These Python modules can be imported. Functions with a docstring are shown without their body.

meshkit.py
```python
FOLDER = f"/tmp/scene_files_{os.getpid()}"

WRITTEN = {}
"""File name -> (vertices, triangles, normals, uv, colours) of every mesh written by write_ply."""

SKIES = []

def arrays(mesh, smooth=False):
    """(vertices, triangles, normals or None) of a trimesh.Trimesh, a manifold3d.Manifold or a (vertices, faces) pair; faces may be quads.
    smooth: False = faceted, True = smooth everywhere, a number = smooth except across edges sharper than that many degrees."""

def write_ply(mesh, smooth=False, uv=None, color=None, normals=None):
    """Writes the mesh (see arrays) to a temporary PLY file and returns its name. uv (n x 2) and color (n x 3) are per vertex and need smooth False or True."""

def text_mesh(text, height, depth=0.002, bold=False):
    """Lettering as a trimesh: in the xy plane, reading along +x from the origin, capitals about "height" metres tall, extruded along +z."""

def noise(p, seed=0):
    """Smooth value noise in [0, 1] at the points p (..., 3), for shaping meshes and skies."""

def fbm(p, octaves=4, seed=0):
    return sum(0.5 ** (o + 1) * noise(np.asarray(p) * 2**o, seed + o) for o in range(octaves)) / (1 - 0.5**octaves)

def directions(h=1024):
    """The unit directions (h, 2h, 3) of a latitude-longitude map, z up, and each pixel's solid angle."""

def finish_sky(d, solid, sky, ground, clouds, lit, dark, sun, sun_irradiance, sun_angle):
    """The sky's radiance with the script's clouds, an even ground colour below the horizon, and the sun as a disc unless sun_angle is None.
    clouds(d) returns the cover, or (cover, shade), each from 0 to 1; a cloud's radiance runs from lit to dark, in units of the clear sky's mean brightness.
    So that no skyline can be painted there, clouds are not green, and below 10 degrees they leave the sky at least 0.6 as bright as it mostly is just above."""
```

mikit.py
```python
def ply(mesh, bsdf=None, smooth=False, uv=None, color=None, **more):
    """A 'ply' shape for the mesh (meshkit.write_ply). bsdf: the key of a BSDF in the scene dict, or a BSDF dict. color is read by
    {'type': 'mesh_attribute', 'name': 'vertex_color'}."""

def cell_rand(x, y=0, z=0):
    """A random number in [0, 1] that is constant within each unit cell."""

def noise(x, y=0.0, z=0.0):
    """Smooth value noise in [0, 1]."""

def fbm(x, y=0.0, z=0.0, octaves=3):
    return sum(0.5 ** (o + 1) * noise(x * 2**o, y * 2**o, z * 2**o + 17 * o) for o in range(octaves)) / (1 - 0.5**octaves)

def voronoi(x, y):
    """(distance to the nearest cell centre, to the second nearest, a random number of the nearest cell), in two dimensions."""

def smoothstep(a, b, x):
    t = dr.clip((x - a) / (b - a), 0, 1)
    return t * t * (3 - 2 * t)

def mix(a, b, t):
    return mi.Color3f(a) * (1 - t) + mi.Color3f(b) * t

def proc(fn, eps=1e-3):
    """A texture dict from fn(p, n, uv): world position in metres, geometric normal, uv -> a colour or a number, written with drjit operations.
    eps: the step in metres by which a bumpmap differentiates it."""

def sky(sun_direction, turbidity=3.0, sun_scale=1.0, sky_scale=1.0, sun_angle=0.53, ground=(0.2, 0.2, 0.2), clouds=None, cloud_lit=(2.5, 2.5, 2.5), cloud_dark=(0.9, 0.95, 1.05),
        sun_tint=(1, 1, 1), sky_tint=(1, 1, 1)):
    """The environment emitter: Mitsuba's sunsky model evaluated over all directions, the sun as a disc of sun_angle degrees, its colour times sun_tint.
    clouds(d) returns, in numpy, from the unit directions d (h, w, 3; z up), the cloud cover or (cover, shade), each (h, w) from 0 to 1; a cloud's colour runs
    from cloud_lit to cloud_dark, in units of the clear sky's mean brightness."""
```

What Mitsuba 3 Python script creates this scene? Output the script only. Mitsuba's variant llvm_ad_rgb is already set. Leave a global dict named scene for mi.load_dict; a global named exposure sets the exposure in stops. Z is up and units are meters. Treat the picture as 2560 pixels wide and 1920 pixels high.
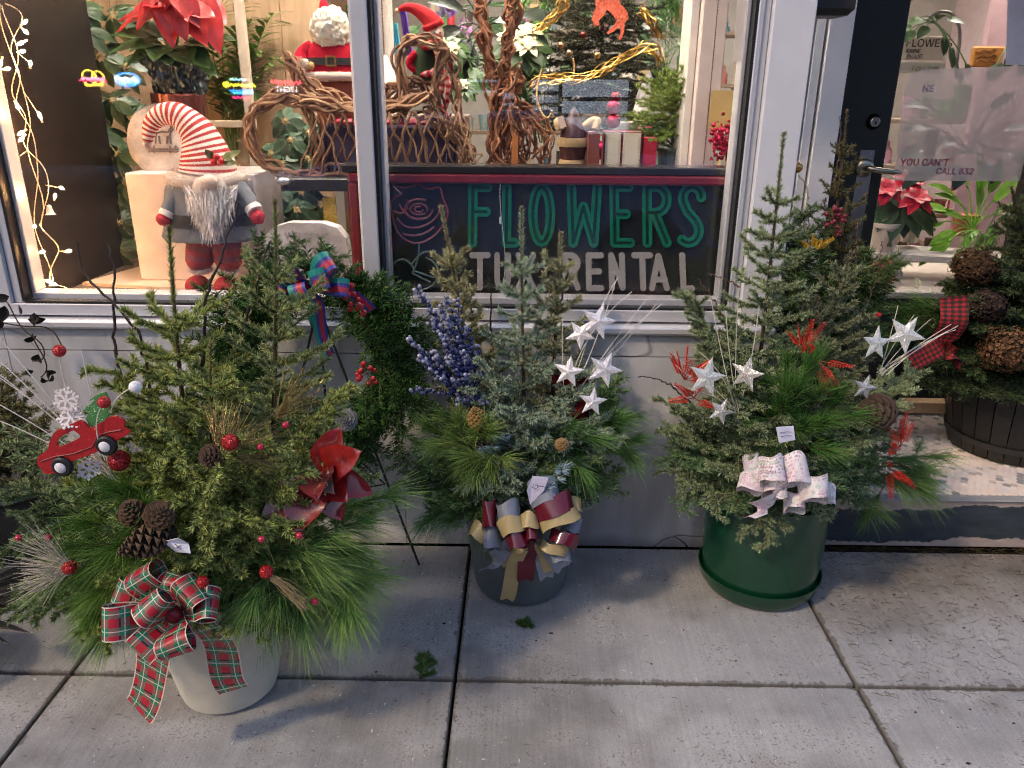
import math
import numpy as np, trimesh, shapely, mitsuba as mi, mikit, meshkit
import drjit as dr
from shapely.geometry import Polygon, LineString, Point, box as sbox
from shapely.ops import unary_union
from shapely import affinity

# ---------------------------------------------------------------- camera, light, exposure
YAW, PITCH, ROLL, CAMD, EYE, FOV = 0.011, 0.3563, 0.0085, 2.4741, 1.55, 66.4385
_r0 = np.array([math.cos(YAW), math.sin(YAW), 0.0])
_fw = np.array([-math.sin(YAW) * math.cos(PITCH), math.cos(YAW) * math.cos(PITCH), -math.sin(PITCH)])
_u0 = np.cross(_r0, _fw)
CR = np.array([math.cos(ROLL) * _r0 + math.sin(ROLL) * _u0, -math.sin(ROLL) * _r0 + math.cos(ROLL) * _u0, _fw])
CAM = np.array([0.0, -CAMD, EYE])
scene, labels = {}, {}
scene['camera'] = {'type': 'perspective', 'fov': FOV, 'fov_axis': 'x', 'near_clip': 0.02, 'far_clip': 200.0,
                   'to_world': mi.ScalarTransform4f().look_at(CAM.tolist(), (CAM + CR[2]).tolist(), CR[1].tolist())}
# the street lamp's hard light from the front left stands where a low sun would; the night sky gives the dim violet fill
scene['sky'] = mikit.sky((-0.76 * .731, -0.65 * .731, 0.682), turbidity=4.0, sun_scale=0.32, sky_scale=1.66, sun_angle=4.5,
                         sun_tint=(1.0, 0.93, 0.84), sky_tint=(1.20, 1.04, 1.04), ground=(0.1, 0.1, 0.1))
exposure = 2.08
LAMP, BULB, NEON = 6.2, 80.0, 5.0

# ---------------------------------------------------------------- helpers
SC = 2560 / 2212.0
FPX = 1280 / math.tan(math.radians(FOV / 2))
def _ray(u, v): return np.array([(u * SC - 1280) / FPX, -(v * SC - 960) / FPX, 1.0]) @ CR
def at(u, v, Y):
    d = _ray(u, v); return CAM + d * ((Y + CAMD) / d[1])
def atz(u, v, Z):
    d = _ray(u, v); return CAM + d * ((Z - EYE) / d[2])
def V(*a): return np.array(a, float)
def unit(a):
    a = np.asarray(a, float); return a / np.maximum(np.linalg.norm(a, axis=-1, keepdims=True), 1e-12)
def rng(s): return np.random.default_rng(s)
def perp(t):
    t = np.asarray(t, float)
    a = np.cross(t, np.where(np.abs(t[..., 2:3]) < .9, [0, 0, 1.0], [1.0, 0, 0]))
    return unit(a)

class Leaf(tuple): pass
class MB:
    def __init__(s): s.V, s.F, s.N, s.C, s.U, s.n = [], [], [], [], [], 0
    def raw(s, v, f, n, c, uv=None):
        v = np.asarray(v, float); f = np.asarray(f, int)
        s.V.append(v); s.F.append(f + s.n); s.N.append(n)
        s.C.append(np.broadcast_to(np.asarray(c, float), (len(v), 3)))
        s.U.append(np.zeros((len(v), 2)) if uv is None else uv); s.n += len(v)
        return s
    def add(s, mesh, c, smooth=False, uv=None):
        if isinstance(mesh, Leaf):      # veins: the midrib darker, the rims lighter, a little mottling
            v = np.asarray(mesh[0]); m = np.array([1.10, .74, 1.10])[np.arange(len(v)) % 3] * (.78 + .44 * meshkit.noise(v * 70))
            c = np.asarray(c, float)[None] * m[:, None]
        if hasattr(mesh, 'vertices'): v, f = np.array(mesh.vertices), np.array(mesh.faces)
        else:
            v, f = np.asarray(mesh[0], float), np.asarray(mesh[1], int)
            if f.shape[1] == 4: f = np.vstack([f[:, [0, 1, 2]], f[:, [0, 2, 3]]])
        if smooth is False:
            c = np.broadcast_to(np.asarray(c, float), (len(v), 3))[f.reshape(-1)]
            if uv is not None: uv = uv[f.reshape(-1)]
            v = v[f.reshape(-1)]; f = np.arange(len(v)).reshape(-1, 3)
            n = np.repeat(unit(np.cross(v[1::3] - v[::3], v[2::3] - v[::3])), 3, 0)
            return s.raw(v, f, n, c, uv)
        v, f, n = meshkit.arrays((v, f), smooth)
        return s.raw(v, f, n, c, uv)
    def box(s, x0, x1, y0, y1, z0, z1, c, ch=0.003):
        return s.add(cbox(x0, x1, y0, y1, z0, z1, ch), c)
    def tube(s, p, r, c, k=6, cap=True):
        return s.add(tube(p, r, k, cap), c, 50)
    def ball(s, p, r, c, sub=2, sq=(1, 1, 1)):
        m = trimesh.creation.icosphere(sub, 1.0)
        v = m.vertices * np.asarray(sq) * r + np.asarray(p)
        return s.add((v, m.faces), c, True)
    def arrays(s): return np.vstack(s.V), np.vstack(s.F), np.vstack(s.N), np.vstack(s.C), np.vstack(s.U)
    def ntri(s): return sum(map(len, s.F))

def cbox(x0, x1, y0, y1, z0, z1, ch=0.003):
    lo, hi = np.minimum([x0, y0, z0], [x1, y1, z1]), np.maximum([x0, y0, z0], [x1, y1, z1])
    ch = min(ch, .45 * (hi - lo).min())
    if ch <= 0: return trimesh.creation.box(bounds=[lo, hi])
    P = []
    for a in (0, 1):
        for b in (0, 1):
            for d in (0, 1):
                for k in range(3):
                    p = np.array([(lo, hi)[a][0], (lo, hi)[b][1], (lo, hi)[d][2]])
                    q = np.array([1 - 2 * a, 1 - 2 * b, 1 - 2 * d]) * ch
                    q[k] = 0; P.append(p + q)
    return trimesh.convex.convex_hull(np.array(P))

def tube(p, r, k=6, cap=True):
    p = np.asarray(p, float); n = len(p); r = np.broadcast_to(np.asarray(r, float), (n,))
    t = unit(np.gradient(p, axis=0)); a = perp(t[0:1])[0]; A = []
    for i in range(n):
        a = a - t[i] * (a @ t[i]); a = a / (np.linalg.norm(a) + 1e-9); A.append(a)
    A = np.array(A); B = np.cross(t, A); g = np.arange(k) * 2 * np.pi / k
    v = (p[:, None] + r[:, None, None] * (np.cos(g)[None, :, None] * A[:, None] + np.sin(g)[None, :, None] * B[:, None])).reshape(-1, 3)
    i, j = np.meshgrid(np.arange(n - 1), np.arange(k), indexing='ij')
    q = np.stack([i * k + j, i * k + (j + 1) % k, (i + 1) * k + (j + 1) % k, (i + 1) * k + j], -1).reshape(-1, 4)
    f = np.vstack([q[:, [0, 1, 2]], q[:, [0, 2, 3]]])
    if cap:
        v = np.vstack([v, p[:1], p[-1:]]); m = n * k
        jj = np.arange(k)
        f = np.vstack([f, np.stack([jj * 0 + m, (jj + 1) % k, jj], 1), np.stack([jj * 0 + m + 1, (n - 1) * k + jj, (n - 1) * k + (jj + 1) % k], 1)])
    return v, f

def lathe(prof, c=(0, 0, 0), k=40, M=None):
    prof = np.asarray(prof, float); g = np.arange(k) * 2 * np.pi / k; n = len(prof)
    v = np.stack([prof[:, :1] * np.cos(g), prof[:, :1] * np.sin(g), np.repeat(prof[:, 1:], k, 1)], -1).reshape(-1, 3)
    if M is not None: v = v @ np.asarray(M).T
    i, j = np.meshgrid(np.arange(n - 1), np.arange(k), indexing='ij')
    q = np.stack([i * k + j, i * k + (j + 1) % k, (i + 1) * k + (j + 1) % k, (i + 1) * k + j], -1).reshape(-1, 4)
    return v + np.asarray(c, float), np.vstack([q[:, [0, 1, 2]], q[:, [0, 2, 3]]])

def frame(z, x=None):
    """3x3 with columns (x, y, z) for a normal direction z."""
    z = unit(z); x = perp(z[None])[0] if x is None else unit(np.asarray(x, float) - z * (np.asarray(x, float) @ z))
    return np.stack([x, np.cross(z, x), z], 1)
def extrude(poly, depth, O=(0, 0, 0), M=None):
    polys = [g for g in getattr(poly, 'geoms', [poly]) if g.area > 1e-9]
    m = trimesh.util.concatenate([trimesh.creation.extrude_polygon(g, depth, engine='earcut') for g in polys])
    v = np.array(m.vertices)
    if M is not None: v = v @ np.asarray(M).T
    return v + np.asarray(O, float), np.array(m.faces)
WALL = np.array([[1, 0, 0], [0, 0, -1], [0, 1, 0]], float)   # xy shape -> upright, facing -y
def text(t, h, depth, O, M=WALL, bold=False):
    m = meshkit.text_mesh(t, h, depth, bold)
    return np.array(m.vertices) @ np.asarray(M).T + np.asarray(O, float), np.array(m.faces)
def bez(p0, p1, bend=(0, 0, 0), n=6):
    t = np.linspace(0, 1, n)[:, None]; m = (np.asarray(p0) + p1) / 2 + np.asarray(bend)
    return (1 - t) ** 2 * p0 + 2 * t * (1 - t) * m + t ** 2 * np.asarray(p1)
def spline(P, n):
    P = np.asarray(P, float)
    from scipy.interpolate import CubicSpline
    d = np.r_[0, np.cumsum(np.linalg.norm(np.diff(P, axis=0), axis=1))]
    return CubicSpline(d, P)(np.linspace(0, d[-1], n))

_used = {}
def uniq(name):
    k = _used.get(name, -1) + 1; _used[name] = k
    return name if k == 0 else f'{name}_{k:03d}'
def coded(v, f, n, c):
    """Colours as uv pairs, one colour per face times a brightness per vertex: meshes without colour attributes can be joined by the renderer."""
    q = lambda x: np.clip(np.round(np.sqrt(np.clip(x, 0, 1)) * 511), 0, 511)
    def code(m, t): a = q(m); return np.stack([a[:, 0] * 512 + a[:, 1] + .5, a[:, 2] * 4 + 1 + 2 * t], 1)
    cf = c[f]
    if np.abs(cf - cf[:, :1]).max() < 1e-6: return v, f, n, code(c, np.full(len(c), .5))
    m = np.maximum(cf.mean(1), 1e-4); t = np.clip(.5 * cf.sum(2) / m.sum(1)[:, None], 0, 1).reshape(-1)
    return v[f.reshape(-1)], np.arange(3 * len(f)).reshape(-1, 3), n[f.reshape(-1)], code(np.repeat(m, 3, 0), t)
def put(key, mb, mat, uv=False, **more):
    v, f, n, c, u = mb.arrays()
    if not uv: v, f, n, u = coded(v, f, n, c)
    path = meshkit.write_ply((v, f), False, u, None, normals=n)
    scene[key] = {'type': 'ply', 'filename': path, 'face_normals': False, 'bsdf': {'type': 'ref', 'id': mat}, **more}
    return key
def thing(name, label=None, cat=None, group=None, kind=None):
    key = uniq(name); d = {}
    if label: d['label'] = label
    if cat: d['category'] = cat
    if group: d['group'] = group
    if kind: d['kind'] = kind
    labels[key] = d
    return key
def part(parent, name, mb, mat, label=None, uv=False, kind=None, **more):
    key = uniq(parent + '__' + name); put(key, mb, mat, uv, **more)
    if label or kind: labels[key] = {k: x for k, x in (('label', label), ('kind', kind)) if x}
    return key
def mono(name, label, cat, mb, mat, group=None, kind=None, uv=False, **more):
    return put(thing(name, label, cat, group, kind), mb, mat, uv, **more)

# ---------------------------------------------------------------- materials (vertex colours carry the things' own colours)
def _decode(p, n, uv):
    r_ = dr.floor(uv.x / 512); g_ = dr.floor(uv.x - 512 * r_); b_ = dr.floor(uv.y / 4); t = (uv.y - 4 * b_ - 1)
    return mi.Color3f(dr.square(r_ / 511), dr.square(g_ / 511), dr.square(b_ / 511)) * t
def _worn(p, n, uv):      # the same with faint handling marks, dust and a fine grain
    w = mikit.fbm(p.x * 21, p.y * 21, p.z * 21, 2); g = mikit.noise(p.x * 420, p.y * 420, p.z * 420)
    return _decode(p, n, uv) * (.84 + .20 * w + .12 * g)
VC, VW = mikit.proc(_decode), mikit.proc(_worn)
def two(b): return {'type': 'twosided', 'bsdf': b}
def pr(**k): return {'type': 'principled', **k}
scene['matte'] = two(pr(base_color=VW, roughness=0.75, specular=0.3))
scene['satin'] = two(pr(base_color=VW, roughness=0.42, specular=0.5))
scene['gloss'] = two(pr(base_color=VW, roughness=0.16, specular=0.5, clearcoat=0.6, clearcoat_gloss=0.9))
scene['metal'] = two(pr(base_color=VC, roughness=0.28, metallic=1.0))
scene['leaf'] = two(pr(base_color=VC, roughness=0.38, specular=0.5))
scene['needle'] = two(pr(base_color=VC, roughness=0.55, specular=0.2))
scene['fur'] = two(pr(base_color=VW, roughness=0.95, specular=0.1, sheen=0.6))
scene['glitter'] = two(pr(base_color=VC, roughness=0.3, metallic=0.35, specular=0.6))   # its flakes are facets: see flakes()
scene['hammered'] = two(pr(base_color=VC, roughness=0.3, metallic=0.9))
def _stonec(p, n, uv):
    a = mikit.fbm(p.x * 14, p.y * 14, p.z * 14, 4); b = mikit.noise(p.x * 170, p.y * 170, p.z * 170)
    return mikit.mix((0.42, 0.38, 0.36), (0.68, 0.63, 0.60), mikit.smoothstep(.3, .75, a)) * (0.86 + 0.2 * b)
scene['cast_stone'] = two(pr(base_color=mikit.proc(_stonec), roughness=0.85, specular=0.25))
def _concrete(p, n, uv):
    big = mikit.fbm(p.x * 1.9 + 3, p.y * 1.9, 0.0, 4)
    mid = mikit.fbm(p.x * 8, p.y * 10 + 5, 1.0, 4)
    fine = mikit.noise(p.x * 300, p.y * 300, 2.0)
    grit = mikit.noise(p.x * 620, p.y * 620, 3.0)
    broom = mikit.noise(p.x * 210, p.y * 6, 7.0)
    slab = mikit.cell_rand(dr.floor((p.x + 1.2625) / 1.108), dr.floor((p.y + .7024) / 1.12), 4)
    c = mikit.mix((0.255, 0.255, 0.255), (0.39, 0.39, 0.39), mikit.smoothstep(0.30, 0.70, 0.5 * big + 0.5 * mid))
    c = c * (0.92 + 0.12 * slab) * (0.76 + 0.17 * fine + 0.17 * grit + 0.14 * broom)
    stain = mikit.smoothstep(0.54, 0.68, mikit.fbm(p.x * 3.1 + 11, p.y * 3.9 + 2, 3.0, 4))
    c = mikit.mix(c, c * mi.Color3f(0.70, 0.67, 0.64), 0.6 * stain)
    jx = dr.minimum(dr.abs(p.x + 1.2625), dr.minimum(dr.abs(p.x + .1729), dr.abs(p.x - .9541)))
    jd = dr.minimum(jx, dr.minimum(dr.abs(p.y + .7024), dr.abs(p.y))) - .018 * mikit.noise(p.x * 34, p.y * 34, 6.0) * mikit.noise(p.x * 120, p.y * 120, 8.0)
    c = mikit.mix(c, mi.Color3f(0.085, 0.072, 0.056), 0.7 * mikit.smoothstep(0.010, 0.002, jd))
    dirt = mikit.smoothstep(-.42, -.02, p.y + .22 * mikit.fbm(p.x * 6, p.y * 6, 5.0, 3)) * mikit.smoothstep(.95, 1.5, p.x + .3 * mikit.noise(p.x * 4, p.y * 4, 2.0))
    c = mikit.mix(c, c * mi.Color3f(0.62, 0.52, 0.40), .8 * dirt)
    pit = mikit.smoothstep(0.70, 0.86, mikit.noise(p.x * 210 + 5, p.y * 210, 9.0)) * mikit.smoothstep(.42, .62, mid)
    c = mikit.mix(c, mi.Color3f(0.08, 0.075, 0.065), 0.42 * pit)
    white = mikit.smoothstep(0.95, 0.985, mikit.noise(p.x * 110, p.y * 110 + 9, 5.0))
    return mikit.mix(c, mi.Color3f(0.7, 0.7, 0.68), white * .7)
scene['concrete'] = two(pr(base_color=mikit.proc(_concrete), roughness=0.8, specular=0.3))
def _marble(p, n, uv):
    w = mikit.fbm(p.x * 3, p.z * 3, 1.0, 3)
    q = p.x * 1.1 + p.z * 2.6 + 2.2 * w
    vein = dr.abs(mikit.noise(q * 1.3, p.z * 1.4 - p.x * .4, 5.0) - 0.5)
    v = (1 - mikit.smoothstep(0.0, 0.016, vein)) * mikit.smoothstep(.45, .75, mikit.noise(p.x * 2.3, p.z * 3, 9.0))
    c = mikit.mix((0.44, 0.44, 0.455), (0.65, 0.65, 0.665), mikit.smoothstep(.3, .7, w))
    c = mikit.mix(c, mi.Color3f(0.17, 0.17, 0.18), 0.7 * v)
    grime = mikit.smoothstep(.52, .8, mikit.fbm(p.x * 9, p.z * 1.6, 8.0, 3))
    c = mikit.mix(c, mi.Color3f(0.30, 0.28, 0.24), .5 * grime)
    drip = mikit.smoothstep(.62, .85, mikit.noise(p.x * 55, p.z * 2.0, 3.0)) * mikit.smoothstep(.35, .80, p.z)
    c = mikit.mix(c, mi.Color3f(0.26, 0.25, 0.23), .30 * drip)
    dirt = mikit.smoothstep(0.10, 0.0, p.z + 0.06 * mikit.noise(p.x * 12, 3.0, p.z * 10))
    return mikit.mix(c, mi.Color3f(0.16, 0.15, 0.13), dirt * .7)
scene['marble'] = two(pr(base_color=mikit.proc(_marble), roughness=0.32, specular=0.5))
scene['aluminium'] = two(pr(base_color={'type': 'rgb', 'value': [0.62, 0.62, 0.64]}, metallic=0.3, roughness=0.36))
def _paint(p, n, uv):
    a = mikit.fbm(p.x * 9, p.y * 9, p.z * 6, 3); s = mikit.smoothstep(.93, .97, mikit.noise(p.x * 60, p.y * 60, p.z * 60))
    return mikit.mix(mikit.mix((0.60, 0.60, 0.63), (0.68, 0.68, 0.70), a), (0.25, 0.24, 0.24), s * .6)
scene['paint'] = two(pr(base_color=mikit.proc(_paint), roughness=0.45, specular=0.45))
scene['pane_glass'] = {'type': 'thindielectric', 'int_ior': 1.5}
scene['solid_glass'] = {'type': 'dielectric', 'int_ior': 1.45}
def _asphalt(p, n, uv):
    return mikit.mix((0.035, 0.035, 0.037), (0.075, 0.073, 0.07), mikit.noise(p.x * 80, p.y * 80, 0.0) * .6 + .4 * mikit.fbm(p.x, p.y, 0.0, 3))
scene['asphalt'] = two(pr(base_color=mikit.proc(_asphalt), roughness=0.7))
def _riser(p, n, uv):
    e = p.z + 0.055 * (mikit.fbm(p.x * 4.3, 1.0, 2.0, 4) - .3) - 0.010 * mikit.noise(p.x * 75, p.z * 90, 0.0)
    top = mikit.smoothstep(0.160, 0.166, e); lo = mikit.smoothstep(0.034, 0.028, e)
    pl = mikit.mix((0.30, 0.24, 0.20), (0.52, 0.43, 0.38), mikit.fbm(p.x * 25, p.y * 25, p.z * 60, 4))
    bl = mikit.mix((0.020, 0.030, 0.040), (0.050, 0.066, 0.080), mikit.fbm(p.x * 18, 0.0, p.z * 40, 4))
    return mikit.mix(bl, pl, dr.maximum(top, lo))
scene['riser'] = two(pr(base_color=mikit.proc(_riser), roughness=0.5))
def _wood(p, n, uv):
    g = mikit.fbm(p.x * 60, p.y * 60, p.z * 4, 3)
    return mikit.mix((0.36, 0.23, 0.13), (0.55, 0.38, 0.24), g)
scene['tan_wood'] = two(pr(base_color=mikit.proc(_wood), roughness=0.6))
def _cyc(x, w, a, b): return dr.select((x / w - dr.floor(x / w) > a) & (x / w - dr.floor(x / w) < b), mi.Float(1), mi.Float(0))
def _plaid(p, n, uv):
    u, v = uv.x, uv.y           # metres along, 0..1 across
    au, av = _cyc(u, 0.042, 0.0, 0.52), _cyc(v + .1, 0.5, 0.0, 0.52)
    red, grn, mx = mi.Color3f(0.42, 0.012, 0.025), mi.Color3f(0.01, 0.17, 0.085), mi.Color3f(0.20, 0.10, 0.075)
    c = dr.select((au > .5) & (av > .5), red, dr.select((au < .5) & (av < .5), grn, mx))
    c = dr.select((_cyc(u, .042, .48, .58) > .5) & (av > .5), mi.Color3f(.02, .012, .02), c)
    wh = dr.maximum(_cyc(u, .042, .74, .80), dr.maximum(_cyc(v + .1, .5, .74, .79), dr.select((v < .035) | (v > .965), mi.Float(1), mi.Float(0))))
    return mikit.mix(c, mi.Color3f(0.62, 0.60, 0.48), wh * .85)
scene['plaid'] = two(pr(base_color=mikit.proc(_plaid), roughness=0.45, specular=0.5, sheen=0.3))
def _tartan(p, n, uv):
    v = uv.y; w = _cyc(uv.x, 0.012, 0.0, 0.12)
    c = dr.select(v < .3, mi.Color3f(.01, .25, .20), dr.select(v < .42, mi.Color3f(.02, .05, .22), dr.select(v < .52, mi.Color3f(.12, .03, .22), dr.select(v < .82, mi.Color3f(.5, .03, .05), mi.Color3f(.04, .05, .30)))))
    return mikit.mix(c, mi.Color3f(.05, .03, .12), w * .6)
scene['tartan'] = two(pr(base_color=mikit.proc(_tartan), roughness=0.4, specular=0.5))
def _buffalo(p, n, uv):
    a, b = _cyc(uv.x, .016, 0, .5), _cyc(uv.y, .25, 0, .5)
    return dr.select(a + b > 1.5, mi.Color3f(.32, .012, .015), dr.select(a + b > .5, mi.Color3f(.11, .008, .01), mi.Color3f(.015, .008, .008)))
scene['buffalo'] = two(pr(base_color=mikit.proc(_buffalo), roughness=0.8))
def _printed(p, n, uv):
    u, v = uv.x, uv.y
    base = mi.Color3f(.70, .68, .67)
    ln = _cyc(v, .13, 0, .55) * dr.select(mikit.noise(u * 320, dr.floor(v / .13) * 9.7, 0.0) > .52, mi.Float(1), mi.Float(0))
    pk = mikit.smoothstep(.55, .65, mikit.noise(u * 45, v * 3.2, 4.0))
    base = mikit.mix(base, mi.Color3f(.42, .22, .30), ln * mikit.smoothstep(.35, .55, mikit.noise(u * 22, v * 2, 2.0)) * .75)
    base = mikit.mix(base, mi.Color3f(.62, .25, .36), pk * .5 * mikit.noise(u * 400, v * 30, 1.0))
    return mikit.mix(base, mi.Color3f(.30, .40, .28), mikit.smoothstep(.68, .74, mikit.noise(u * 60 + 9, v * 4, 7.0)) * .5)
scene['printed_ribbon'] = two(pr(base_color=mikit.proc(_printed), roughness=0.55, sheen=0.3))
def _stripe(p, n, uv):
    return dr.select(_cyc(uv.x, 1.0, 0.0, .46) > .5, mi.Color3f(.50, .035, .035), mi.Color3f(.74, .66, .58)) * (0.85 + .25 * mikit.noise(p.x * 700, p.y * 700, p.z * 700))
scene['striped_knit'] = two(pr(base_color=mikit.proc(_stripe), roughness=0.9, sheen=0.4))
def lamp(rgb): return {'type': 'area', 'radiance': {'type': 'rgb', 'value': [float(x) for x in rgb]}}

def flakes(mb, v, f, col, size=.0035, amp=.5, seed=0, spark=.12):
    """A mesh cut into small facets whose normals are tilted at random: glitter."""
    m = trimesh.Trimesh(np.asarray(v), np.asarray(f), process=False)
    for _ in range(6):
        L = np.linalg.norm(m.vertices[m.edges_unique[:, 0]] - m.vertices[m.edges_unique[:, 1]], axis=1).max()
        if L < size * 1.6 or len(m.faces) > 9000: break
        vv, ff = trimesh.remesh.subdivide(m.vertices, m.faces); m = trimesh.Trimesh(vv, ff, process=False)
    r = rng(seed); P = m.vertices[m.faces]; n = unit(np.cross(P[:, 1] - P[:, 0], P[:, 2] - P[:, 0]))
    n = unit(n + amp * r.normal(size=n.shape))
    c = np.asarray(col, float) * (.8 + .4 * r.random((len(n), 1)))
    hot = r.random(len(n)) < spark; c[hot] = np.clip(c[hot] * 1.7 + .02, 0, .95)
    return mb.raw(P.reshape(-1, 3), np.arange(3 * len(n)).reshape(-1, 3), np.repeat(n, 3, 0), np.repeat(c, 3, 0))
def jitter(mb, v, f, col, amp, freq, seed=0, smooth=True, sub=0):
    """A mesh pushed in and out by noise along its normals."""
    m = trimesh.Trimesh(np.asarray(v), np.asarray(f), process=True)
    for _ in range(sub): m = trimesh.Trimesh(*trimesh.remesh.subdivide(m.vertices, m.faces))
    n = m.vertex_normals; d = meshkit.fbm(np.asarray(m.vertices) * freq + 11 * seed, 3, seed) - .5
    return mb.add((m.vertices + n * (2 * amp * d)[:, None], m.faces), col, smooth)
# ---------------------------------------------------------------- the setting: pavement, street, what stands across it
DARKJ = (0.035, 0.028, 0.02)
b = MB(); b.add(trimesh.creation.box(bounds=[[-30, -3.62, -.14], [30, .12, -.035]]), (.012, .010, .008)); put(thing('sidewalk', kind='structure'), b, 'matte')
jx = [-9.03, -7.93, -6.82, -5.71, -4.6, -3.49, -2.37, -1.2625, -.1729, .9541, 2.07, 3.18, 4.29, 5.4, 6.5]
jy = [0.0, -.7024, -1.83, -2.95, -3.6]
for i in range(len(jx) - 1):
    for j in range(4):
        b = MB(); b.add(cbox(jx[i] + .0045, jx[i + 1] - .0045, jy[j + 1] + .006, jy[j] - (.009 if j == 0 else .006), -.1, 0, .004), (.3, .3, .3))
        part('sidewalk', 'slab', b, 'concrete')
b = MB(); b.add(trimesh.creation.box(bounds=[[-60, -13.0, -.5], [60, -3.62, -.13]]), (.05, .05, .05)); put(thing('street', kind='structure'), b, 'asphalt')
b = MB(); b.add(trimesh.creation.box(bounds=[[-60, -16.0, -.5], [60, -13.0, 0]]), (.3, .3, .3)); put(thing('far_sidewalk', kind='structure'), b, 'concrete')

# the bar across the street, seen only as a reflection in the panes
bar = thing('bar_front', 'dark brick bar front across the street with neon signs glowing in its lit windows', 'building')
FY = -15.0
b = MB(); b.add(trimesh.creation.box(bounds=[[-30, -22, 0], [30, FY - .02, 7]]), (.045, .035, .032)); part(bar, 'wall', b, 'matte')
for k, (u0, v0, u1, v1, col) in enumerate([(1010, 172, 1075, 200, (.55, .60, .75)), (1085, 200, 1110, 250, (.5, .55, .7)), (1150, 172, 1205, 255, (.6, .66, .8)), (1215, 172, 1280, 290, (.75, .85, 1.0)), (1283, 172, 1352, 290, (.8, .85, 1.0))]):
    p, q = at(u0, v0, .09 - FY), at(u1, v1, .09 - FY)
    b = MB(); b.box(p[0] - .06, q[0] + .06, FY - .03, FY + .02, q[2] - .06, p[2] + .06, (.1, .1, .1)); w = part(bar, 'window', b, 'satin')
    b = MB(); b.add(([[p[0], FY + .03, q[2]], [q[0], FY + .03, q[2]], [q[0], FY + .03, p[2]], [p[0], FY + .03, p[2]]], [[0, 2, 1], [0, 3, 2]]), (.5, .5, .5)); part(w, 'pane', b, 'matte', emitter=lamp(np.array(col) * .55))
    for j in range(2):
        zz = q[2] + (p[2] - q[2]) * (.35 + .3 * j); b = MB(); b.box(p[0], q[0], FY + .04, FY + .06, zz - .04, zz + .04, (.12, .15, .2)); part(w, 'shelf', b, 'satin')
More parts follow.
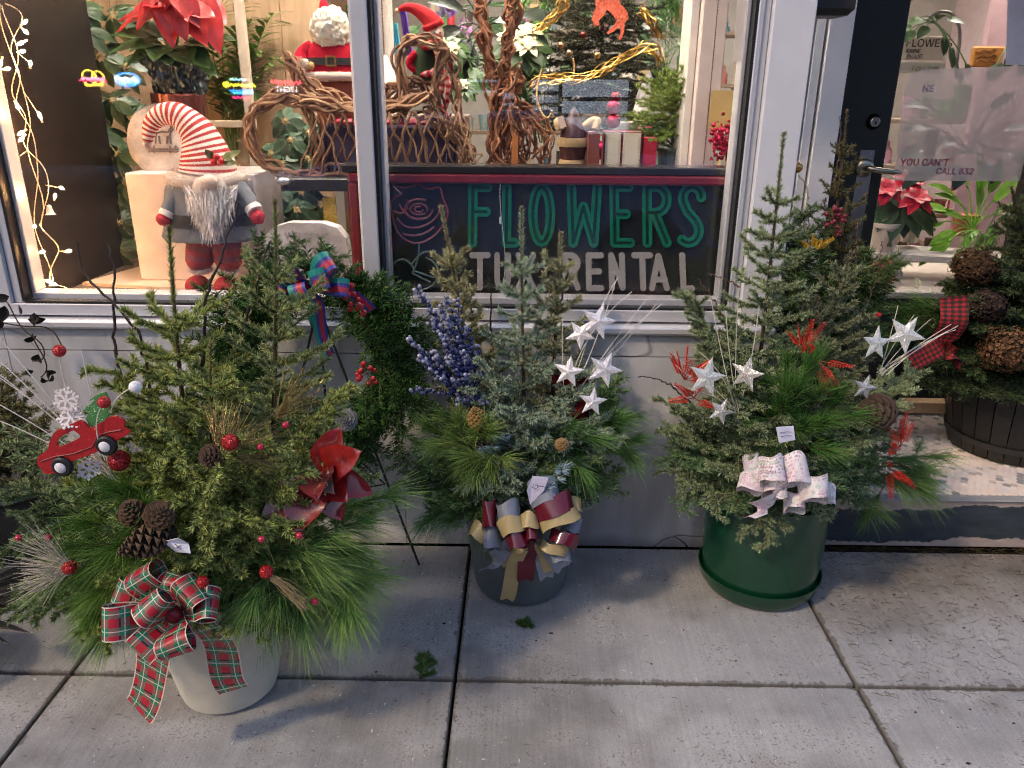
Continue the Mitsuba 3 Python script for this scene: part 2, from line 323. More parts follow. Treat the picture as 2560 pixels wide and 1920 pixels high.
def neon(label, pts_list, rad, w=.03):
    t = thing('neon_sign', label, 'neon sign', 'neon signs in the windows across the street')
    for pts, col in pts_list:
        b = MB(); b.tube(pts, w, (.5, .5, .5), 5); part(t, 'tube', b, 'matte', emitter=lamp(np.array(col) * rad))
    return t
def oval(c, rx, rz, n=20, a0=0, a1=2 * np.pi):
    a = np.linspace(a0, a1, n); return np.stack([c[0] + rx * np.cos(a), c[1] + 0 * a, c[2] + rz * np.sin(a)], 1)
def script(p, q, n, amp, seed=0):
    r = rng(seed); t = np.linspace(0, 1, n)[:, None]
    P = p + (q - p) * t; P[:, 2] += amp * np.sin(np.arange(n) * 1.9) * (.6 + .4 * r.random(n)); return P
def ny(u, v): p = at(u, v, .09 - FY - .3); return V(p[0], FY + .3, p[2])
c1 = ny(202, 170); s = abs(ny(212, 170)[0] - ny(202, 170)[0]) / 10
neon('reflected red and yellow oval neon sign, far left of the four', [(oval(c1 + V(-9 * s, 0, 2 * s), 15 * s, 15 * s), (1, .75, .05)), (oval(c1 + V(10 * s, 0, 2 * s), 13 * s, 13 * s), (1, .7, .05)),
     (script(c1 + V(-24 * s, .05, 0), c1 + V(26 * s, .05, 0), 26, 3 * s), (1, .25, .4)), (script(c1 + V(-30 * s, .03, -4 * s), c1 + V(30 * s, .03, -4 * s), 14, 3 * s, 3), (1, .03, .12)),
     (script(c1 + V(-20 * s, .02, -13 * s), c1 + V(20 * s, .02, -12 * s), 30, 2.4 * s, 2), (1, .7, .05))], NEON, 2.2 * s)
c2 = ny(275, 172)
neon('reflected blue neon sign with white script, second from the left', [(oval(c2, 27 * s, 13 * s), (.03, .25, 1)), (script(c2 + V(-24 * s, .05, 2 * s), c2 + V(24 * s, .05, 0), 30, 6 * s), (.55, .85, 1)), (script(c2 + V(-20 * s, .03, -7 * s), c2 + V(22 * s, .03, -6 * s), 24, 3 * s, 4), (.2, .6, 1))], NEON, 2.4 * s)
c3 = ny(517, 187)
neon('reflected yellow over blue neon script, third from the left', [(script(c3 + V(-34 * s, 0, 4 * s), c3 + V(34 * s, 0, 2 * s), 30, 4 * s), (1, .75, .02)), (oval(c3 + V(-28 * s, 0, 4 * s), 6 * s, 4 * s), (1, .75, .02)),
     (script(c3 + V(-22 * s, 0, -9 * s), c3 + V(28 * s, 0, -9 * s), 26, 3.5 * s, 2), (.02, .3, 1)), (script(c3 + V(-16 * s, 0, -13 * s), c3 + V(28 * s, 0, -13 * s), 26, 2 * s, 5), (.05, .45, 1)), (script(c3 + V(-18 * s, 0, 14 * s), c3 + V(16 * s, 0, 14 * s), 12, 2 * s), (.25, .6, .8)), (script(c3 + V(-18 * s, 0, -22 * s), c3 + V(20 * s, 0, -22 * s), 14, 2 * s), (1, .03, .15))], NEON, 2.2 * s)
c4 = ny(617, 183)
t4 = neon('reflected red script neon sign over white capitals, rightmost', [(script(c4 + V(-32 * s, 0, 5 * s), c4 + V(34 * s, 0, 4 * s), 26, 7 * s), (1, .05, .08))], NEON, 2.0 * s)
MIR = np.array([[-1, 0, 0], [0, 0, 1], [0, 1, 0]], float)
b = MB(); b.add(text('LIGHT', 11 * s, .02, c4 + V(26 * s, .05, -15 * s), MIR), (.5, .5, .5)); part(t4, 'lettering', b, 'matte', emitter=lamp(np.array((.75, .85, 1)) * NEON))

# a parked car at the kerb behind the photographer, also only a reflection
car = thing('parked_car', 'dark blue parked car reflected in the shop windows', 'car')
def car_side(z0): return [(-2.25, .42), (-2.2, .70), (-1.95, .82), (-1.15, .92), (-.55, 1.36), (.65, 1.40), (1.35, 1.02), (2.1, .95), (2.28, .75), (2.25, .38), (1.85, .30), (-1.9, .30)]
po = Polygon(car_side(0)).buffer(.05).buffer(-.05)
for cx in (-1.38, 1.38): po = po.difference(Point(cx, .33).buffer(.36))
CX, CY = -.4, -4.62
m = extrude(po, 1.66, (CX, CY + .83, 0), np.array([[1, 0, 0], [0, 0, -1], [0, 1, 0]], float))
b = MB(); b.add(m, (.20, .31, .60), 30); part(car, 'body', b, 'gloss')
for pts in ([(-1.0, .96), (-.5, 1.30), (.02, 1.33), (.02, .98)], [(.08, .98), (.08, 1.33), (.6, 1.33), (1.12, 1.02)]):
    b = MB(); b.add(extrude(Polygon(pts).buffer(.02), .01, (CX, CY + .845, 0), np.array([[1, 0, 0], [0, 0, 1], [0, 1, 0]], float)), (.06, .07, .09)); part(car, 'window', b, 'gloss')
for cx in (-1.38, 1.38):
    for sy in (1, -1):
        b = MB(); b.add(lathe([(0, -.1), (.2, -.1), (.3, -.1), (.33, -.07), (.33, .07), (.3, .1), (.2, .1), (0, .1)], (CX + cx, CY + sy * .74, .33 - .13), 24, frame((0, 1, 0))), (.02, .02, .02), 30); w = part(car, 'wheel', b, 'satin')
        b = MB(); b.add(lathe([(0, .11), (.18, .105), (.2, .1)], (CX + cx, CY + sy * .74, .2), 20, frame((0, sy, 0))), (.4, .4, .42), 30); part(w, 'rim', b, 'metal')
for cx, col, nm in ((-2.2, (.75, .75, .7), 'headlight'), (2.2, (.4, .02, .02), 'tail_light')):
    b = MB(); b.box(CX + cx - .1, CX + cx + .06, CY + .55, CY + .845, .62, .74, col, .02); part(car, nm, b, 'gloss')

# ---------------------------------------------------------------- the shop front
shop = thing('flower_shop', 'flower shop front with aluminium display windows over a low marble wall', 'shop')
ALU = (.66, .66, .68); BLK = (.012, .012, .012)
b = MB(); b.add(trimesh.creation.box(bounds=[[-8, .03, 0], [.832, .20, .80]]), DARKJ); part(shop, 'wall', b, 'matte')
crack = unary_union([LineString(p).buffer(.0028) for p in ([(.50, .005), (.53, .035), (.585, .052), (.60, .05)], [(.565, .049), (.60, .024), (.62, .0)], [(.585, .052), (.64, .046), (.70, .05), (.80, .046)])])
px = [-8, -5.5, -3.2, -1.72, -.407, .8315]
for i in range(5):
    for z0, z1 in ((.003, .729), (.733, .806)):
        P = sbox(px[i] + .0015, z0, px[i + 1] - .0015, z1)
        if i == 4 and z0 < .1: P = P.difference(crack)
        b = MB(); b.add(extrude(P, .03, (0, .03, 0)), (.6, .6, .58)) if False else b.add(extrude(P, .03, (0, .03, 0), WALL), (.6, .6, .58))
        part(shop, 'marble_panel', b, 'marble')
for x0, x1, y0, y1, z0, z1, nm in ((-8, .8315, -.028, .05, .812, .842, 'sill_nose'), (-8, .8315, .004, .06, .850, .888, 'sill')):
    b = MB(); b.add(cbox(x0, x1, y0, y1, z0, z1, .008 if 'nose' in nm else .002), ALU); part(shop, nm, b, 'aluminium')
b = MB(); b.add(trimesh.creation.box(bounds=[[-8, .03, .80], [.8315, .2, .86]]), BLK); part(shop, 'gasket', b, 'matte')
TOPZ = 2.45
def frame_bar(x0, x1, y0=0.0, y1=.11, z0=.889, z1=TOPZ, mat='aluminium', nm='frame_post'):
    b = MB(); b.add(cbox(x0, x1, y0, y1, z0, z1, .0025), ALU); return part(shop, nm, b, mat)
frame_bar(-1.78, -1.672, .002); frame_bar(-1.669, -1.642, .014)
frame_bar(-.505, -.455)
frame_bar(.672, .688, .006); frame_bar(.690, .7085, .016)
for x0, x1 in ((-1.6415, -1.6325), (-.4545, -.4445), (.6625, .6715)):
    b = MB(); b.add(trimesh.creation.box(bounds=[[x0, .012, .896], [x1, .1, TOPZ]]), BLK); part(shop, 'gasket', b, 'satin')
for x0, x1 in ((-1.632, -.506), (-.444, .662)):
    b = MB(); b.add(trimesh.creation.box(bounds=[[x0, .01, .8885], [x1, .044, .896]]), BLK); part(shop, 'gasket', b, 'satin')
    b = MB(); b.box(x0 + .001, x1 - .001, .052, .115, .8885, .915, ALU); part(shop, 'inner_rail', b, 'aluminium')
    for xa, xb in ((x0, x0 + .014), (x1 - .014, x1)):
        b = MB(); b.box(xa, xb, .053, .115, .916, TOPZ, ALU); part(shop, 'inner_stile', b, 'aluminium')
    b = MB(); b.raw([[x0, .047, .893], [x1, .047, .893], [x1, .047, TOPZ], [x0, .047, TOPZ]], [[0, 1, 2], [0, 2, 3]], np.tile([0, -1.0, 0], (4, 1)), (1, 1, 1)); part(shop, 'window_pane', b, 'pane_glass')
b = MB(); b.add(cbox(.711, .832, -.006, .20, .8425, 2.6, .003), ALU); part(shop, 'post', b, 'paint')
b = MB(); b.add(trimesh.creation.box(bounds=[[-8, .0, TOPZ + .002], [3.6, .29, 4.2]]), (.06, .06, .065)); part(shop, 'lintel', b, 'matte')
b = MB(); b.add(trimesh.creation.box(bounds=[[-8, .06, .889], [-1.785, .3, TOPZ]]), (.07, .06, .06)); part(shop, 'side_wall', b, 'matte')
b = MB(); b.box(.8325, .90, .03, .789, .206, .80, (.5, .5, .5)); part(shop, 'return_wall', b, 'marble')
# sidelight and door at the back of the recess
b = MB(); b.raw([[.85, .205, .812], [.85, .79, .812], [.85, .79, 2.4], [.85, .205, 2.4]], [[0, 1, 2], [0, 2, 3]], np.tile([1.0, 0, 0], (4, 1)), (1, 1, 1)); part(shop, 'return_pane', b, 'pane_glass')
b = MB(); b.box(1.068, 1.094, .78, .86, .21, 2.4, ALU); part(shop, 'sidelight_frame', b, 'paint')
for x0, x1, y0, y1, mat, c in ((1.0945, 1.103, .80, .86, 'satin', (.05, .045, .035)), (1.1035, 1.136, .775, .86, 'paint', ALU), (1.1365, 1.146, .80, .86, 'satin', (.06, .03, .02)), (1.1465, 1.236, .76, .86, 'paint', ALU), (1.2365, 1.258, .82, .86, 'satin', (.02, .06, .02))):
    b = MB(); b.box(x0, x1, y0, y1, .21, 2.4, c, .001); part(shop, 'door_jamb', b, mat)
b = MB(); b.raw([[.852, .81, .45], [1.068, .81, .45], [1.068, .81, 2.4], [.852, .81, 2.4]], [[0, 1, 2], [0, 2, 3]], np.tile([0, -1.0, 0], (4, 1)), (1, 1, 1)); part(shop, 'sidelight_pane', b, 'pane_glass')
b = MB(); b.box(.852, 1.0675, .79, .83, .206, .45, (.02, .02, .02)); part(shop, 'kick_panel', b, 'satin')
DB = (.010, .013, .012); DX0, DX1, DG0, DG1, DYF, DYB, DGZ = 1.262, 2.20, 1.474, 2.06, .85, .90, .730
b = MB()
for x0, x1, z0, z1 in ((DX0, DG0, .215, 2.4), (DG1, DX1, .215, 2.4), (DG0 + .0005, DG1 - .0005, .215, DGZ), (DG0 + .0005, DG1 - .0005, 2.25, 2.4)): b.box(x0, x1, DYF, DYB, z0, z1, DB)
door = part(shop, 'door', b, 'satin')
b = MB(); b.raw([[DG0, .875, DGZ - .005], [DG1, .875, DGZ - .005], [DG1, .875, 2.26], [DG0, .875, 2.26]], [[0, 1, 2], [0, 2, 3]], np.tile([0, -1.0, 0], (4, 1)), (1, 1, 1)); part(door, 'pane', b, 'pane_glass')
PYF = DYF - .0035
b = MB(); b.box(1.370, 1.428, PYF, PYF + .003, .850, 1.345, (.62, .62, .64), .001)
for zz in (1.33, 1.14, .87): b.add(lathe([(0, .002), (.005, .001), (.005, 0)], (1.416, PYF, zz), 10, frame((0, -1, 0))), (.3, .3, .3), 30)
part(door, 'push_plate', b, 'metal', 'brushed steel plate behind the lever handle')
hc = at(1867, 362, PYF)
b = MB(); b.add(lathe([(0, .019), (.023, .018), (.035, .011), (.039, 0)], (hc[0], PYF, hc[2]), 28, frame((0, -1, 0))), (.35, .31, .24), 40)
lv = spline([hc + V(0, -.012, 0), hc + V(.004, -.052, 0), hc + V(.040, -.066, -.006), hc + V(.088, -.062, -.010), hc + V(.132, -.052, -.014)], 14)
b.tube(lv, np.r_[.0125, .012, np.full(9, .012), .0105, .008, .005], (.40, .36, .28), 12); part(door, 'handle', b, 'metal', 'aged brass lever handle')
dc = at(1887, 263, DYF)
b = MB(); b.add(lathe([(0, .018), (.019, .018), (.022, .013), (.029, .004), (.031, 0)], (dc[0], DYF - .0004, dc[2]), 28, frame((0, -1, 0))), (.03, .03, .03), 40)
b.add(lathe([(0, .022), (.0155, .022), (.0195, .018), (.0195, .012)], (dc[0], DYF, dc[2]), 24, frame((0, -1, 0))), (.6, .58, .55), 40)
b.box(dc[0] - .0014, dc[0] + .0014, DYF - .0235, DYF - .0222, dc[2] - .010, dc[2] - .001, (.01, .01, .01), 0)
b.add(lathe([(0, .0232), (.0038, .0232), (.0038, .0225)], (dc[0], DYF, dc[2] - .001), 10, frame((0, -1, 0))), (.01, .01, .01)); part(door, 'deadbolt', b, 'metal', 'round deadbolt lock with a keyhole')
bx0 = at(1765, 0, .17)
b = MB(); b.add(cbox(.8345, .985, .10, .25, 1.775, 2.02, .018), (.012, .012, .012), 25); b.box(.842, .978, .094, .1005, 1.79, 2.0, (.02, .02, .02), .003)
mono('wall_box', 'black box fixed to the post high in the door recess', 'box', b, 'satin')

# entrance step: mortar bed with hexagonal tiles, metal edge, painted riser
step = thing('entrance_step', 'tiled entrance step with a dark painted riser', 'step', kind='structure')
SX0, SX1 = .8335, 3.4
b = MB(); v, f = cbox(SX0, SX1, .03, .06, 0.0, .193, .004), None; b.add(v, (.3, .3, .3)); part(step, 'riser', b, 'riser')
b = MB(); b.add(trimesh.creation.box(bounds=[[SX0, .061, 0], [SX1, 1.0, .1975]]), (.10, .095, .09)); part(step, 'bed', b, 'matte')
b = MB(); b.box(SX0, SX1, .018, .0605, .1935, .2005, (.30, .30, .30)); part(step, 'edge_strip', b, 'satin')
r = rng(5); S = .0262; far = MB(); nt = 0
for j in range(0, 33):
    for i in range(0, 96):
        x, y = SX0 + .02 + (i + .5 * (j % 2)) * S, .072 + j * S * .866
        if x > 3.38: continue
        n = r.random(); g = r.normal(0, .012)
        col = np.array((.80, .70, .63)) + g + V(.02, 0, -.02) * r.normal()
        if n < .03: col = V(.26, .26, .25) + g
        elif n < .09: col = V(.55, .48, .43) + g
        if y > .135 and r.random() < np.clip((x - 1.5) * 1.2, 0, .4) * .3: col = V(.30, .30, .29) + g
        a = np.radians(np.arange(6) * 60 + 30); R = S / math.sqrt(3) - .0009
        top = np.stack([x + (R - .0008) * np.cos(a), y + (R - .0008) * np.sin(a), np.full(6, .2015 + r.normal(0, .00015))], 1)
        bot = np.stack([x + R * np.cos(a), y + R * np.sin(a), np.full(6, .1972)], 1)
        vv = np.vstack([top, bot]); ff = [[0, k, k + 1] for k in range(1, 5)] + [[6 + k, 6 + (k + 1) % 6, (k + 1) % 6] for k in range(6)] + [[6 + k, (k + 1) % 6, k] for k in range(6)]
        if 1.12 < x < 2.05 and j < 9 and nt < 298:
            b = MB(); b.add((vv, ff), np.clip(col, .03, .9)); part(step, 'tile', b, 'satin'); nt += 1
        else: far.add((vv, ff), np.clip(col, .03, .9))
part(step, 'tiles', far, 'satin', kind='stuff')

# ---------------------------------------------------------------- the room behind the windows
b = MB(); b.add(trimesh.creation.box(bounds=[[-2.2, 1.01, .0], [4.2, 6.2, .2]]), (.22, .15, .10)); put(thing('shop_floor', kind='structure'), b, 'matte')
def wall(name, x0, x1, y0, y1, z0, z1, c, mat='matte'):
    b = MB(); b.add(trimesh.creation.box(bounds=[[x0, y0, z0], [x1, y1, z1]]), c); return put(thing(name, kind='structure'), b, mat)
wall('back_wall', -2.2, 4.2, 5.6, 5.8, .2, 2.9, (.36, .35, .33))
wall('right_wall', 4.0, 4.19, .91, 5.6, .2, 2.9, (.55, .45, .48))
wall('left_wall', -2.2, -2.05, .3, 5.6, .2, 2.9, (.50, .40, .30))
wall('ceiling', -2.2, 4.2, .301, 5.8, 2.901, 3.05, (.7, .69, .66))
b = MB(); b.box(.8325, 3.6, .291, .92, 2.402, 2.9, (.3, .3, .3)); part(shop, 'door_head', b, 'matte')
b = MB(); b.box(2.205, 3.6, .84, .9, .206, 2.4, (.05, .05, .05)); part(shop, 'front_wall', b, 'matte')
wall('ceiling_soffit', -1.7, .83, .12, .3, 2.46, 3.05, (.6, .58, .55))
sw = wall('window_side', -1.70, -1.66, .12, .78, .86, TOPZ, (.012, .008, .008), 'satin')
b = MB(); b.add(trimesh.creation.box(bounds=[[-1.66, .12, .80], [.71, 1.0, .862]]), (.13, .095, .075)); put(thing('display_floor', kind='structure'), b, 'satin')
for i, (x, y) in enumerate([(-1.1, .42), (-.35, .55), (.35, .55), (-.4, 2.2), (1.2, 2.0), (2.6, 2.0), (-.2, 4.2), (1.4, 4.2), (2.9, 4.2), (-1.5, 2.2)]):
    t = thing('ceiling_lamp', 'square lamp panel on the shop ceiling', 'lamp', 'lamps on the shop ceiling')
    s2 = .20 if y < 1 else .3
    b = MB(); b.add(([[x - s2, y - s2, 2.885], [x + s2, y - s2, 2.885], [x + s2, y + s2, 2.885], [x - s2, y + s2, 2.885]], [[0, 2, 1], [0, 3, 2]]), (.8, .8, .8))
    part(t, 'diffuser', b, 'matte', emitter=lamp(np.array((1.0, .90, .76)) * LAMP * ((2.7 if x < -1 else 1.8) if y < 1 else 1.0)))
    b = MB(); b.box(x - s2 - .02, x + s2 + .02, y - s2 - .02, y + s2 + .02, 2.888, 2.9, (.6, .6, .6)); part(t, 'housing', b, 'satin')
pw = thing('plank_partition', 'tan plank partition behind the leafy plant in the left window', 'partition')
r = rng(9); x = -2.04
while x < -.95:
    w = .19; b = MB(); b.add(cbox(x + .0015, x + w - .0015, 1.35, 1.372, .2, 2.85, .002), (.5, .36, .22)); part(pw, 'plank', b, 'tan_wood'); x += w
# ---------------------------------------------------------------- evergreens
BARK = V(.085, .055, .035)
def needles(mb, P0, P1, r, dens, L, w, ang, col, tip, flat=0.0, droop=0.0, jit=.22, prox=1.0):
    ln = np.linalg.norm(P1 - P0, axis=1); k = r.poisson(dens * ln); i = np.repeat(np.arange(len(ln)), k); n = len(i)
    if n == 0: return mb
    p = P0[i] + r.random((n, 1)) * (P1 - P0)[i]; T = unit((P1 - P0)[i])
    if flat: A = unit(np.cross(T, [0, 0, 1.0]) + 1e-6); ph = r.integers(0, 2, n) * np.pi + r.normal(0, flat, n)
    else: A = perp(T); ph = r.random(n) * 2 * np.pi
    B = np.cross(A, T); an = ang + r.normal(0, .16, n)
    d = np.cos(an)[:, None] * T + np.sin(an)[:, None] * (np.cos(ph)[:, None] * A + np.sin(ph)[:, None] * B)
    l = (L * ((.72 if L < .05 else .5) + (.5 if L < .05 else .75) * r.random(n)))[:, None]
    s = unit(np.cross(d, r.normal(size=(n, 3)))) * (w / 2); nr = unit(np.cross(s, d))
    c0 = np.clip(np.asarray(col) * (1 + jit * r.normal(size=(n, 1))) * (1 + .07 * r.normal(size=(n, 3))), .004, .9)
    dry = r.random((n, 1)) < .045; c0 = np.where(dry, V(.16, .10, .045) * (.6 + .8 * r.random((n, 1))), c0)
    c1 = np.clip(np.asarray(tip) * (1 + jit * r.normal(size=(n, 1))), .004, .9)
    if not droop and L < .02:
        v = np.stack([p + s, p + d * l, p - s], 1).reshape(-1, 3); b3 = np.arange(n)[:, None] * 3
        return mb.raw(v, b3 + [0, 1, 2], np.repeat(nr, 3, 0), np.stack([c0, np.where(dry, c0, c1), c0], 1).reshape(-1, 3))
    if not droop:
        m = p + d * l * .45
        v = np.stack([p, m + s, p + d * l, m - s], 1).reshape(-1, 3); b4 = np.arange(n)[:, None] * 4
        return mb.raw(v, np.vstack([b4 + [0, 1, 2], b4 + [0, 2, 3]]), np.repeat(nr, 4, 0), np.stack([c0, (c0 + c1) / 2, c1, (c0 + c1) / 2], 1).reshape(-1, 3))
    g = V(0, 0, -1) * droop * l
    q1, q2 = p + d * l * .5 + g * .25, p + d * l + g
    v = np.stack([p + s * .7, p - s * .7, q1 + s, q1 - s, q2], 1).reshape(-1, 3); b5 = np.arange(n)[:, None] * 5
    return mb.raw(v, np.vstack([b5 + [0, 1, 3], b5 + [0, 3, 2], b5 + [2, 3, 4]]), np.repeat(nr, 5, 0), np.stack([c0, c0, (c0 + c1) / 2, (c0 + c1) / 2, c1], 1).reshape(-1, 3))
def stems(mb, P0, P1, R0, R1, col):
    T = unit(P1 - P0); A = perp(T); B = np.cross(T, A); n = len(P0); g = np.arange(3) * 2 * np.pi / 3
    o = np.cos(g)[None, :, None] * A[:, None] + np.sin(g)[None, :, None] * B[:, None]
    v = np.concatenate([P0[:, None] + o * np.reshape(R0, (-1, 1, 1)), P1[:, None] + o * np.reshape(R1, (-1, 1, 1))], 1).reshape(-1, 3)
    b6 = np.arange(n)[:, None] * 6
    f = np.vstack([b6 + x for j in range(3) for x in ([j, (j + 1) % 3, (j + 1) % 3 + 3], [j, (j + 1) % 3 + 3, j + 3])])
    return mb.raw(v, f, np.concatenate([o, o], 1).reshape(-1, 3), col)
def spray(p0, p1, bend, r, twig=.42, gap=.03, ang=.8, lev=1, nrm=(0, 0, 1), start=.12, rad=.003, n=6, sag=0.0):
    """(P0, P1, r0, r1) of a bough: a bent axis with side twigs on both sides, each with its own."""
    C = bez(np.asarray(p0, float), np.asarray(p1, float), bend, n); L = np.linalg.norm(np.diff(C, axis=0), axis=1).sum()
    R = np.linspace(rad, rad * .4, n); out = [(C[:-1], C[1:], R[:-1], R[1:])]
    if lev > 0:
        sd = 1
        for s in np.arange(start, .99, gap / L):
            k = min(int(s * (n - 1)), n - 2); t = s * (n - 1) - k; q = C[k] * (1 - t) + C[k + 1] * t
            T = unit(C[k + 1] - C[k]); S = unit(np.cross(T, nrm) + 1e-6) * sd; sd = -sd
            l = (twig * L * (1 - .8 * s) + .018) * (.75 + .5 * r.random())
            a = ang + r.normal(0, .12); d = unit(np.cos(a) * T + np.sin(a) * S + r.normal(0, .14, 3) + V(0, 0, -sag))
            out += [spray(q, q + d * l, r.normal(0, .06, 3) * l, r, twig * .9, gap * 1.05, ang, lev - 1, nrm, .3, rad * .6, 3)]
    return tuple(np.concatenate([o[i] for o in out]) for i in range(4))
KIND = {  # needles per metre, length, width, angle, colour, tip, flat, droop
    'spruce': (2000, .0162, .0040, .84), 'fir': (800, .024, .0036, 1.05), 'dense': (1100, .012, .0034, 1.0)}
def bough(key, p0, p1, r, kind, col, tip, bend=(0, 0, 0), twig=.42, gap=.03, lev=1, nrm=(0, 0, 1), bark=BARK, dens=1.0, ang=.8, flat=0.0, rad=.003, sag=0.0, name='branch', start=.12, woodfrac=0.0):
    P0, P1, a, c = spray(p0, p1, bend, r, twig, gap, ang, lev, nrm, start, rad, sag=sag)
    b = MB(); stems(b, P0, P1, a, c, bark)
    D, L, w, an = KIND[kind]
    needles(b, P0, P1, r, D * dens, L, w, an, col, tip, flat)
    return part(key, name, b, 'needle') if key else b
def spruce(base, tip, label, r, rmax, col, tipc, whorls=14, per=5, bare=.22, kind='spruce', twig=.42, gap=.03, group=None, bark=BARK, low=.0, dens=1.0, rad=.009, lift=(.15, .85), name='spruce_tree', cat='tree', lead=1.0, shape=.9, front=None):
    t = thing(name, label, cat, group); base, tip = np.asarray(base, float), np.asarray(tip, float)
    H = np.linalg.norm(tip - base); C = bez(base, tip, r.normal(0, .012, 3), 14); b = MB()
    b.tube(C, np.linspace(rad, .0025, 14), bark, 6)
    up = C[-5:]; D, L, w, an = KIND[kind]
    needles(b, up[:-1], up[1:], r, D * .75 * lead, L * .8, w, .7, col, tipc); needles(b, C[6:-1], C[7:], r, D * .35, L, w, .8, col, tipc)
    b.ball(C[-1], .005, bark * 1.3, 1, (1, 1, 1.5)); part(t, 'trunk', b, 'needle')
    ax = unit(tip - base); x = perp(ax[None])[0]; y = np.cross(ax, x)
    for i, h in enumerate(np.linspace(low, 1 - bare, whorls)):
        q = base + (tip - base) * h + (C[min(13, int(h * 13))] - (base + (tip - base) * (int(h * 13) / 13))) * .8
        top = (h - low) / (1 - low); n = per if top < .75 else max(3, per - 1); off = r.random() * 6.3
        for j in range(n):
            a = off + j * 2 * np.pi / n + r.normal(0, .25)
            el = lift[0] + (lift[1] - lift[0]) * top + r.normal(0, .1); l = (rmax * (1 - top * .98) ** shape + .03) * (.78 + .4 * r.random())
            hd = np.cos(a) * x + np.sin(a) * y
            if front is not None: l *= front(hd)
            d = unit(np.cos(el) * hd + np.sin(el) * ax)
            bough(t, q, q + d * l, r, kind, col, tipc, V(0, 0, -.10) * l + r.normal(0, .03, 3) * l, twig * (.6 + .4 * (1 - top)), gap, 1 if l < .21 else 2, ax, bark, dens, rad=.0028)
    return t
def pine_bough(label, p0, p1, r, col, tip, group=None, tufts=7, L=.10, bend=(0, 0, .02), droop=.25, per=75, spread=.55, w=.0014, twig=.3, cat='bough', name='pine_bough'):
    t = thing(name, label, cat, group); p0, p1 = np.asarray(p0, float), np.asarray(p1, float)
    C = bez(p0, p1, bend, 6); ln = np.linalg.norm(p1 - p0); b = MB(); b.tube(C, np.linspace(.004, .002, 6), BARK, 5); ax = unit(C[-1] - C[-2])
    E = [(C[-2], C[-1], ax)]
    for k in range(tufts - 1):
        s = .3 + .65 * r.random(); q = p0 + (p1 - p0) * s; d = unit(ax + .75 * r.normal(size=3)); e = q + d * twig * ln * (.5 + .6 * r.random()); b.tube(bez(q, e, (0, 0, 0), 3), .0018, BARK, 4); E.append((q + (e - q) * .4, e, d))
    part(t, 'stem', b, 'matte')
    for q, e, d in E:
        b = MB(); needles(b, np.array([q]), np.array([e]), r, per / np.linalg.norm(e - q), L, w, spread, col, tip, 0, droop)
        needles(b, np.array([e - (e - q) * .1]), np.array([e]), r, per * .5 / (np.linalg.norm(e - q) * .1), L, w, spread * .6, col, tip, 0, droop)
        part(t, 'tuft', b, 'needle')
    return t
def fir_bough(label, p0, p1, r, col, tip, group=None, kind='fir', bend=(0, 0, .03), twig=.45, gap=.034, lev=2, dens=1.0, flat=.45, nrm=(0, 0, 1), cat='bough', name='fir_bough', sag=.1):
    return put(thing(name, label, cat, group), bough(None, p0, p1, r, kind, col, tip, bend, twig, gap, lev, nrm, BARK, dens, .75, flat if kind == 'fir' else 0, .0035, sag), 'needle')
def cone(label, p, ax, L, R, col, r, tipc=None, group=None, mat='matte', k=None, cat='pine cone', opening=.5):
    t = thing('pine_cone', label, cat, group); M = frame(ax); b = MB()
    b.add(lathe([(0, -L / 2), (R * .5, -L * .45), (R * .62, -L * .1), (R * .4, L * .3), (0, L * .47)], p, 12, M), np.asarray(col) * .35, True); part(t, 'core', b, 'matte')
    n = k or 70; b = MB(); g = np.pi * (3 - 5 ** .5); tipc = col if tipc is None else tipc
    for i in range(n):
        s = (i + .5) / n; z = L * (-.47 + .96 * s); rr = R * (math.sin(min(1, s * 2.2 + .15) * 1.35) if s < .45 else 1.0 - ((s - .45) / .55) ** 1.7 * .92); a = g * i
        u = M @ V(np.cos(a), np.sin(a), 0); w = M @ V(-np.sin(a), np.cos(a), 0); ax3 = M[:, 2]; sc = max(.35, rr / R)
        q = np.asarray(p) + ax3 * z; d = unit(u * (.75 + opening) + ax3 * (.8 - opening)); h = L * .075 * sc + .002
        wd = R * .42 * sc; o = q + u * rr * .45; e = q + u * rr * .45 + d * rr * .75
        v = np.array([o - w * wd * .4, o + w * wd * .4, e + w * wd - d * .004, e, e - w * wd - d * .004, e - ax3 * h + d * .002, o - ax3 * h])
        f = [[0, 1, 2], [0, 2, 3], [0, 3, 4], [2, 5, 3], [3, 5, 4], [1, 6, 5], [1, 5, 2], [0, 5, 6], [0, 4, 5]]
        cc = np.tile(np.asarray(col) * (.8 + .4 * r.random()), (7, 1)); cc[2:5] = np.asarray(tipc) * (.8 + .4 * r.random()); b.add((v, f), cc)
    part(t, 'scales', b, mat, kind='stuff'); return t
def pot_needles_soil(c, R, z):
    b = MB(); b.add(lathe([(0, z + .02), (R * .5, z + .015), (R, z)], (c[0], c[1], 0), 24), (.03, .022, .015)); return b

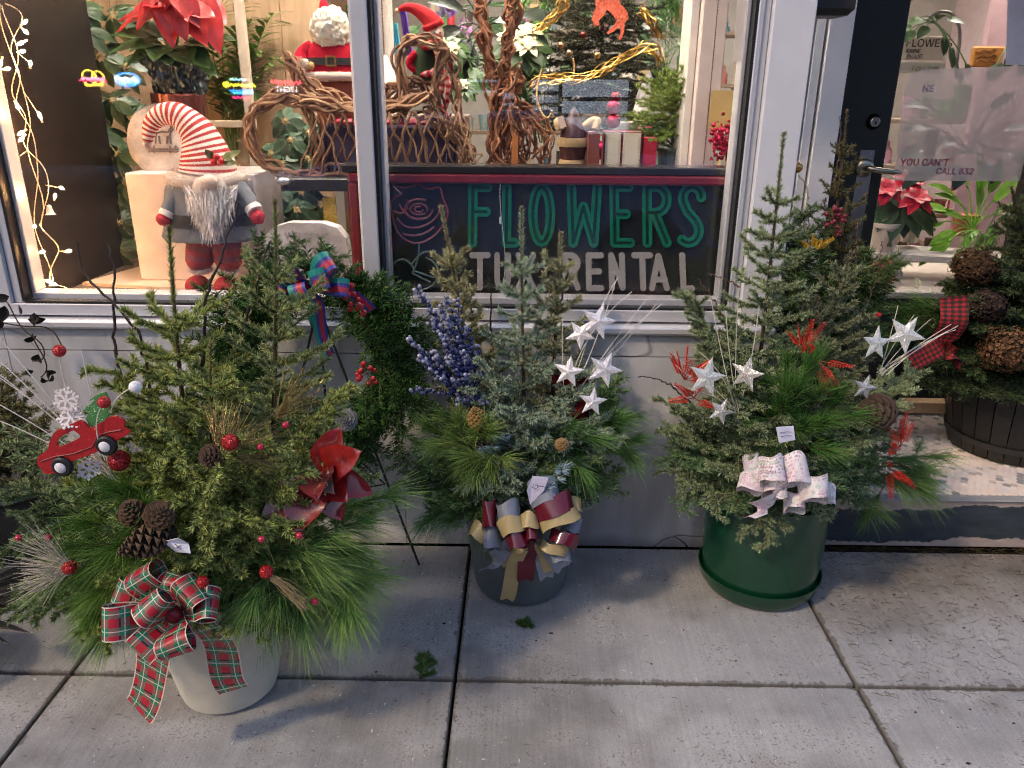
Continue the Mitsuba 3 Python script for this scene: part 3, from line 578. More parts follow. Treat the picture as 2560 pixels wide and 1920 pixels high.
# ---------------------------------------------------------------- ribbons
def strip(mb, pts, wv, col=(1, 1, 1), across=2, u0=0.0, width=None):
    pts, wv = np.asarray(pts, float), np.asarray(wv, float); n = len(pts)
    u = u0 + np.r_[0, np.cumsum(np.linalg.norm(np.diff(pts, axis=0), axis=1))]; s = np.linspace(-1, 1, across + 1)
    v = (pts[:, None] + wv[:, None] * s[None, :, None]).reshape(-1, 3); k = across + 1
    i, j = np.meshgrid(np.arange(n - 1), np.arange(across), indexing='ij')
    q = np.stack([i * k + j, (i + 1) * k + j, (i + 1) * k + j + 1, i * k + j + 1], -1).reshape(-1, 4)
    uv = np.stack([np.repeat(u, k), np.tile((s + 1) / 2, n)], 1)
    return mb.add((v, q), col, True, uv)
def band(key, S, ox, oy, yy, x0, y0, x1, y1, hw, c, dep, tilt, mat, r, u0=0.0, uv=False, bulge=.08):
    """One closed loop of ribbon seen from the side: a flattened ring between two points of a bow."""
    fw = V(0, -.86, .51); p0, p1 = [at((ox + x / S) / SC, (oy + y / S) / SC, yy) for x, y in ((x0, y0), (x1, y1))]; m = (p0 + p1) / 2; d = (p1 - p0) / 2
    w = unit(np.cross(unit(d), fw)); w = unit((w if w[2] > 0 or abs(w[2]) < .2 else -w) + fw * tilt); n = unit(np.cross(d, w)); n = n if n @ fw > 0 else -n
    a = np.linspace(-np.pi, np.pi, 37); P = m + d * (np.sin(a) * (1 + .05 * np.cos(2 * a)))[:, None] + n * (dep * np.cos(a))[:, None] + w * (.004 * np.sin(3 * a + x0))[:, None]
    W = unit(w[None] + .16 * np.sin(2 * a + y0)[:, None] * unit(d)[None]); b = MB(); strip(b, P, W * (hw / S * .00113 * (1 + bulge * np.sin(a * 2 + x0)))[:, None], c, 5, u0); return part(key, 'loop', b, mat, uv=uv)
def loop(mb, c, d, w, L, h, hw, col=(1, 1, 1), twist=0.0, n=22, u0=0.0):
    """A ribbon loop from c along d and back, w the direction of the ribbon's width, h the opening."""
    d, w = unit(d), unit(np.asarray(w, float) - unit(d) * (np.asarray(w, float) @ unit(d))); p = np.cross(d, w)
    t = np.linspace(0, 1, n); a = np.sin(np.pi * t) ** .75; o = np.sin(2 * np.pi * t) * (.35 + .65 * np.sin(np.pi * t))
    P = np.asarray(c) + d * (L * a)[:, None] + p * (h * .5 * o)[:, None]
    g = twist * (t - .5); W = w[None] * np.cos(g)[:, None] + p[None] * np.sin(g)[:, None]
    sc = .35 + .65 * np.minimum(1, np.minimum(t, 1 - t) * 6)
    return strip(mb, P, W * (hw * sc)[:, None], col, 4, u0)
def tail(mb, pts, w0, w1, hw, col=(1, 1, 1), n=24, notch=0.0, wave=0.004):
    P = spline(pts, n); t = np.linspace(0, 1, n)[:, None]; W = unit(np.asarray(w0) * (1 - t) + np.asarray(w1) * t)
    T = unit(np.gradient(P, axis=0)); W = unit(W - T * (W * T).sum(1, keepdims=True)); N = np.cross(T, W); P = P + N * (wave * np.sin(t * 9))
    sc = np.minimum(1, .35 + t[:, 0] * 4)
    strip(mb, P, W * (hw * sc)[:, None], col, 4)
    if notch:
        e, T, W = P[-1], T[-1], W[-1] * hw
        mb.add(([e - W, e, e - W * .85 + T * notch, e + W, e + W * .85 + T * notch], [[0, 2, 1], [1, 4, 3]]), col, False, np.array([[0, 0], [0, .5], [.03, .05], [0, 1], [.03, .95]]))
    return mb
# ---------------------------------------------------------------- planters on the pavement
def pxpoly(pts, s, ox, oy, Y):
    """An outline measured on the photograph, as a flat shape (x, z) standing at depth Y."""
    P = [at((x / s + ox) / SC, (y / s + oy) / SC, Y) for x, y in pts]
    return Polygon([(p[0], p[2]) for p in P]).buffer(0)
def plate(poly, Y, th): return extrude(poly, th, (0, Y + th / 2, 0), WALL)
def white_star(p, R, nrm, roll, label, group=None, col=(.78, .74, .70), seed=0, th=.006):
    t = thing('star_ornament', label, 'star ornament', group); M = frame(nrm); a = np.arange(10) * np.pi / 5 + roll
    rr = np.where(np.arange(10) % 2 == 0, R, R * .42); ring = np.stack([rr * np.cos(a), rr * np.sin(a), 0 * a], 1)
    v = np.vstack([ring + V(0, 0, th * .25), ring - V(0, 0, th * .25), [[0, 0, th * 1.3], [0, 0, -th * 1.3]]]) @ M.T + p
    k = np.arange(10); n = (k + 1) % 10
    f = np.vstack([np.stack([k, n, k * 0 + 20], 1), np.stack([n + 10, k + 10, k * 0 + 21], 1), np.stack([k, k + 10, n + 10], 1), np.stack([k, n + 10, n], 1)])
    b = MB(); flakes(b, v, f, col, .0055, .16, seed, .06); part(t, 'glitter_face', b, 'glitter'); return t, t
def wires(label, root, tips, col, rad=.0012, name='wire_spray', cat='wire spray', group=None, bend=.05, seed=0, mat='satin', balls=None):
    t = thing(name, label, cat, group); r = rng(seed); root = np.asarray(root, float)
    for k, e in enumerate(tips):
        q = root + r.normal(0, .006, 3); b = MB(); b.tube(bez(q, np.asarray(e, float), r.normal(0, bend, 3) * np.linalg.norm(e - q) + V(0, 0, .02), 9), np.linspace(rad, rad * .7, 9), np.asarray(col) * (.85 + .3 * r.random()), 5)
        part(t, 'wire', b, mat)
        if balls and balls.get(k):
            rr, c, m = balls[k]; b = MB()
            s = trimesh.creation.icosphere(3 if m == 'glitter' else 2, rr)
            (flakes(b, s.vertices + e, s.faces, c, .004, .35, k) if m == 'glitter' else b.ball(e, rr, c, 2)); part(t, 'ball', b, m)
    return t
def pick_ball(label, p, R, col, seed, name='glitter_ball'):
    s = trimesh.creation.icosphere(3, R); b = MB(); flakes(b, s.vertices + p, s.faces, col, .004, .45, seed); return mono(name, label, 'ornament', b, 'glitter')
def filaments(label, root, ax, n, L, spread, col, seed, mat='satin', rad=.0007, cat='filament pick', name='filament_pick', group=None):
    r = rng(seed); d = unit(unit(ax) + spread * r.normal(size=(n, 3))); l = L * (.6 + .5 * r.random((n, 1))); P0 = np.tile(np.asarray(root, float), (n, 1)) + .004 * r.normal(size=(n, 3))
    m = P0 + d * l * .5 + r.normal(0, .003, (n, 3)); e = P0 + d * l + V(0, 0, -.012) * r.random((n, 1))
    b = MB(); c = np.repeat(np.asarray(col) * (.7 + .6 * r.random((2 * n, 1))), 6, 0)
    stems(b, np.vstack([P0, m]), np.vstack([m, e]), np.full(2 * n, rad), np.full(2 * n, rad * .8), c); return mono(name, label, cat, b, mat, group)
def berry_cluster(label, p, n, R, br, col, seed, sq=(1, .7, 1.3), name='berry_cluster', group=None):
    t = thing(name, label, 'berries', group); r = rng(seed)
    for k in range(n):
        q = np.asarray(p) + unit(r.normal(size=3)) * R * r.random() ** .4 * np.asarray(sq); b = MB(); b.ball(q, br * (.85 + .3 * r.random()), np.asarray(col) * (.8 + .4 * r.random()), 2)
        b.tube([np.asarray(p) + V(0, .01, 0), q], .0009, (.06, .04, .03), 4); part(t, 'berry', b, 'gloss')
    return t
def glitter_leaf_pick(label, root, ax, col, seed, n=7, L=.09, name='glitter_leaf_pick', lw=.016, group=None):
    t = thing(name, label, 'glitter pick', group); r = rng(seed); ax = unit(ax)
    for k in range(n):
        d = unit(ax + .55 * r.normal(size=3)); s = unit(np.cross(d, r.normal(size=3))); n3 = np.cross(s, d); q = np.asarray(root) + d * .01; l = L * (.6 + .5 * r.random()); b = MB()
        for m in range(9):       # a fronded leaf: small blades along a rib
            f = .2 + .8 * m / 8; o = q + d * l * f
            for sg in (-1, 1):
                e = o + (s * sg * .8 + d * .7) * lw * (1.15 - .7 * f); w = unit(np.cross(e - o, n3)) * .0028
                flakes(b, np.array([o - w * .6, (o + e) / 2 + w + n3 * .002, e, (o + e) / 2 - w + n3 * .002]), [[0, 1, 2], [0, 2, 3]], col, .004, .5, seed + m, .2)
        b.tube([np.asarray(root), q + d * l], .0012, np.asarray(col) * .6, 4); part(t, 'frond', b, 'glitter')
    return t
def tag_card(label, pts, Y, col=(.80, .80, .86), marks=()):
    t = thing('price_tag', label, 'tag'); v = np.array([at(u, w, Y + dy) for u, w, dy in pts]); n = unit(np.cross(v[1] - v[0], v[2] - v[0])); n = n if n[1] < 0 else -n
    k = len(v); vv = np.vstack([v + n * .0006, v - n * .0006]); ff = [[0, i, i + 1] for i in range(1, k - 1)] + [[k, k + i + 1, k + i] for i in range(1, k - 1)] + [x for i in range(k) for x in ([i, k + i, k + (i + 1) % k], [i, k + (i + 1) % k, (i + 1) % k])]
    b = MB(); b.add((vv, ff), col); part(t, 'card', b, 'matte')
    if marks:
        b = MB()
        for m in marks: b.tube([at(u, w, Y) + n * .0026 for u, w in m], .0008, (.05, .05, .12), 4)
        part(t, 'writing', b, 'matte')
    return t
def bare_twig(label, px, Y0, Y1, col, seed, rad=.0042):
    t = thing('bare_twig', label, 'twig'); P = [at(u, v, Y0 + (Y1 - Y0) * i / (len(px) - 1)) for i, (u, v) in enumerate(px)]; C = spline(P, 26); r = rng(seed); C[1:-1] += r.normal(0, .0022, (24, 3)); b = MB()
    R = np.linspace(rad, rad * .45, 26) * (1 + .25 * (r.random(26) < .2)); b.tube(C, R, col, 6)
    for k in range(4, 25, 3): b.tube([C[k], C[k] + unit(C[k] - C[k - 1]) * .006 + r.normal(0, .003, 3)], [.002, .001], np.asarray(col) * 1.3, 4)
    part(t, 'stem', b, 'satin'); return t

# ---- first planter: the cream pot at the left
r = rng(101); C1 = V(-.795, -.735, 0)
b = MB(); b.add(lathe([(0, .004), (.112, .004), (.126, .012), (.131, .03), (.150, .14), (.163, .30), (.168, .335), (.172, .36), (.165, .362), (.158, .33), (.15, .30), (0, .29)], C1, 56), (.50, .475, .40), 40)
cream = thing('flower_pot', 'cream plastic pot on the pavement at the front left, under the plaid bow', 'pot'); part(cream, 'body', b, 'satin'); part(cream, 'soil', pot_needles_soil(C1, .155, .315), 'matte')
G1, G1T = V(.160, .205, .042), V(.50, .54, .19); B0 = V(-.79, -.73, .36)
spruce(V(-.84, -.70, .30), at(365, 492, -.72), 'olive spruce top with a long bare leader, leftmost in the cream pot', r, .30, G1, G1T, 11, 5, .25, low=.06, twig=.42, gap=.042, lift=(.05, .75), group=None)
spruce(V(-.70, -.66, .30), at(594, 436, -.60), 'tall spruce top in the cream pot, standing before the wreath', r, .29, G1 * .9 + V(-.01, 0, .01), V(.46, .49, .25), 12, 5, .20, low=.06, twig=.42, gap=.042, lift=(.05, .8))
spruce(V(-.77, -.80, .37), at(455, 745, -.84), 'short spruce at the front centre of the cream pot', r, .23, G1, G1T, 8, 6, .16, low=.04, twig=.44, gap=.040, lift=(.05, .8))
for i, (u, v, y, ln) in enumerate([(330, 1010, -.98, .1), (430, 1090, -1.02, .1), (520, 1120, -1.01, .1), (610, 1010, -.95, .1), (655, 1080, -.9, .1), (700, 960, -.8, .1), (380, 960, -.98, .1), (470, 1010, -1.02, .1), (560, 960, -.98, .1),
                                   (350, 1130, -.99, .1), (460, 1150, -1.02, .1), (560, 1150, -.99, .1), (650, 1130, -.95, .1), (735, 850, -.7, .1), (480, 1190, -1.0, .1), (540, 1200, -.98, .1), (300, 880, -.9, .1), (250, 800, -.75, .1), (690, 1230, -.88, 0), (620, 1220, -.92, 0)]):
    fir_bough('spruce bough pushed in low among the pine in the cream pot', B0 + V(0, 0, .02) + r.normal(0, .03, 3), at(u, v, y), r, G1 * (.8 + .5 * r.random()), G1T * (.8 + .5 * r.random()), 'spruce boughs in the cream pot', 'spruce', (0, 0, .05), .38, .036, 2, 1.0, 0, unit(r.normal(0, .5, 3) + V(0, 0, 1)), name='spruce_bough')
for i, (u, v, y) in enumerate([(35, 950, -.72), (20, 1050, -.78), (120, 1000, -.85), (70, 1130, -.85), (20, 1180, -.85), (60, 1270, -.88), (30, 1310, -.80), (90, 1310, -.82), (150, 1300, -.84), (200, 1060, -.9), (290, 1120, -.95), (110, 1210, -.92)]):
    fir_bough('fir bough reaching out of the cream pot to the left', B0 + r.normal(0, .025, 3), at(u, v, y), r, V(.10, .16, .06) * (.8 + .5 * r.random()), V(.25, .32, .15), 'fir boughs at the left of the cream pot', 'spruce' if v > 1295 or i % 3 == 1 else 'fir', (0, 0, .09), .36, .03, 2, 1.0, .5)
for i, (u, v, y) in enumerate([(190, 1130, -.93), (250, 1060, -.95), (150, 1240, -.95), (215, 1330, -.95), (260, 1180, -1.0), (330, 1100, -1.0), (170, 1180, -.95), (230, 1270, -.95)]):
    pine_bough('long needled pine bough at the left of the cream pot', B0 + r.normal(0, .02, 3), at(u, v, y), r, V(.085, .20, .03), V(.21, .34, .07), 'long pine boughs left of the plaid bow', 6, .105, (0, 0, .06), .3, 90)
for i, (u, v, y) in enumerate([(770, 1130, -.80), (740, 1190, -.82), (760, 1250, -.84), (700, 1160, -.88), (690, 1230, -.9), (640, 1260, -.88), (720, 1290, -.84), (700, 1310, -.82), (760, 1090, -.74), (655, 1190, -.93)]):
    pine_bough('long needled pine bough fanning out to the right of the cream pot', B0 + r.normal(0, .02, 3), at(u, v, y), r, V(.075, .20, .035), V(.27, .40, .13), 'long pine boughs right of the plaid bow', 6, .125, (0, 0, .05), .22, 95, .42)
for px, Y0, Y1, sd, lb in (([(330, 900), (318, 790), (278, 690), (228, 640), (168, 522)], -.72, -.72, 1, 'dark bare twig leaning left out of the cream pot, crossing the lower window corner'), ([(275, 850), (252, 770), (247, 650), (243, 560), (232, 528)], -.66, -.62, 2, 'upright dark twig at the left of the cream pot'),
                           ([(425, 800), (444, 740), (440, 690), (470, 580), (500, 490), (516, 438)], -.70, -.66, 3, 'dark bare twig in front of the gnome'), ([(482, 860), (500, 780), (540, 660), (560, 590), (585, 520)], -.64, -.6, 4, 'dark bare twig beside the spruce near the wreath')):
    bare_twig(lb, px, Y0, Y1, (.035, .022, .018), sd)
# truck pick with its tree, snowflakes and balls on wires
Yt = -.98; S7, O7 = 4.148, (0, 850)
body = pxpoly([(400, 1240), (420, 1200), (510, 1140), (530, 1060), (562, 985), (590, 950), (830, 840), (870, 855), (930, 920), (960, 922), (1150, 803), (1220, 795), (1270, 825), (1290, 850), (1278, 900), (1345, 950), (1300, 985), (1215, 1015), (1200, 1060), (1040, 1130), (900, 1190), (740, 1245), (740, 1290), (600, 1340), (560, 1370), (480, 1375), (405, 1290)], S7, *O7, Yt)
hole = pxpoly([(592, 1068), (612, 1010), (770, 930), (845, 985), (838, 1010), (640, 1105), (600, 1095)], S7, *O7, Yt)
trk = thing('truck_pick', 'red glitter pickup truck cut-out with black wheels and a little green tree in its bed', 'ornament')
def flecks(key, poly, Y, n, col, seed):
    rr = rng(seed); x0, z0, x1, z1 = poly.bounds; b = MB(); k = 0
    while k < n:
        x, z = x0 + (x1 - x0) * rr.random(), z0 + (z1 - z0) * rr.random()
        if poly.contains(Point(x, z)):
            a = rr.random() * 6.3; h = .0009 * (.6 + .9 * rr.random()); t3 = rr.normal(0, .0006, 3); b.add(([[x + h * math.cos(a + j * 2.1), Y - .0006 + t3[j], z + h * math.sin(a + j * 2.1)] for j in range(3)], [[0, 1, 2]]), np.clip(np.asarray(col) * (.6 + 1.3 * rr.random()), 0, .9)); k += 1
    part(key, 'glitter_flakes', b, 'metal', kind='stuff')
BD = body.buffer(.002).difference(hole)
b = MB(); b.add(plate(BD, Yt, .006), (.40, .014, .018)); part(trk, 'body', b, 'satin'); flecks(trk, BD, Yt - .003, 420, (.62, .06, .05), 3)
b = MB(); b.tube([at((x / S7) / SC, (y / S7 + 850) / SC, Yt - .004) for x, y in [(420, 1260), (560, 1210), (760, 1180), (960, 1105), (1010, 1000), (1100, 960), (1260, 930)]], .0016, (.22, .008, .012), 5); part(trk, 'trim_line', b, 'satin')
for x, y in ((665, 1300), (1120, 1082)):
    p = at((x / S7) / SC, (y / S7 + 850) / SC, Yt); b = MB(); b.add(lathe([(0, .011), (.019, .010), (.0225, .006), (.0225, 0), (0, 0)], p + V(0, -.003, 0), 32, frame((0, -1, 0))), (.012, .012, .012), 40); w = part(trk, 'wheel', b, 'satin')
    b = MB(); b.add(lathe([(0, .015), (.009, .0135), (.0125, .010), (.0125, .008)], p + V(-.0012, -.003, 0), 28, frame((0, -1, 0))), (.72, .70, .72), 40); part(w, 'hub', b, 'satin')
tr = pxpoly([(1072, 555), (985, 580), (905, 640), (965, 640), (895, 700), (835, 750), (915, 752), (870, 830), (905, 900), (935, 920), (1000, 900), (1080, 840), (1130, 760), (1085, 765), (1120, 690), (1080, 690), (1105, 620)], S7, *O7, Yt)
b = MB(); b.add(plate(tr, Yt + .010, .006), (.07, .24, .075)); tk = part(trk, 'tree', b, 'satin'); flecks(tk, tr, Yt + .007, 320, (.30, .62, .30), 5)
root = at(292, 1165 / 1.0 * .72 + 190, -.9) if False else at((1190 / S7) / SC, (1420 / S7 + 850) / SC, -.90)
def w7(x, y, Y=-.93): return at((x / S7) / SC, (y / S7 + 850) / SC, Y)
wires('white wire spray fanning left out of the cream pot behind the truck', root, [w7(20, 10), w7(0, 395), w7(-60, 640), w7(10, 230), w7(0, 840), w7(-40, 330), w7(840, 90, -.9), w7(300, 480)], (.66, .60, .54), .0016, seed=4, bend=.03)
for lb, P, e, Rb, cc, m in (('small red glitter ball on a white wire at the left, against the marble', [(690, 520), (640, 330), (615, 160)], (615, 112), .0125, (.40, .02, .02), 'glitter'), ('small red glitter ball on a wire in front of the green tree cut-out', [(1090, 1250), (1010, 1000), (1000, 850), (1050, 690)], (1078, 645), .013, (.40, .02, .02), 'glitter'), ('white ball on a curved wire above the truck', [(1150, 760), (1200, 620), (1340, 510)], (1403, 485), .0125, (.76, .75, .76), 'satin')):
    t = thing('wire_ball', lb, 'ball pick'); b = MB(); b.tube(spline([w7(x, y, Yt - .01) for x, y in P] + [w7(*e, Yt - .01)], 12), .0013, (.62, .60, .50), 5); part(t, 'wire', b, 'satin')
    s = trimesh.creation.icosphere(3, Rb); b = MB(); (flakes(b, s.vertices + w7(*e, Yt - .01), s.faces, cc, .004, .3, 3) if m == 'glitter' else b.ball(w7(*e, Yt - .01), Rb, cc, 3)); part(t, 'ball', b, m)
def snowflake(label, c, R, nrm, roll):
    t = thing('snowflake', label, 'snowflake'); sh = []
    for k in range(6):
        a = roll + k * np.pi / 3; d = V(np.cos(a), np.sin(a)); sh.append(LineString([(0, 0), tuple(d * R)]).buffer(R * .09)); sh.append(Point(*(d * R)).buffer(R * .14))
        for s in (-1, 1):
            e = V(np.cos(a + s * .9), np.sin(a + s * .9)) * R * .38; sh.append(LineString([tuple(d * R * .55), tuple(d * R * .55 + e)]).buffer(R * .085)); sh.append(Point(*(d * R * .55 + e)).buffer(R * .12))
    b = MB(); M = frame(nrm); b.add(extrude(unary_union(sh).simplify(R * .02), .004, c, M), (.72, .66, .64), 30); part(t, 'face', b, 'matte')
snowflake('pale pink snowflake above the red truck, the upper of two', w7(695, 620, Yt + .01), .026, (0, -1, .2), .3)
snowflake('pale pink snowflake tucked behind the truck roof', w7(740, 810, Yt + .012), .025, (.1, -.7, .7), .1)
snowflake('white snowflake curled below the truck', w7(930, 1345, -.95), .024, (.2, -.6, .8), .5)
pick_ball('big red glitter ball just right of the truck', w7(1235, 1250, -.96), .023, (.30, .008, .012), 7)
for u, v, y, R, lb in ((497, 955, -1.0, .017, 'red glitter ball among gold filaments in the middle of the cream pot'), (575, 1235, -1.02, .015, 'dark red ball low at the right of the cream pot'), (438, 1257, -1.06, .013, 'dark red ball just above the plaid bow'), (150, 1225, -1.0, .016, 'red ball in the pale filaments at far left')):
    pick_ball(lb, at(u, v, y), R, (.38, .012, .014), int(u))
for u, v, y, lb in ((617, 918, -.95, 'upper right'), (563, 965, -.99, 'beside the gold filaments'), (565, 1165, -1.05, 'below the poinsettia'), (647, 1157, -1.02, 'on the long pine at right'), (680, 1300, -1.0, 'lowest at right'), (40, 1162, -.95, 'far left edge'), (105, 1162, -.98, 'left, beside the pale filaments')):
    b = MB(); p = at(u, v, y); b.ball(p, .0075, (.45, .015, .05), 2); b.tube(bez(p + V(0, .06, -.10), p, (0, 0, .02), 5), .0008, (.3, .2, .1), 4); mono('berry_pick', 'pink red berry on a wire in the cream pot, ' + lb, 'berry', b, 'gloss')
for i, (u, v, du, dv, y) in enumerate([(485, 975, 10, -110, -1.0), (500, 970, 110, -60, -1.0), (520, 990, 90, 5, -1.0), (600, 900, 70, -100, -.85), (470, 960, -10, -90, -.98)]):
    p, q = at(u, v, y), at(u + du, v + dv, y + .05); filaments('gold filaments sprayed around the red balls in the cream pot', p, q - p, 34, np.linalg.norm(q - p), .22, (.42, .30, .13), 40 + i, 'metal', group='gold filaments in the cream pot')
for i, (u, v, du, dv) in enumerate([(150, 1220, -110, -70), (150, 1228, -120, -10), (150, 1235, -110, 40)]):
    p, q = at(u, v, -1.0), at(u + du, v + dv, -1.0); filaments('pale glittering filaments spread at the left edge of the cream pot', p, q - p, 40, np.linalg.norm(q - p), .25, (.50, .44, .36), 60 + i, 'satin', group='pale filaments at far left')
p, q = at(585, 1245, -1.02), at(660, 1300, -1.03); filaments('tan filaments behind the dark red ball at right', p, q - p, 40, .1, .15, (.36, .26, .13), 71)
# twisted gold sticks
for i, (u0, v0, u1, v1, y) in enumerate([(480, 720, 505, 590, -.66), (530, 720, 560, 570, -.62), (645, 935, 697, 815, -.78), (700, 1100, 706, 1015, -.9)]):
    a = at(u0, v0, y); c = at(u1, v1, y); tt = np.linspace(0, 1, 40)[:, None]; b = MB(); b.tube(a + (c - a) * tt + .0035 * np.concatenate([np.cos(tt * 40), np.sin(tt * 40), 0 * tt], 1), .0018, (.50, .36, .18), 5)
    mono('gold_stick', 'twisted gold glitter stick rising from the cream pot', 'stick', b, 'metal', 'twisted gold sticks in the cream pot')
# red poinsettia of glossy cloth leaves
t = thing('cloth_flower', 'glossy red cloth flower with broad curling leaves at the right of the cream pot', 'artificial flower')
def leafmesh(p, d, n, L, W, curl=.0, cup=.25, k=7, tipw=1.0, wav=0.0, ph=0.0):
    """A pointed leaf from p along d, n its upper side; curl bends it, cup folds it along the midrib."""
    d = unit(d); n = unit(np.asarray(n, float) - d * (np.asarray(n, float) @ d)); s = np.cross(d, n); t = np.linspace(0, 1, k); w = W / 2 * np.sin(np.pi * np.clip(t, 0, 1) ** .8) ** .85 * tipw + 1e-4
    a = curl * t; P = p + np.cumsum(np.vstack([[0, 0, 0], (L / (k - 1)) * (d[None] * np.cos(a[1:, None]) - n[None] * np.sin(a[1:, None]))]), 0); N = n[None] * np.cos(a)[:, None] + d[None] * np.sin(a)[:, None]
    z = wav * np.sin(t * 14 + ph)[:, None] * N * W
    v = np.stack([P + s * w[:, None] + N * (cup * w)[:, None] + z, P, P - s * w[:, None] + N * (cup * w)[:, None] - z], 1).reshape(-1, 3); i = np.arange(k - 1)[:, None] * 3
    return Leaf((v, np.vstack([i + x for x in ([0, 1, 3], [1, 4, 3], [1, 2, 4], [2, 5, 4])])))
fc = at(690, 1030, -.84)
for (u, v, y, L, W, cur, c) in [(715, 940, -.86, .13, .075, .6, (.20, .012, .014)), (735, 985, -.9, .14, .09, .7, (.26, .012, .012)), (650, 1085, -.93, .16, .10, .9, (.22, .015, .02)), (600, 1090, -.92, .17, .085, .5, (.15, .012, .02)), (765, 1050, -.86, .13, .07, .5, (.28, .010, .010)), (720, 1100, -.92, .12, .08, .8, (.20, .010, .012)), (660, 1010, -.95, .13, .09, 1.1, (.16, .02, .025)), (700, 1050, -.97, .10, .05, .7, (.36, .22, .17)), (740, 1075, -.93, .11, .07, .5, (.24, .010, .010))]:
    e = at(u, v, y); q = fc + (e - fc) * .05 + V(0, .01, 0); b = MB(); b.add(leafmesh(q, e - q, V(0, -.8, .6), L, W, cur, .3, 9, wav=.05), c, True); part(t, 'petal', b, 'gloss')
# pine cones and tag
cone('brown pine cone pointing up left of the cream pot, left of the pair', at(287, 1108, -1.03), at(262, 1085, -1.06) - at(310, 1140, -1.0), .085, .026, (.055, .032, .02), rng(1), (.11, .065, .035))
cone('brown pine cone pointing up, right of the pair', at(345, 1112, -1.05), at(350, 1085, -1.10) - at(340, 1140, -1.02), .07, .028, (.06, .034, .02), rng(2), (.12, .07, .04))
cone('long brown pine cone lying level below the pair, tip to the left', at(318, 1170, -1.07), at(268, 1190, -1.10) - at(370, 1150, -1.04), .125, .030, (.055, .034, .02), rng(3), (.17, .11, .06))
cone('small dark pine cone deep in the middle of the cream pot', at(455, 985, -.99), V(-.2, -.8, .2), .06, .022, (.05, .03, .02), rng(4), (.10, .06, .04))
tag_card('crumpled white price tag lying on the spruce above the plaid bow', [(352, 1170, 0), (385, 1162, -.01), (408, 1175, .01), (412, 1195, 0), (380, 1192, .01)], -1.07, marks=[[(378, 1172), (386, 1180), (392, 1184)], [(380, 1182), (392, 1176)]])
# plaid bow
bow = thing('plaid_bow', 'red and green plaid ribbon bow with white edges hanging on the cream pot', 'bow'); bc = at(385, 1325, -1.04); rt, upv, fwv = V(1, 0, 0), V(0, .51, .86), V(0, -.86, .51)
for k, (dx, dz, df, L, h, wr, wf) in enumerate([(-1, .35, .1, .125, .05, .9, .35), (-.55, .75, .4, .105, .06, .75, .6), (-.75, -.1, .5, .12, .05, 1, .3), (-.3, .25, .9, .085, .05, .9, .2), (.45, .55, .6, .085, .05, .8, .5), (.85, .25, .35, .09, .045, .7, .7), (.25, -.55, .7, .09, .05, .9, .3), (-.35, -.55, .6, .095, .045, .8, .4), (.1, .8, .4, .08, .05, .9, .5)]):
    d = rt * dx + upv * dz + fwv * df; w = unit(np.cross(unit(d), fwv)) * wr + fwv * wf * .55 + rt * .1; b = MB(); loop(b, bc + r.normal(0, .004, 3), d, w, L * 1.25, h * 1.15, .036, (1, 1, 1), .5, 26, .01 * k); part(bow, 'loop', b, 'plaid', uv=True)
def P(u, v, y): return at(u, v, y)
b = MB(); tail(b, [bc, P(350, 1375, -1.09), P(325, 1440, -1.06), P(318, 1500, -1.05), P(300, 1535, -1.04)], V(.94, -.2, .1), V(.75, -.3, -.5), .042, (1, 1, 1), 30, 0); part(bow, 'tail', b, 'plaid', uv=True)
b = MB(); tail(b, [bc, P(455, 1365, -1.03), P(480, 1420, -1.01), P(505, 1490, -.985)], V(.9, -.2, .1), V(.98, .1, .05), .040, (1, 1, 1), 30, 0); part(bow, 'tail', b, 'plaid', uv=True)
b = MB(); b.ball(bc + fwv * .03, .018, (.2, .01, .02), 2, (1.1, .8, 1)); part(bow, 'knot', b, 'satin')
# ---- wreath on a wire easel, leaning on the marble between the first two planters
r = rng(202)
wc, WR = at(690, 778, -.13), .225
tl = math.radians(8); wx, wz, wn = V(1, 0, 0), V(0, math.sin(tl), math.cos(tl)), V(0, -math.cos(tl), math.sin(tl))
wr = thing('wreath', 'big evergreen wreath with a plaid bow, cones and red berries hanging on a wire easel', 'wreath')
def wpt(a, R, o=0.0): return wc + (wx * math.cos(a) + wz * math.sin(a)) * R + wn * o
b = MB(); b.tube([wpt(a, WR) for a in np.linspace(0, 2 * np.pi, 40)], .012, (.05, .035, .02), 6); part(wr, 'ring', b, 'matte')
for i in range(190):
    a = r.random() * 2 * np.pi; R = WR + r.normal(0, .030); side = r.normal(0, .7)
    rad = wx * math.cos(a) + wz * math.sin(a); tan = -wx * math.sin(a) + wz * math.cos(a)
    d = unit(tan * -1.0 + rad * (.55 * side + .42) + wn * (.45 + .4 * r.random())); l = .11 + .08 * r.random(); q = wpt(a, R, -.005)
    lim = q[1] + d[1] * l
    bough(wr, q, q + d * l, r, 'fir', V(.026, .072, .016) * (.6 + .7 * r.random()), V(.065, .15, .034), wn * .01, .42, .026, 1, wn, BARK, 1.25, .75, .5, .0022, name='sprig')
WB = at(672, 612, -.26)
tb = thing('tartan_bow', 'bow of teal, purple and red striped ribbon on top of the wreath', 'bow')
for k, (u, v, u2, v2, hw, fo) in enumerate([(672, 625, 628, 598, .022, .2), (672, 625, 700, 578, .024, .5), (672, 625, 650, 628, .022, .8), (676, 625, 730, 622, .02, .4), (672, 628, 616, 622, .018, .3), (674, 622, 690, 606, .024, 1.0)]):
    c0, c1 = at(u, v, -.34), at(u2, v2, -.36 - .05 * fo); d = c1 - c0; b = MB(); loop(b, c0, d, np.cross(unit(d), V(0, -1, 0)) + V(0, -.5, 0), np.linalg.norm(d) * 1.35, .05, hw * 1.2, (1, 1, 1), .6, 22); part(tb, 'loop', b, 'tartan', uv=True)
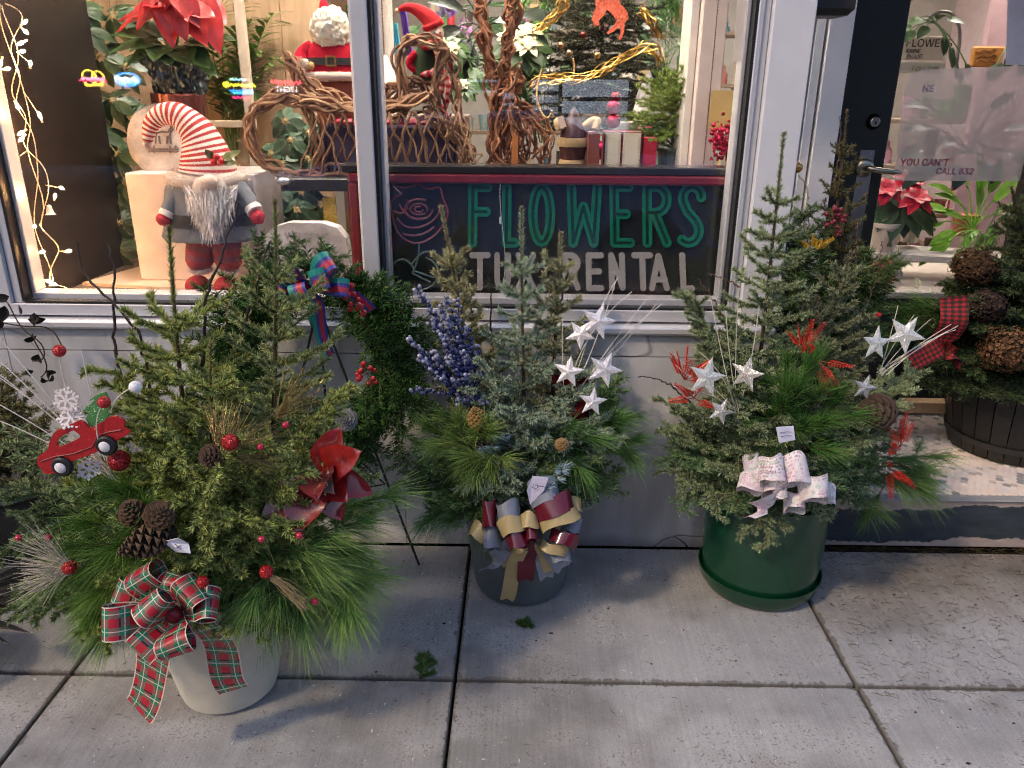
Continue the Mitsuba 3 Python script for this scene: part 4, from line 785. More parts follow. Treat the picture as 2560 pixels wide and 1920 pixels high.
for pts, w0, w1 in (([(672, 628), (676, 660), (682, 690), (690, 705)], V(1, 0, .1), V(.9, .2, .1)), ([(672, 628), (686, 665), (694, 720), (712, 770)], V(1, .3, 0), V(.5, .8, 0)), ([(680, 625), (730, 628), (770, 645), (800, 672)], V(0, -.3, 1), V(.3, -.2, .9))):
    b = MB(); tail(b, [at(u, v, -.345 + .02 * k) for k, (u, v) in enumerate(pts)], w0, w1, .020, (1, 1, 1), 22); part(tb, 'tail', b, 'tartan', uv=True)
for u, v, n, lb in ((765, 655, 15, 'bright red berry cluster at the upper right of the wreath'), (792, 810, 11, 'red berry cluster low on the right side of the wreath')):
    berry_cluster(lb, at(u, v, -.335), n, .044, .0080, (.42, .012, .016), u, (1, .5, 1.2), name='red_berries')
cone('dark pine cone with pale scale tips on the lower right of the wreath', at(748, 907, -.32), V(.1, -.9, .3), .06, .030, (.03, .024, .022), rng(5), (.34, .34, .34))
cone('dark pine cone half hidden beside the spruce on the wreath', at(700, 908, -.32), V(-.2, -.9, .3), .055, .026, (.045, .03, .02), rng(6), (.22, .17, .12))
ez = thing('wire_easel', 'dark green wire easel standing behind the wreath', 'easel')
for a, e in (((680, 640, -.10), (906, 1222, -.135)), ((690, 640, -.10), (560, 1222, -.14)), ((686, 650, -.09), (730, 1190, -.02))):
    b = MB(); b.tube([at(*a), at(*e)], .0042, (.012, .02, .014), 6); part(ez, 'leg', b, 'satin')
for a, e in (((768, 986, -.125), (832, 1046, -.13)), ((832, 1046, -.13), (742, 1062, -.13))):
    b = MB(); b.tube([at(*a), at(*e)], .0028, (.012, .02, .014), 5); part(ez, 'brace', b, 'satin')

# ---- second planter: the grey bucket in the middle
r = rng(303); C2 = V(.010, -.228, 0); B2 = C2 + V(0, 0, .36)
b = MB(); b.add(lathe([(0, .004), (.132, .004), (.145, .010), (.152, .025), (.170, .16), (.184, .30), (.188, .33), (.194, .335), (.194, .362), (.186, .364), (.182, .33), (0, .30)], C2, 56), (.085, .105, .110), 40)
grey = thing('flower_pot', 'slate grey bucket against the marble wall in the middle', 'pot'); part(grey, 'body', b, 'satin'); part(grey, 'soil', pot_needles_soil(C2, .18, .325), 'matte')
G2, G2T = V(.150, .215, .135), V(.46, .54, .40)
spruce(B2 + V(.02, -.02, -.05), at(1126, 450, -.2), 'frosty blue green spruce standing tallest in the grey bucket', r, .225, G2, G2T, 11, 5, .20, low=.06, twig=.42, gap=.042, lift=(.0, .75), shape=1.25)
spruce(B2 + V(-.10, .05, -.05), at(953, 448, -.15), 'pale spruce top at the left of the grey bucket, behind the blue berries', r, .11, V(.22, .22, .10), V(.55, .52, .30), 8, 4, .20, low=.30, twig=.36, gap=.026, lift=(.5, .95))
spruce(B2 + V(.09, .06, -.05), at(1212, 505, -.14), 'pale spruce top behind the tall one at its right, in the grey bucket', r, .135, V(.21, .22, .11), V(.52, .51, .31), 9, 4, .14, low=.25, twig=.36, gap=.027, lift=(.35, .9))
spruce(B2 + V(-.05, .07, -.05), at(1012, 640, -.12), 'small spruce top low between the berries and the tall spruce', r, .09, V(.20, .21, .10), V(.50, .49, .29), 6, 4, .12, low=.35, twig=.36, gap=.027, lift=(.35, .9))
for i, (u, v, y) in enumerate([(1040, 1035, -.47), (1075, 1055, -.48), (1010, 1050, -.44), (1095, 1020, -.46), (1060, 1085, -.47), (1310, 930, -.38), (1330, 950, -.36), (1290, 905, -.36), (1000, 820, -.36), (1020, 900, -.4), (1260, 800, -.3), (1280, 1080, -.36), (1250, 850, -.38), (1060, 800, -.38), (1170, 905, -.45), (1110, 880, -.46), (1200, 960, -.46)]):
    fir_bough('frosty spruce bough low in the grey bucket', B2 + r.normal(0, .025, 3), at(u, v, y), r, G2 * (.8 + .4 * r.random()), G2T * (.8 + .4 * r.random()), 'spruce boughs in the grey bucket', 'spruce', (0, 0, .05), .40, .036, 2, 1.0, 0, name='spruce_bough')
for i, (u, v, y) in enumerate([(900, 1010, -.30), (905, 960, -.28), (880, 1035, -.3), (920, 1060, -.34), (925, 900, -.24), (940, 990, -.38), (930, 1100, -.36), (960, 1080, -.42), (1300, 1020, -.34), (1330, 1040, -.3), (1290, 1060, -.38), (1255, 1000, -.44), (1220, 1030, -.46), (1240, 930, -.42), (1320, 860, -.22), (1340, 820, -.18), (900, 870, -.2), (1190, 1060, -.46), (980, 1120, -.42)]):
    fir_bough('dark green fir bough hanging over the rim of the grey bucket', B2 + r.normal(0, .025, 3), at(u, v, y), r, V(.07, .135, .045) * (.75 + .5 * r.random()), V(.14, .24, .085), 'fir boughs in the grey bucket', 'fir', (0, 0, .06), .45, .028, 2, 1.0, .5)
for u, v, y, sd in ((1195, 1025, -.50, 1), (1060, 960, -.44, 2)):
    fir_bough('silver blue fir tip standing just above the ribbon bow' if sd == 1 else 'silver blue fir tip left of the tall spruce stem', at(u - 12, v + 30, y + .03), at(u + 22, v - 18, y), r, V(.16, .26, .30), V(.30, .42, .46), None, 'fir', (0, 0, .005), .5, .02, 1, 1.2, .3)
for i, (u, v, y, c) in enumerate([(965, 900, -.40, 0), (985, 950, -.44, 0), (1030, 940, -.47, 1), (1060, 985, -.48, 1), (940, 930, -.36, 0), (1000, 915, -.42, 0)]):
    pine_bough('yellow green pine tuft at the left front of the grey bucket', B2 + V(-.02, -.04, .02) + r.normal(0, .02, 3), at(u, v, y), r, V(.11, .21, .04), V(.30, .40, .11), 'pine tufts left in the grey bucket', 5, .085, (0, 0, .04), .15, 70, .5)
for i, (u, v, y) in enumerate([(1360, 900, -.26), (1365, 950, -.28), (1330, 910, -.30), (1320, 970, -.32), (960, 1095, -.38), (985, 1115, -.42), (1230, 920, -.42)]):
    pine_bough('green pine bough spreading to the right of the grey bucket' if u > 1100 else 'green pine bough hanging left over the grey bucket', B2 + r.normal(0, .02, 3), at(u, v, y), r, V(.06, .15, .035), V(.13, .26, .07), 'pine boughs right in the grey bucket' if u > 1100 else 'pine boughs hanging left of the grey bucket', 5, .095, (0, 0, .05), .25, 80, .45)
for u0, v0, u1, v1, y, lb in ((1060, 860, 1058, 600, -.14, 'straight dark twig left of the tall spruce in the grey bucket'), (1190, 720, 1232, 560, -.13, 'dark twig leaning right behind the tall spruce')):
    bare_twig(lb, [(u0, v0), ((u0 + u1) / 2 + 3, (v0 + v1) / 2), (u1, v1)], y, y, (.03, .02, .016), u0)
# blue berry sprays
bs = thing('blue_berry_spray', 'sprays of frosted dark blue berries at the left of the grey bucket', 'berry spray'); rb = at(1015, 880, -.32)
for k, (u, v, y, n) in enumerate([(893, 612, -.30, 52), (922, 655, -.28, 46), (945, 655, -.30, 44), (962, 690, -.28, 44), (985, 640, -.24, 26), (1005, 700, -.22, 26), (872, 725, -.34, 40), (900, 770, -.34, 40), (935, 760, -.33, 40), (965, 770, -.32, 44), (1030, 745, -.24, 28), (885, 845, -.34, 20), (1045, 800, -.26, 26), (940, 810, -.34, 34), (980, 820, -.32, 34), (1020, 850, -.32, 34), (1050, 870, -.32, 26), (960, 640, -.27, 40), (1000, 760, -.30, 40), (950, 720, -.32, 44), (985, 870, -.36, 30), (925, 690, -.30, 40), (1010, 810, -.33, 34)]):
    e = at(u, v, y - .06); C = bez(rb + r.normal(0, .012, 3), e, V(.02, 0, .04) if v < 760 else V(0, 0, .03), 20); b = MB(); b.tube(C, np.linspace(.0025, .0012, 20), (.05, .035, .03), 5); s = part(bs, 'stem', b, 'matte'); b = MB()
    n = int(n * 1.5)
    for j in range(n):
        q = C[int(4 + 15 * (j / n) ** .85)] + unit(r.normal(size=3)) * (.007 + .004 * r.random()); fr = np.clip(r.normal(.0 + .50 * (j / n) ** 4, .20), 0, .9)
        b.ball(q, .0056 * (.8 + .4 * r.random()), V(.012, .022, .105) * (1 - fr) + V(.62, .62, .76) * fr, 1 if j % 2 else 2)
    part(s, 'berries', b, 'gloss', kind='stuff')
# white stars and wires
sroot = at(1225, 880, -.28)
wires('white wires fanning up behind the stars in the grey bucket', sroot, [at(*q, -.30) for q in ((1330, 608), (1365, 630), (1425, 648), (1432, 655), (1402, 640), (1362, 690), (1335, 600), (1215, 690), (1350, 745))], (.70, .66, .60), .0016, seed=9, bend=.10)
star2 = [(1292, 694, -.36, .054, .30, 'largest white glitter star, uppermost in the grey bucket'), (1254, 722, -.34, .046, .05, 'white glitter star just below the largest one in the grey bucket'), (1306, 798, -.37, .054, .2, 'white glitter star farthest right in the grey bucket'), (1228, 803, -.36, .048, .5, 'white glitter star half among the spruce tips, left of its neighbour'), (1280, 868, -.39, .044, .45, 'lowest white glitter star in the grey bucket')]
for k, (u, v, y, R, ro, lb) in enumerate(star2): white_star(at(u, v, y), R, V(.15 * (-1) ** k, -1, .25), ro + math.pi / 2, lb, None, (.80, .76, .74), k)
# velvet leaves, cones, tag, bow
t = thing('velvet_flower', 'dark burgundy velvet flower hidden behind the stars in the grey bucket', 'artificial flower'); fc = at(1235, 850, -.25)
for u, v in ((1230, 700), (1215, 780), (1245, 880), (1270, 920), (1205, 820), (1255, 830), (1225, 640)):
    e = at(u, v, -.30); b = MB(); b.add(leafmesh(fc, e - fc, V(0, -1, .2), .10, .07, .4, .3, 8, wav=.06), (.11, .006, .012), True); part(t, 'petal', b, 'fur')
cone('golden brown pine cone standing upright left of the tall spruce in the grey bucket', at(1030, 905, -.44), at(1020, 870, -.46) - at(1042, 950, -.42), .092, .025, (.17, .095, .03), rng(7), (.36, .22, .08), mat='satin', k=110)
cone('small golden pine cone at the right in the grey bucket', at(1214, 960, -.49), V(.1, -.7, .7), .05, .017, (.15, .085, .03), rng(8), (.34, .21, .08), mat='satin')
tag_card('lavender white price tag curling out of the ribbon bow on the grey bucket', [(1150, 1028, 0), (1185, 1032, .0), (1175, 1060, 0), (1145, 1090, .01), (1138, 1060, 0)], -.53, (.66, .63, .80), [[(1150, 1052), (1153, 1046), (1160, 1046), (1162, 1052), (1156, 1056), (1150, 1052)], [(1162, 1048), (1175, 1050)]])
bow = thing('ribbon_bow', 'bow of slate grey, burgundy satin and gold ribbon hung on the grey bucket', 'bow'); bc = at(1150, 1150, -.47); SG, BU, GO = (.19, .215, .27), (.115, .007, .020), (.40, .315, .15)
rt, upv, fwv = V(1, 0, 0), V(0, .51, .86), V(0, -.86, .51)
for x0, y0, x1, y1, hw, c, dep, tl_, yy in ((630, 520, 910, 420, 100, SG, .035, .1, -.49), (690, 690, 1045, 560, 80, BU, .045, .15, -.51), (725, 800, 1105, 660, 58, GO, .05, .25, -.52), (940, 760, 1115, 800, 70, SG, .03, .0, -.48), (830, 850, 1085, 960, 52, BU, .045, .5, -.52), (735, 960, 985, 1050, 42, GO, .03, .35, -.52), (830, 1070, 1025, 1060, 50, SG, .03, .3, -.51), (555, 750, 725, 745, 62, GO, .03, .1, -.53), (605, 870, 715, 850, 55, BU, .03, .0, -.54), (360, 830, 595, 750, 66, GO, .04, .2, -.53), (345, 690, 555, 640, 78, SG, .035, .1, -.51), (430, 950, 620, 890, 66, BU, .04, .2, -.54), (205, 690, 340, 680, 110, BU, .03, .0, -.49), (200, 900, 375, 900, 95, SG, .035, -.1, -.50), (105, 800, 250, 890, 62, GO, .03, .4, -.49), (1000, 620, 1120, 600, 60, GO, .03, .0, -.48)):
    band(bow, 3.686, 1150, 1100, yy, x0, y0, x1, y1, hw * 1.15, c, dep, tl_ * .25 - .12, 'gloss' if c is BU else 'satin', r)
for c, pts, w0, w1, hw in ((GO, [(1140, 1165), (1108, 1188), (1080, 1215)], V(.5, -.2, .7), V(.6, -.2, .6), .024), (GO, [(1140, 1165), (1118, 1200), (1106, 1245), (1096, 1292)], V(.9, 0, .3), V(.97, 0, .12), .023), (BU, [(1150, 1165), (1140, 1200), (1135, 1250)], V(.9, 0, 0), V(.95, .1, 0), .026), (SG, [(1150, 1165), (1165, 1190), (1180, 1245)], V(.6, -.6, 0), V(.8, .3, 0), .024), (SG, [(1120, 1165), (1075, 1200), (1050, 1225)], V(.3, -.3, .9), V(.6, -.2, .8), .028), (SG, [(1170, 1165), (1200, 1205), (1215, 1225)], V(.3, .3, .9), V(.6, .2, .8), .026), (GO, [(1160, 1165), (1178, 1205), (1186, 1235)], V(.9, 0, 0), V(.9, .3, 0), .018)):
    b = MB(); tail(b, [at(u, v, -.485 + .018 * k) for k, (u, v) in enumerate(pts)], w0, w1, hw, c, 24, .012); part(bow, 'tail', b, 'satin')
# ---- third planter: the green pot with its saucer at the right
r = rng(404); C3 = V(.812, -.205, 0); B3 = C3 + V(0, 0, .37)
b = MB(); b.add(lathe([(0, .03), (.168, .03), (.182, .05), (.188, .09), (.193, .20), (.196, .32), (.196, .345), (.203, .348), (.203, .368), (.194, .37), (.188, .34), (0, .31)], C3, 64), (.004, .045, .020), 40)
green = thing('flower_pot', 'dark green plastic pot with a saucer, standing at the right before the post', 'pot'); part(green, 'body', b, 'gloss')
b = MB(); b.add(lathe([(0, .004), (.150, .004), (.176, .010), (.190, .030), (.198, .062), (.2005, .070), (.197, .071), (.188, .045), (0, .018)], C3, 64), (.004, .042, .019), 40); part(green, 'saucer', b, 'gloss'); part(green, 'soil', pot_needles_soil(C3, .19, .33), 'matte')
G3, G3T = V(.125, .170, .080), V(.38, .45, .26)
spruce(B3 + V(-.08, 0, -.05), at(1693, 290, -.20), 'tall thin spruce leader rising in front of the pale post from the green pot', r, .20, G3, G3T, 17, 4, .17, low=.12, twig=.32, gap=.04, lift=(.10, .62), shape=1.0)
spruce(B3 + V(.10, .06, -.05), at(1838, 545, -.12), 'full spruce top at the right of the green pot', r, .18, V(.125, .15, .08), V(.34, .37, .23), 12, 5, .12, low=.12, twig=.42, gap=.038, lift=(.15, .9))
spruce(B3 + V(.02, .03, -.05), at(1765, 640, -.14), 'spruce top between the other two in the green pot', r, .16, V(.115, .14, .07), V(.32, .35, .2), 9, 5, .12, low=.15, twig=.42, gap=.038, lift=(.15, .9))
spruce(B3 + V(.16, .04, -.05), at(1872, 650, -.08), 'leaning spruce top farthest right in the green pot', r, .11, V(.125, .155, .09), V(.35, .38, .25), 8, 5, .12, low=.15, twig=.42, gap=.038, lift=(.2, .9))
for i, (u, v, y) in enumerate([(1490, 640, -.16), (1515, 700, -.2), (1450, 880, -.26), (1440, 930, -.28), (1490, 880, -.34), (1530, 900, -.38), (1560, 880, -.40), (1600, 915, -.42), (1590, 850, -.38), (1470, 1050, -.32), (1500, 1060, -.36), (1450, 1020, -.3), (1530, 1090, -.42), (1550, 1010, -.44), (1620, 980, -.46), (1655, 1180, -.44), (1690, 1140, -.45), (1630, 1150, -.45), (1800, 1110, -.42), (1770, 1095, -.45), (1835, 1075, -.38), (1540, 760, -.24), (1570, 700, -.2), (1610, 760, -.3), (1870, 900, -.34), (1850, 960, -.38), (1820, 980, -.42), (1925, 870, -.28), (1950, 830, -.22), (1970, 800, -.18), (1880, 820, -.26), (1760, 930, -.44), (1720, 1000, -.46)]):
    fir_bough('grey green spruce bough low in the green pot', B3 + r.normal(0, .03, 3), at(u, v, y), r, G3 * (.75 + .5 * r.random()), G3T * (.75 + .5 * r.random()), 'spruce boughs in the green pot', 'spruce', (0, 0, .05), .40, .036, 2, 1.0, 0, name='spruce_bough')
for i, (u, v, y) in enumerate([(1460, 960, -.26), (1440, 990, -.26), (1480, 1000, -.32), (1850, 1040, -.34), (1880, 1010, -.3), (1900, 1030, -.24), (1800, 1020, -.42), (1860, 1080, -.3), (1480, 1080, -.36), (1910, 970, -.26), (1590, 1090, -.44), (1780, 1050, -.46)]):
    fir_bough('fir bough spreading over the rim of the green pot', B3 + r.normal(0, .025, 3), at(u, v, y), r, V(.065, .125, .055) * (.75 + .5 * r.random()), V(.14, .23, .10), 'fir boughs in the green pot', 'fir', (0, 0, .06), .45, .028, 2, 1.0, .5)
for i, (u, v, y) in enumerate([(1700, 790, -.36), (1740, 800, -.38), (1770, 850, -.42), (1720, 850, -.42), (1690, 870, -.42), (1760, 780, -.32), (1800, 860, -.4), (1740, 920, -.46)]):
    pine_bough('dark green pine bough in the middle of the green pot, above the tag', B3 + V(0, -.03, .04) + r.normal(0, .02, 3), at(u, v, y), r, V(.045, .13, .022), V(.10, .22, .05), 'pine boughs in the middle of the green pot', 5, .10, (0, 0, .04), .1, 80, .42)
for i, (u, v, y) in enumerate([(2020, 985, -.16), (1990, 1010, -.18), (1970, 1040, -.2), (1950, 990, -.2)]):
    pine_bough('long pine bough reaching right over the tiled step', B3 + r.normal(0, .02, 3), at(u, v, y), r, V(.06, .14, .03), V(.14, .24, .07), 'pine boughs over the tiled step', 5, .12, (0, 0, .07), .2, 80, .35)
for u, v, du, dv, y, lb, n in ((1735, 760, -5, -40, -.42, 'red glitter leaf pick in the centre of the green pot', 8), (1478, 820, -5, -50, -.34, 'red glitter leaf pick at the left edge of the green pot', 9), (1500, 860, 10, -30, -.36, 'red glitter leaves under the left star of the green pot', 6), (1945, 965, 10, -30, -.34, 'red glitter leaf pick at the right of the green pot, above the step', 8), (1920, 1010, 5, 20, -.26, 'red glitter leaves hanging over the edge of the tiled step', 6), (1770, 780, 20, 10, -.36, 'small red glitter leaves right of the centre pick', 5)):
    p, q = at(u, v, y), at(u + du, v + dv, y - .03); glitter_leaf_pick(lb, p, q - p, (.50, .030, .012), u, n, .090, lw=.020)
for k, (u, v, y, R, ro, lb) in enumerate([(1527, 815, -.44, .058, .35, 'bright white glitter star at the left of the green pot'), (1613, 808, -.42, .052, .55, 'silver glitter star seen nearly edge on, left of the pine'), (1558, 888, -.44, .040, .2, 'dull glitter star low under the bright left one'), (1955, 722, -.26, .060, .12, 'bright white glitter star at the right, before the plaid ribbon'), (1893, 742, -.28, .052, .5, 'white glitter star left of the brightest right one'), (1868, 838, -.34, .040, .3, 'glitter star half hidden among spruce at the right of the green pot')]):
    white_star(at(u, v, y), R, V((.2, -.9, .1, -.1, .3, .2)[k], -1, .2), ro + math.pi / 2, lb, None, (.74, .74, .66) if k in (0, 3, 4) else (.50, .49, .46), 20 + k)
wires('white wires standing behind the left stars of the green pot', at(1590, 890, -.36), [at(*q, -.36) for q in ((1434, 750), (1460, 790), (1455, 835), (1535, 640), (1568, 670), (1595, 640), (1640, 660), (1510, 760))], (.66, .62, .52), .0014, seed=12, bend=.06)
wires('white wires fanning right behind the right stars of the green pot', at(1900, 810, -.24), [at(*q, -.22) for q in ((2066, 707), (2070, 703), (2065, 712), (1975, 680), (2055, 700), (1940, 660), (2010, 690))], (.64, .61, .52), .0014, seed=13, bend=.05)
cone('big dark open pine cone at the right of the green pot', at(1893, 890, -.36), at(1860, 905, -.40) - at(1945, 880, -.30), .13, .046, (.045, .028, .020), rng(10), (.10, .065, .05), k=80, opening=.7)
tag_card('small white square price tag pinned above the white bow', [(1676, 923, 0), (1714, 920, 0), (1718, 950, .003), (1683, 957, .003)], -.53, (.74, .74, .88), [[(1684, 934), (1706, 931)], [(1686, 942), (1708, 939)]])
b = MB(); b.tube([at(1715, 915, -.522), at(1720, 962, -.515)], .0022, (.02, .02, .02), 5); mono('tag_clip', 'dark stick holding the small white tag above the white bow', 'stick', b, 'satin')
bow = thing('printed_bow', 'white bow of ribbon printed with pink script on the green pot', 'bow'); bc = at(1698, 1062, -.50); rt, upv, fwv = V(1, 0, 0), V(0, .51, .86), V(0, -.86, .51)
for k, (x0, y0, x1, y1, hw, dep, tl_, yy) in enumerate(((300, 470, 520, 400, 130, .030, .2, -.49), (250, 620, 560, 720, 105, .034, -.1, -.51), (515, 500, 815, 520, 165, .05, -.15, -.54), (775, 480, 1135, 490, 175, .048, -.05, -.53), (1010, 760, 1400, 730, 150, .055, -.15, -.54), (835, 900, 1080, 940, 105, .035, -.3, -.53), (1290, 790, 1480, 800, 125, .035, .1, -.50), (690, 800, 870, 800, 60, .02, 0, -.56), (560, 700, 820, 780, 110, .04, -.5, -.53))):
    band(bow, 5.186, 1800, 1080, yy, x0, y0, x1, y1, hw, (1, 1, 1), dep, tl_, 'printed_ribbon', r, .05 * k, True, .12)
b = MB(); tail(b, [bc, at(1665, 1078, -.56), at(1640, 1096, -.56), at(1625, 1112, -.55)], V(.2, -.3, .9), V(.5, -.2, .85), .038, (1, 1, 1), 24); part(bow, 'tail', b, 'printed_ribbon', uv=True)
fM = frame(V(-.08, -.86, .51), V(1, 0, .04)); tp = at(1643, 1012, -.600)
b = MB(); b.add(text('Merry', .0085, .0006, tp, fM), (.34, .08, .20)); b.add(text('Christmas', .0075, .0006, at(1637, 1023, -.600), fM), (.34, .08, .20)); part(bow, 'lettering', b, 'matte', 'Merry Christmas in dark pink on the ribbon')
bare_twig('long dark twig arching out to the left of the green pot over the marble', [(1500, 880), (1470, 850), (1430, 822), (1378, 815)], -.30, -.34, (.03, .018, .02), 31, .003)
for u0, v0, u1, v1, y in ((1600, 620, 1530, 590, -.18), (1565, 690, 1505, 600, -.18), (1760, 760, 1768, 640, -.26), (1840, 620, 1850, 470, -.10), (1880, 640, 1905, 520, -.08), (1740, 620, 1745, 420, .05), (1800, 420, 1815, 250, .1)):
    bare_twig('thin reddish twig among the spruces of the green pot', [(u0, v0), ((u0 + u1) / 2 + 4, (v0 + v1) / 2), (u1, v1)], y, y, (.10, .05, .03), u0, .0024); labels[[k for k in labels if k.startswith('bare_twig')][-1]]['group'] = 'reddish twigs around the right planters'

# ---- fourth planter, in the door recess behind the green pot
r = rng(505); C4 = V(1.03, .13, .206); B4 = C4 + V(0, 0, .36)
b = MB(); b.add(lathe([(0, 0.002), (.10, .002), (.12, .02), (.135, .30), (.145, .34), (.138, .345), (.128, .32), (0, .30)], C4, 40), (.03, .03, .03), 40)
p4 = thing('flower_pot', 'black pot on the tiled step, hidden behind the green one', 'pot'); part(p4, 'body', b, 'satin')
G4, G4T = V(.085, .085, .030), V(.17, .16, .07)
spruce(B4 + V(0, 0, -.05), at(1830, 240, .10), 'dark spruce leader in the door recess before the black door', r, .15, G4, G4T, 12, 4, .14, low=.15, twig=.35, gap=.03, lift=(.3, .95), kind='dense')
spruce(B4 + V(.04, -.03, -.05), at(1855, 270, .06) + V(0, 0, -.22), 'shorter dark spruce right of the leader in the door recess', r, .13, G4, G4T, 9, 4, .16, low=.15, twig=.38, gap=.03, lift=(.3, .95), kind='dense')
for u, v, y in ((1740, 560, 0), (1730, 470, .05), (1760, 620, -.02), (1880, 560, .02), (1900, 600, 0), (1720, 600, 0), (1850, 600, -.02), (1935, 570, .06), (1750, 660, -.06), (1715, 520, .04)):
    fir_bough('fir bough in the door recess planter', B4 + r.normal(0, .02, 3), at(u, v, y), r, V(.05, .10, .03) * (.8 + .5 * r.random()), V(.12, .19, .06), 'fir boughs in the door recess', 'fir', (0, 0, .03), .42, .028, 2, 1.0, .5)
glitter_leaf_pick('gold glitter leaf pick against the dark spruce by the door', at(1755, 545, -.04), V(.1, -.3, .8), (.50, .30, .02), 61, 8, .06, lw=.016)
berry_cluster('burgundy berry cluster by the door, in front of the black stile', at(1803, 473, -.01), 22, .045, .0068, (.16, .008, .02), 62, (.8, .6, 1.4), name='burgundy_berries')
s = trimesh.creation.icosphere(2, .015); b = MB(); b.ball(at(1722, 362, .08), .017, (.55, .30, .10), 3); mono('gold_bauble', 'small gold bauble hanging by the post in the door recess', 'bauble', b, 'metal')
t = thing('bead_garland', 'thin string of silver gold beads trailing down beside the post', 'garland'); C = spline([at(1725, 380, .06), at(1745, 420, .04), at(1740, 470, .03), at(1750, 520, .0)], 40); b = MB()
for q in C: b.ball(q, .003, (.6, .5, .35), 1)
part(t, 'beads', b, 'metal', kind='stuff'); b = MB(); b.tube(C, .0007, (.4, .35, .25), 4); part(t, 'thread', b, 'metal')
pick_ball('tiny red glitter ball at the right of the green pot, near the bench', at(1898, 680, -.12), .008, (.5, .02, .02), 64)

# ---- fifth planter: dark wooden tub at the right edge, toned down for the recess shade, and a sixth at the left edge
r = rng(606); C5 = V(2.02, .50, .2045); B5 = C5 + V(0, 0, .40)
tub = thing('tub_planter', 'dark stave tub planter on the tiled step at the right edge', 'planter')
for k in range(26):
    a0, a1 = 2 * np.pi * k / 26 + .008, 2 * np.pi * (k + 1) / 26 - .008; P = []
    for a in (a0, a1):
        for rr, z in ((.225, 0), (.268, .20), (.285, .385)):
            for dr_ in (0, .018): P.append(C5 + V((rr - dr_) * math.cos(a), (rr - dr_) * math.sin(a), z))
    b = MB(); b.add(trimesh.convex.convex_hull(np.array(P)), V(.010, .009, .007) * (.7 + .6 * r.random())); part(tub, 'stave', b, 'satin')  # dark wood, its tone lowered further to paint in the recess shade
for z, rr in ((.06, .242), (.345, .284)):
    b = MB(); b.add(lathe([(rr - .012, z - .012), (rr + .002, z - .012), (rr + .006, z + .012), (rr - .01, z + .012)], C5, 40), (.02, .02, .02), 30); part(tub, 'hoop', b, 'satin')
b = MB(); b.add(lathe([(0, .35), (.26, .34)], C5, 30), (.03, .022, .015)); part(tub, 'soil', b, 'matte')
G5, G5T_SHADE = V(.040, .058, .024), V(.10, .13, .06)  # greens lowered so the colour carries the doorway shade
spruce(B5 + V(.12, .05, 0), at(2185, 405, .50), 'spruce top tinted dark for shade, at the right edge above the tub planter', r, .19, G5, G5T_SHADE, 11, 5, .14, low=.1, twig=.42, gap=.038, lift=(.1, .9))
spruce(B5 + V(.18, -.05, 0), at(2225, 470, .45), 'spruce tinted dark for shade, cut off by the right edge of the picture', r, .20, G5, G5T_SHADE, 10, 5, .14, low=.1, twig=.42, gap=.038, lift=(.1, .9))
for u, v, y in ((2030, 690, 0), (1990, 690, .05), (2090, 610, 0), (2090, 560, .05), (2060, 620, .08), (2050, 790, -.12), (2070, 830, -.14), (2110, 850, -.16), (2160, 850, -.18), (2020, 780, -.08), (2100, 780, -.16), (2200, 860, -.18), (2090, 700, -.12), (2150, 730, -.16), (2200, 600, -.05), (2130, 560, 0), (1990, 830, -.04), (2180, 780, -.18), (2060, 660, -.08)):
    fir_bough('evergreen bough tinted dark for shade, hanging over the tub planter', B5 + r.normal(0, .04, 3), at(u, v, y + .34), r, V(.035, .06, .024) * (.8 + .5 * r.random()), V(.08, .12, .05), 'boughs in the tub planter', 'spruce' if r.random() < .6 else 'fir', (0, 0, .05), .42, .026, 2, 1.0, .5)  # bough colours also hold the painted doorway shade
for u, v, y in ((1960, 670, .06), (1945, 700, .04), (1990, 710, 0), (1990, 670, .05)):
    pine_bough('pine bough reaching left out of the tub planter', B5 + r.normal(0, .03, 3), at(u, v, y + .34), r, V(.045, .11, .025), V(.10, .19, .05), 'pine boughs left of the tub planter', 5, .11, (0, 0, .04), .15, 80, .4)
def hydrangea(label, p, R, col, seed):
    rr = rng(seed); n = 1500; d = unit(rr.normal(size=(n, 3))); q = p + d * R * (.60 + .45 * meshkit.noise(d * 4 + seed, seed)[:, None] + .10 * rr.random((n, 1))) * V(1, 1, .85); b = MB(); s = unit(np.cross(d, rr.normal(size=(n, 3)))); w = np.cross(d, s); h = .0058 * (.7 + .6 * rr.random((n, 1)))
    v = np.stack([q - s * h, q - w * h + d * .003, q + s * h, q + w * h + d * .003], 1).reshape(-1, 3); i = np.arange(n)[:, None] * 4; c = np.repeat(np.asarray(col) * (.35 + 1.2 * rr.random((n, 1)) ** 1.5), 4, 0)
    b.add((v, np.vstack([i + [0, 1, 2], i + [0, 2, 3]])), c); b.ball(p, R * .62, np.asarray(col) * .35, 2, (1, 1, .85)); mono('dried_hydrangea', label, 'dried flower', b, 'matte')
hydrangea('brown dried hydrangea head, topmost, in front of the bench', at(2105, 575, 0.32), .080, (.075, .038, .016), 1)  # browns of all three heads lowered to stand in for shade
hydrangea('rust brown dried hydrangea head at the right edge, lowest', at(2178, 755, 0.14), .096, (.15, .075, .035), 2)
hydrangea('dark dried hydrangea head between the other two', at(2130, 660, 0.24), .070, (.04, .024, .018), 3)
bt = thing('check_bow', 'red and black checked ribbon bow at the left of the tub planter', 'bow')
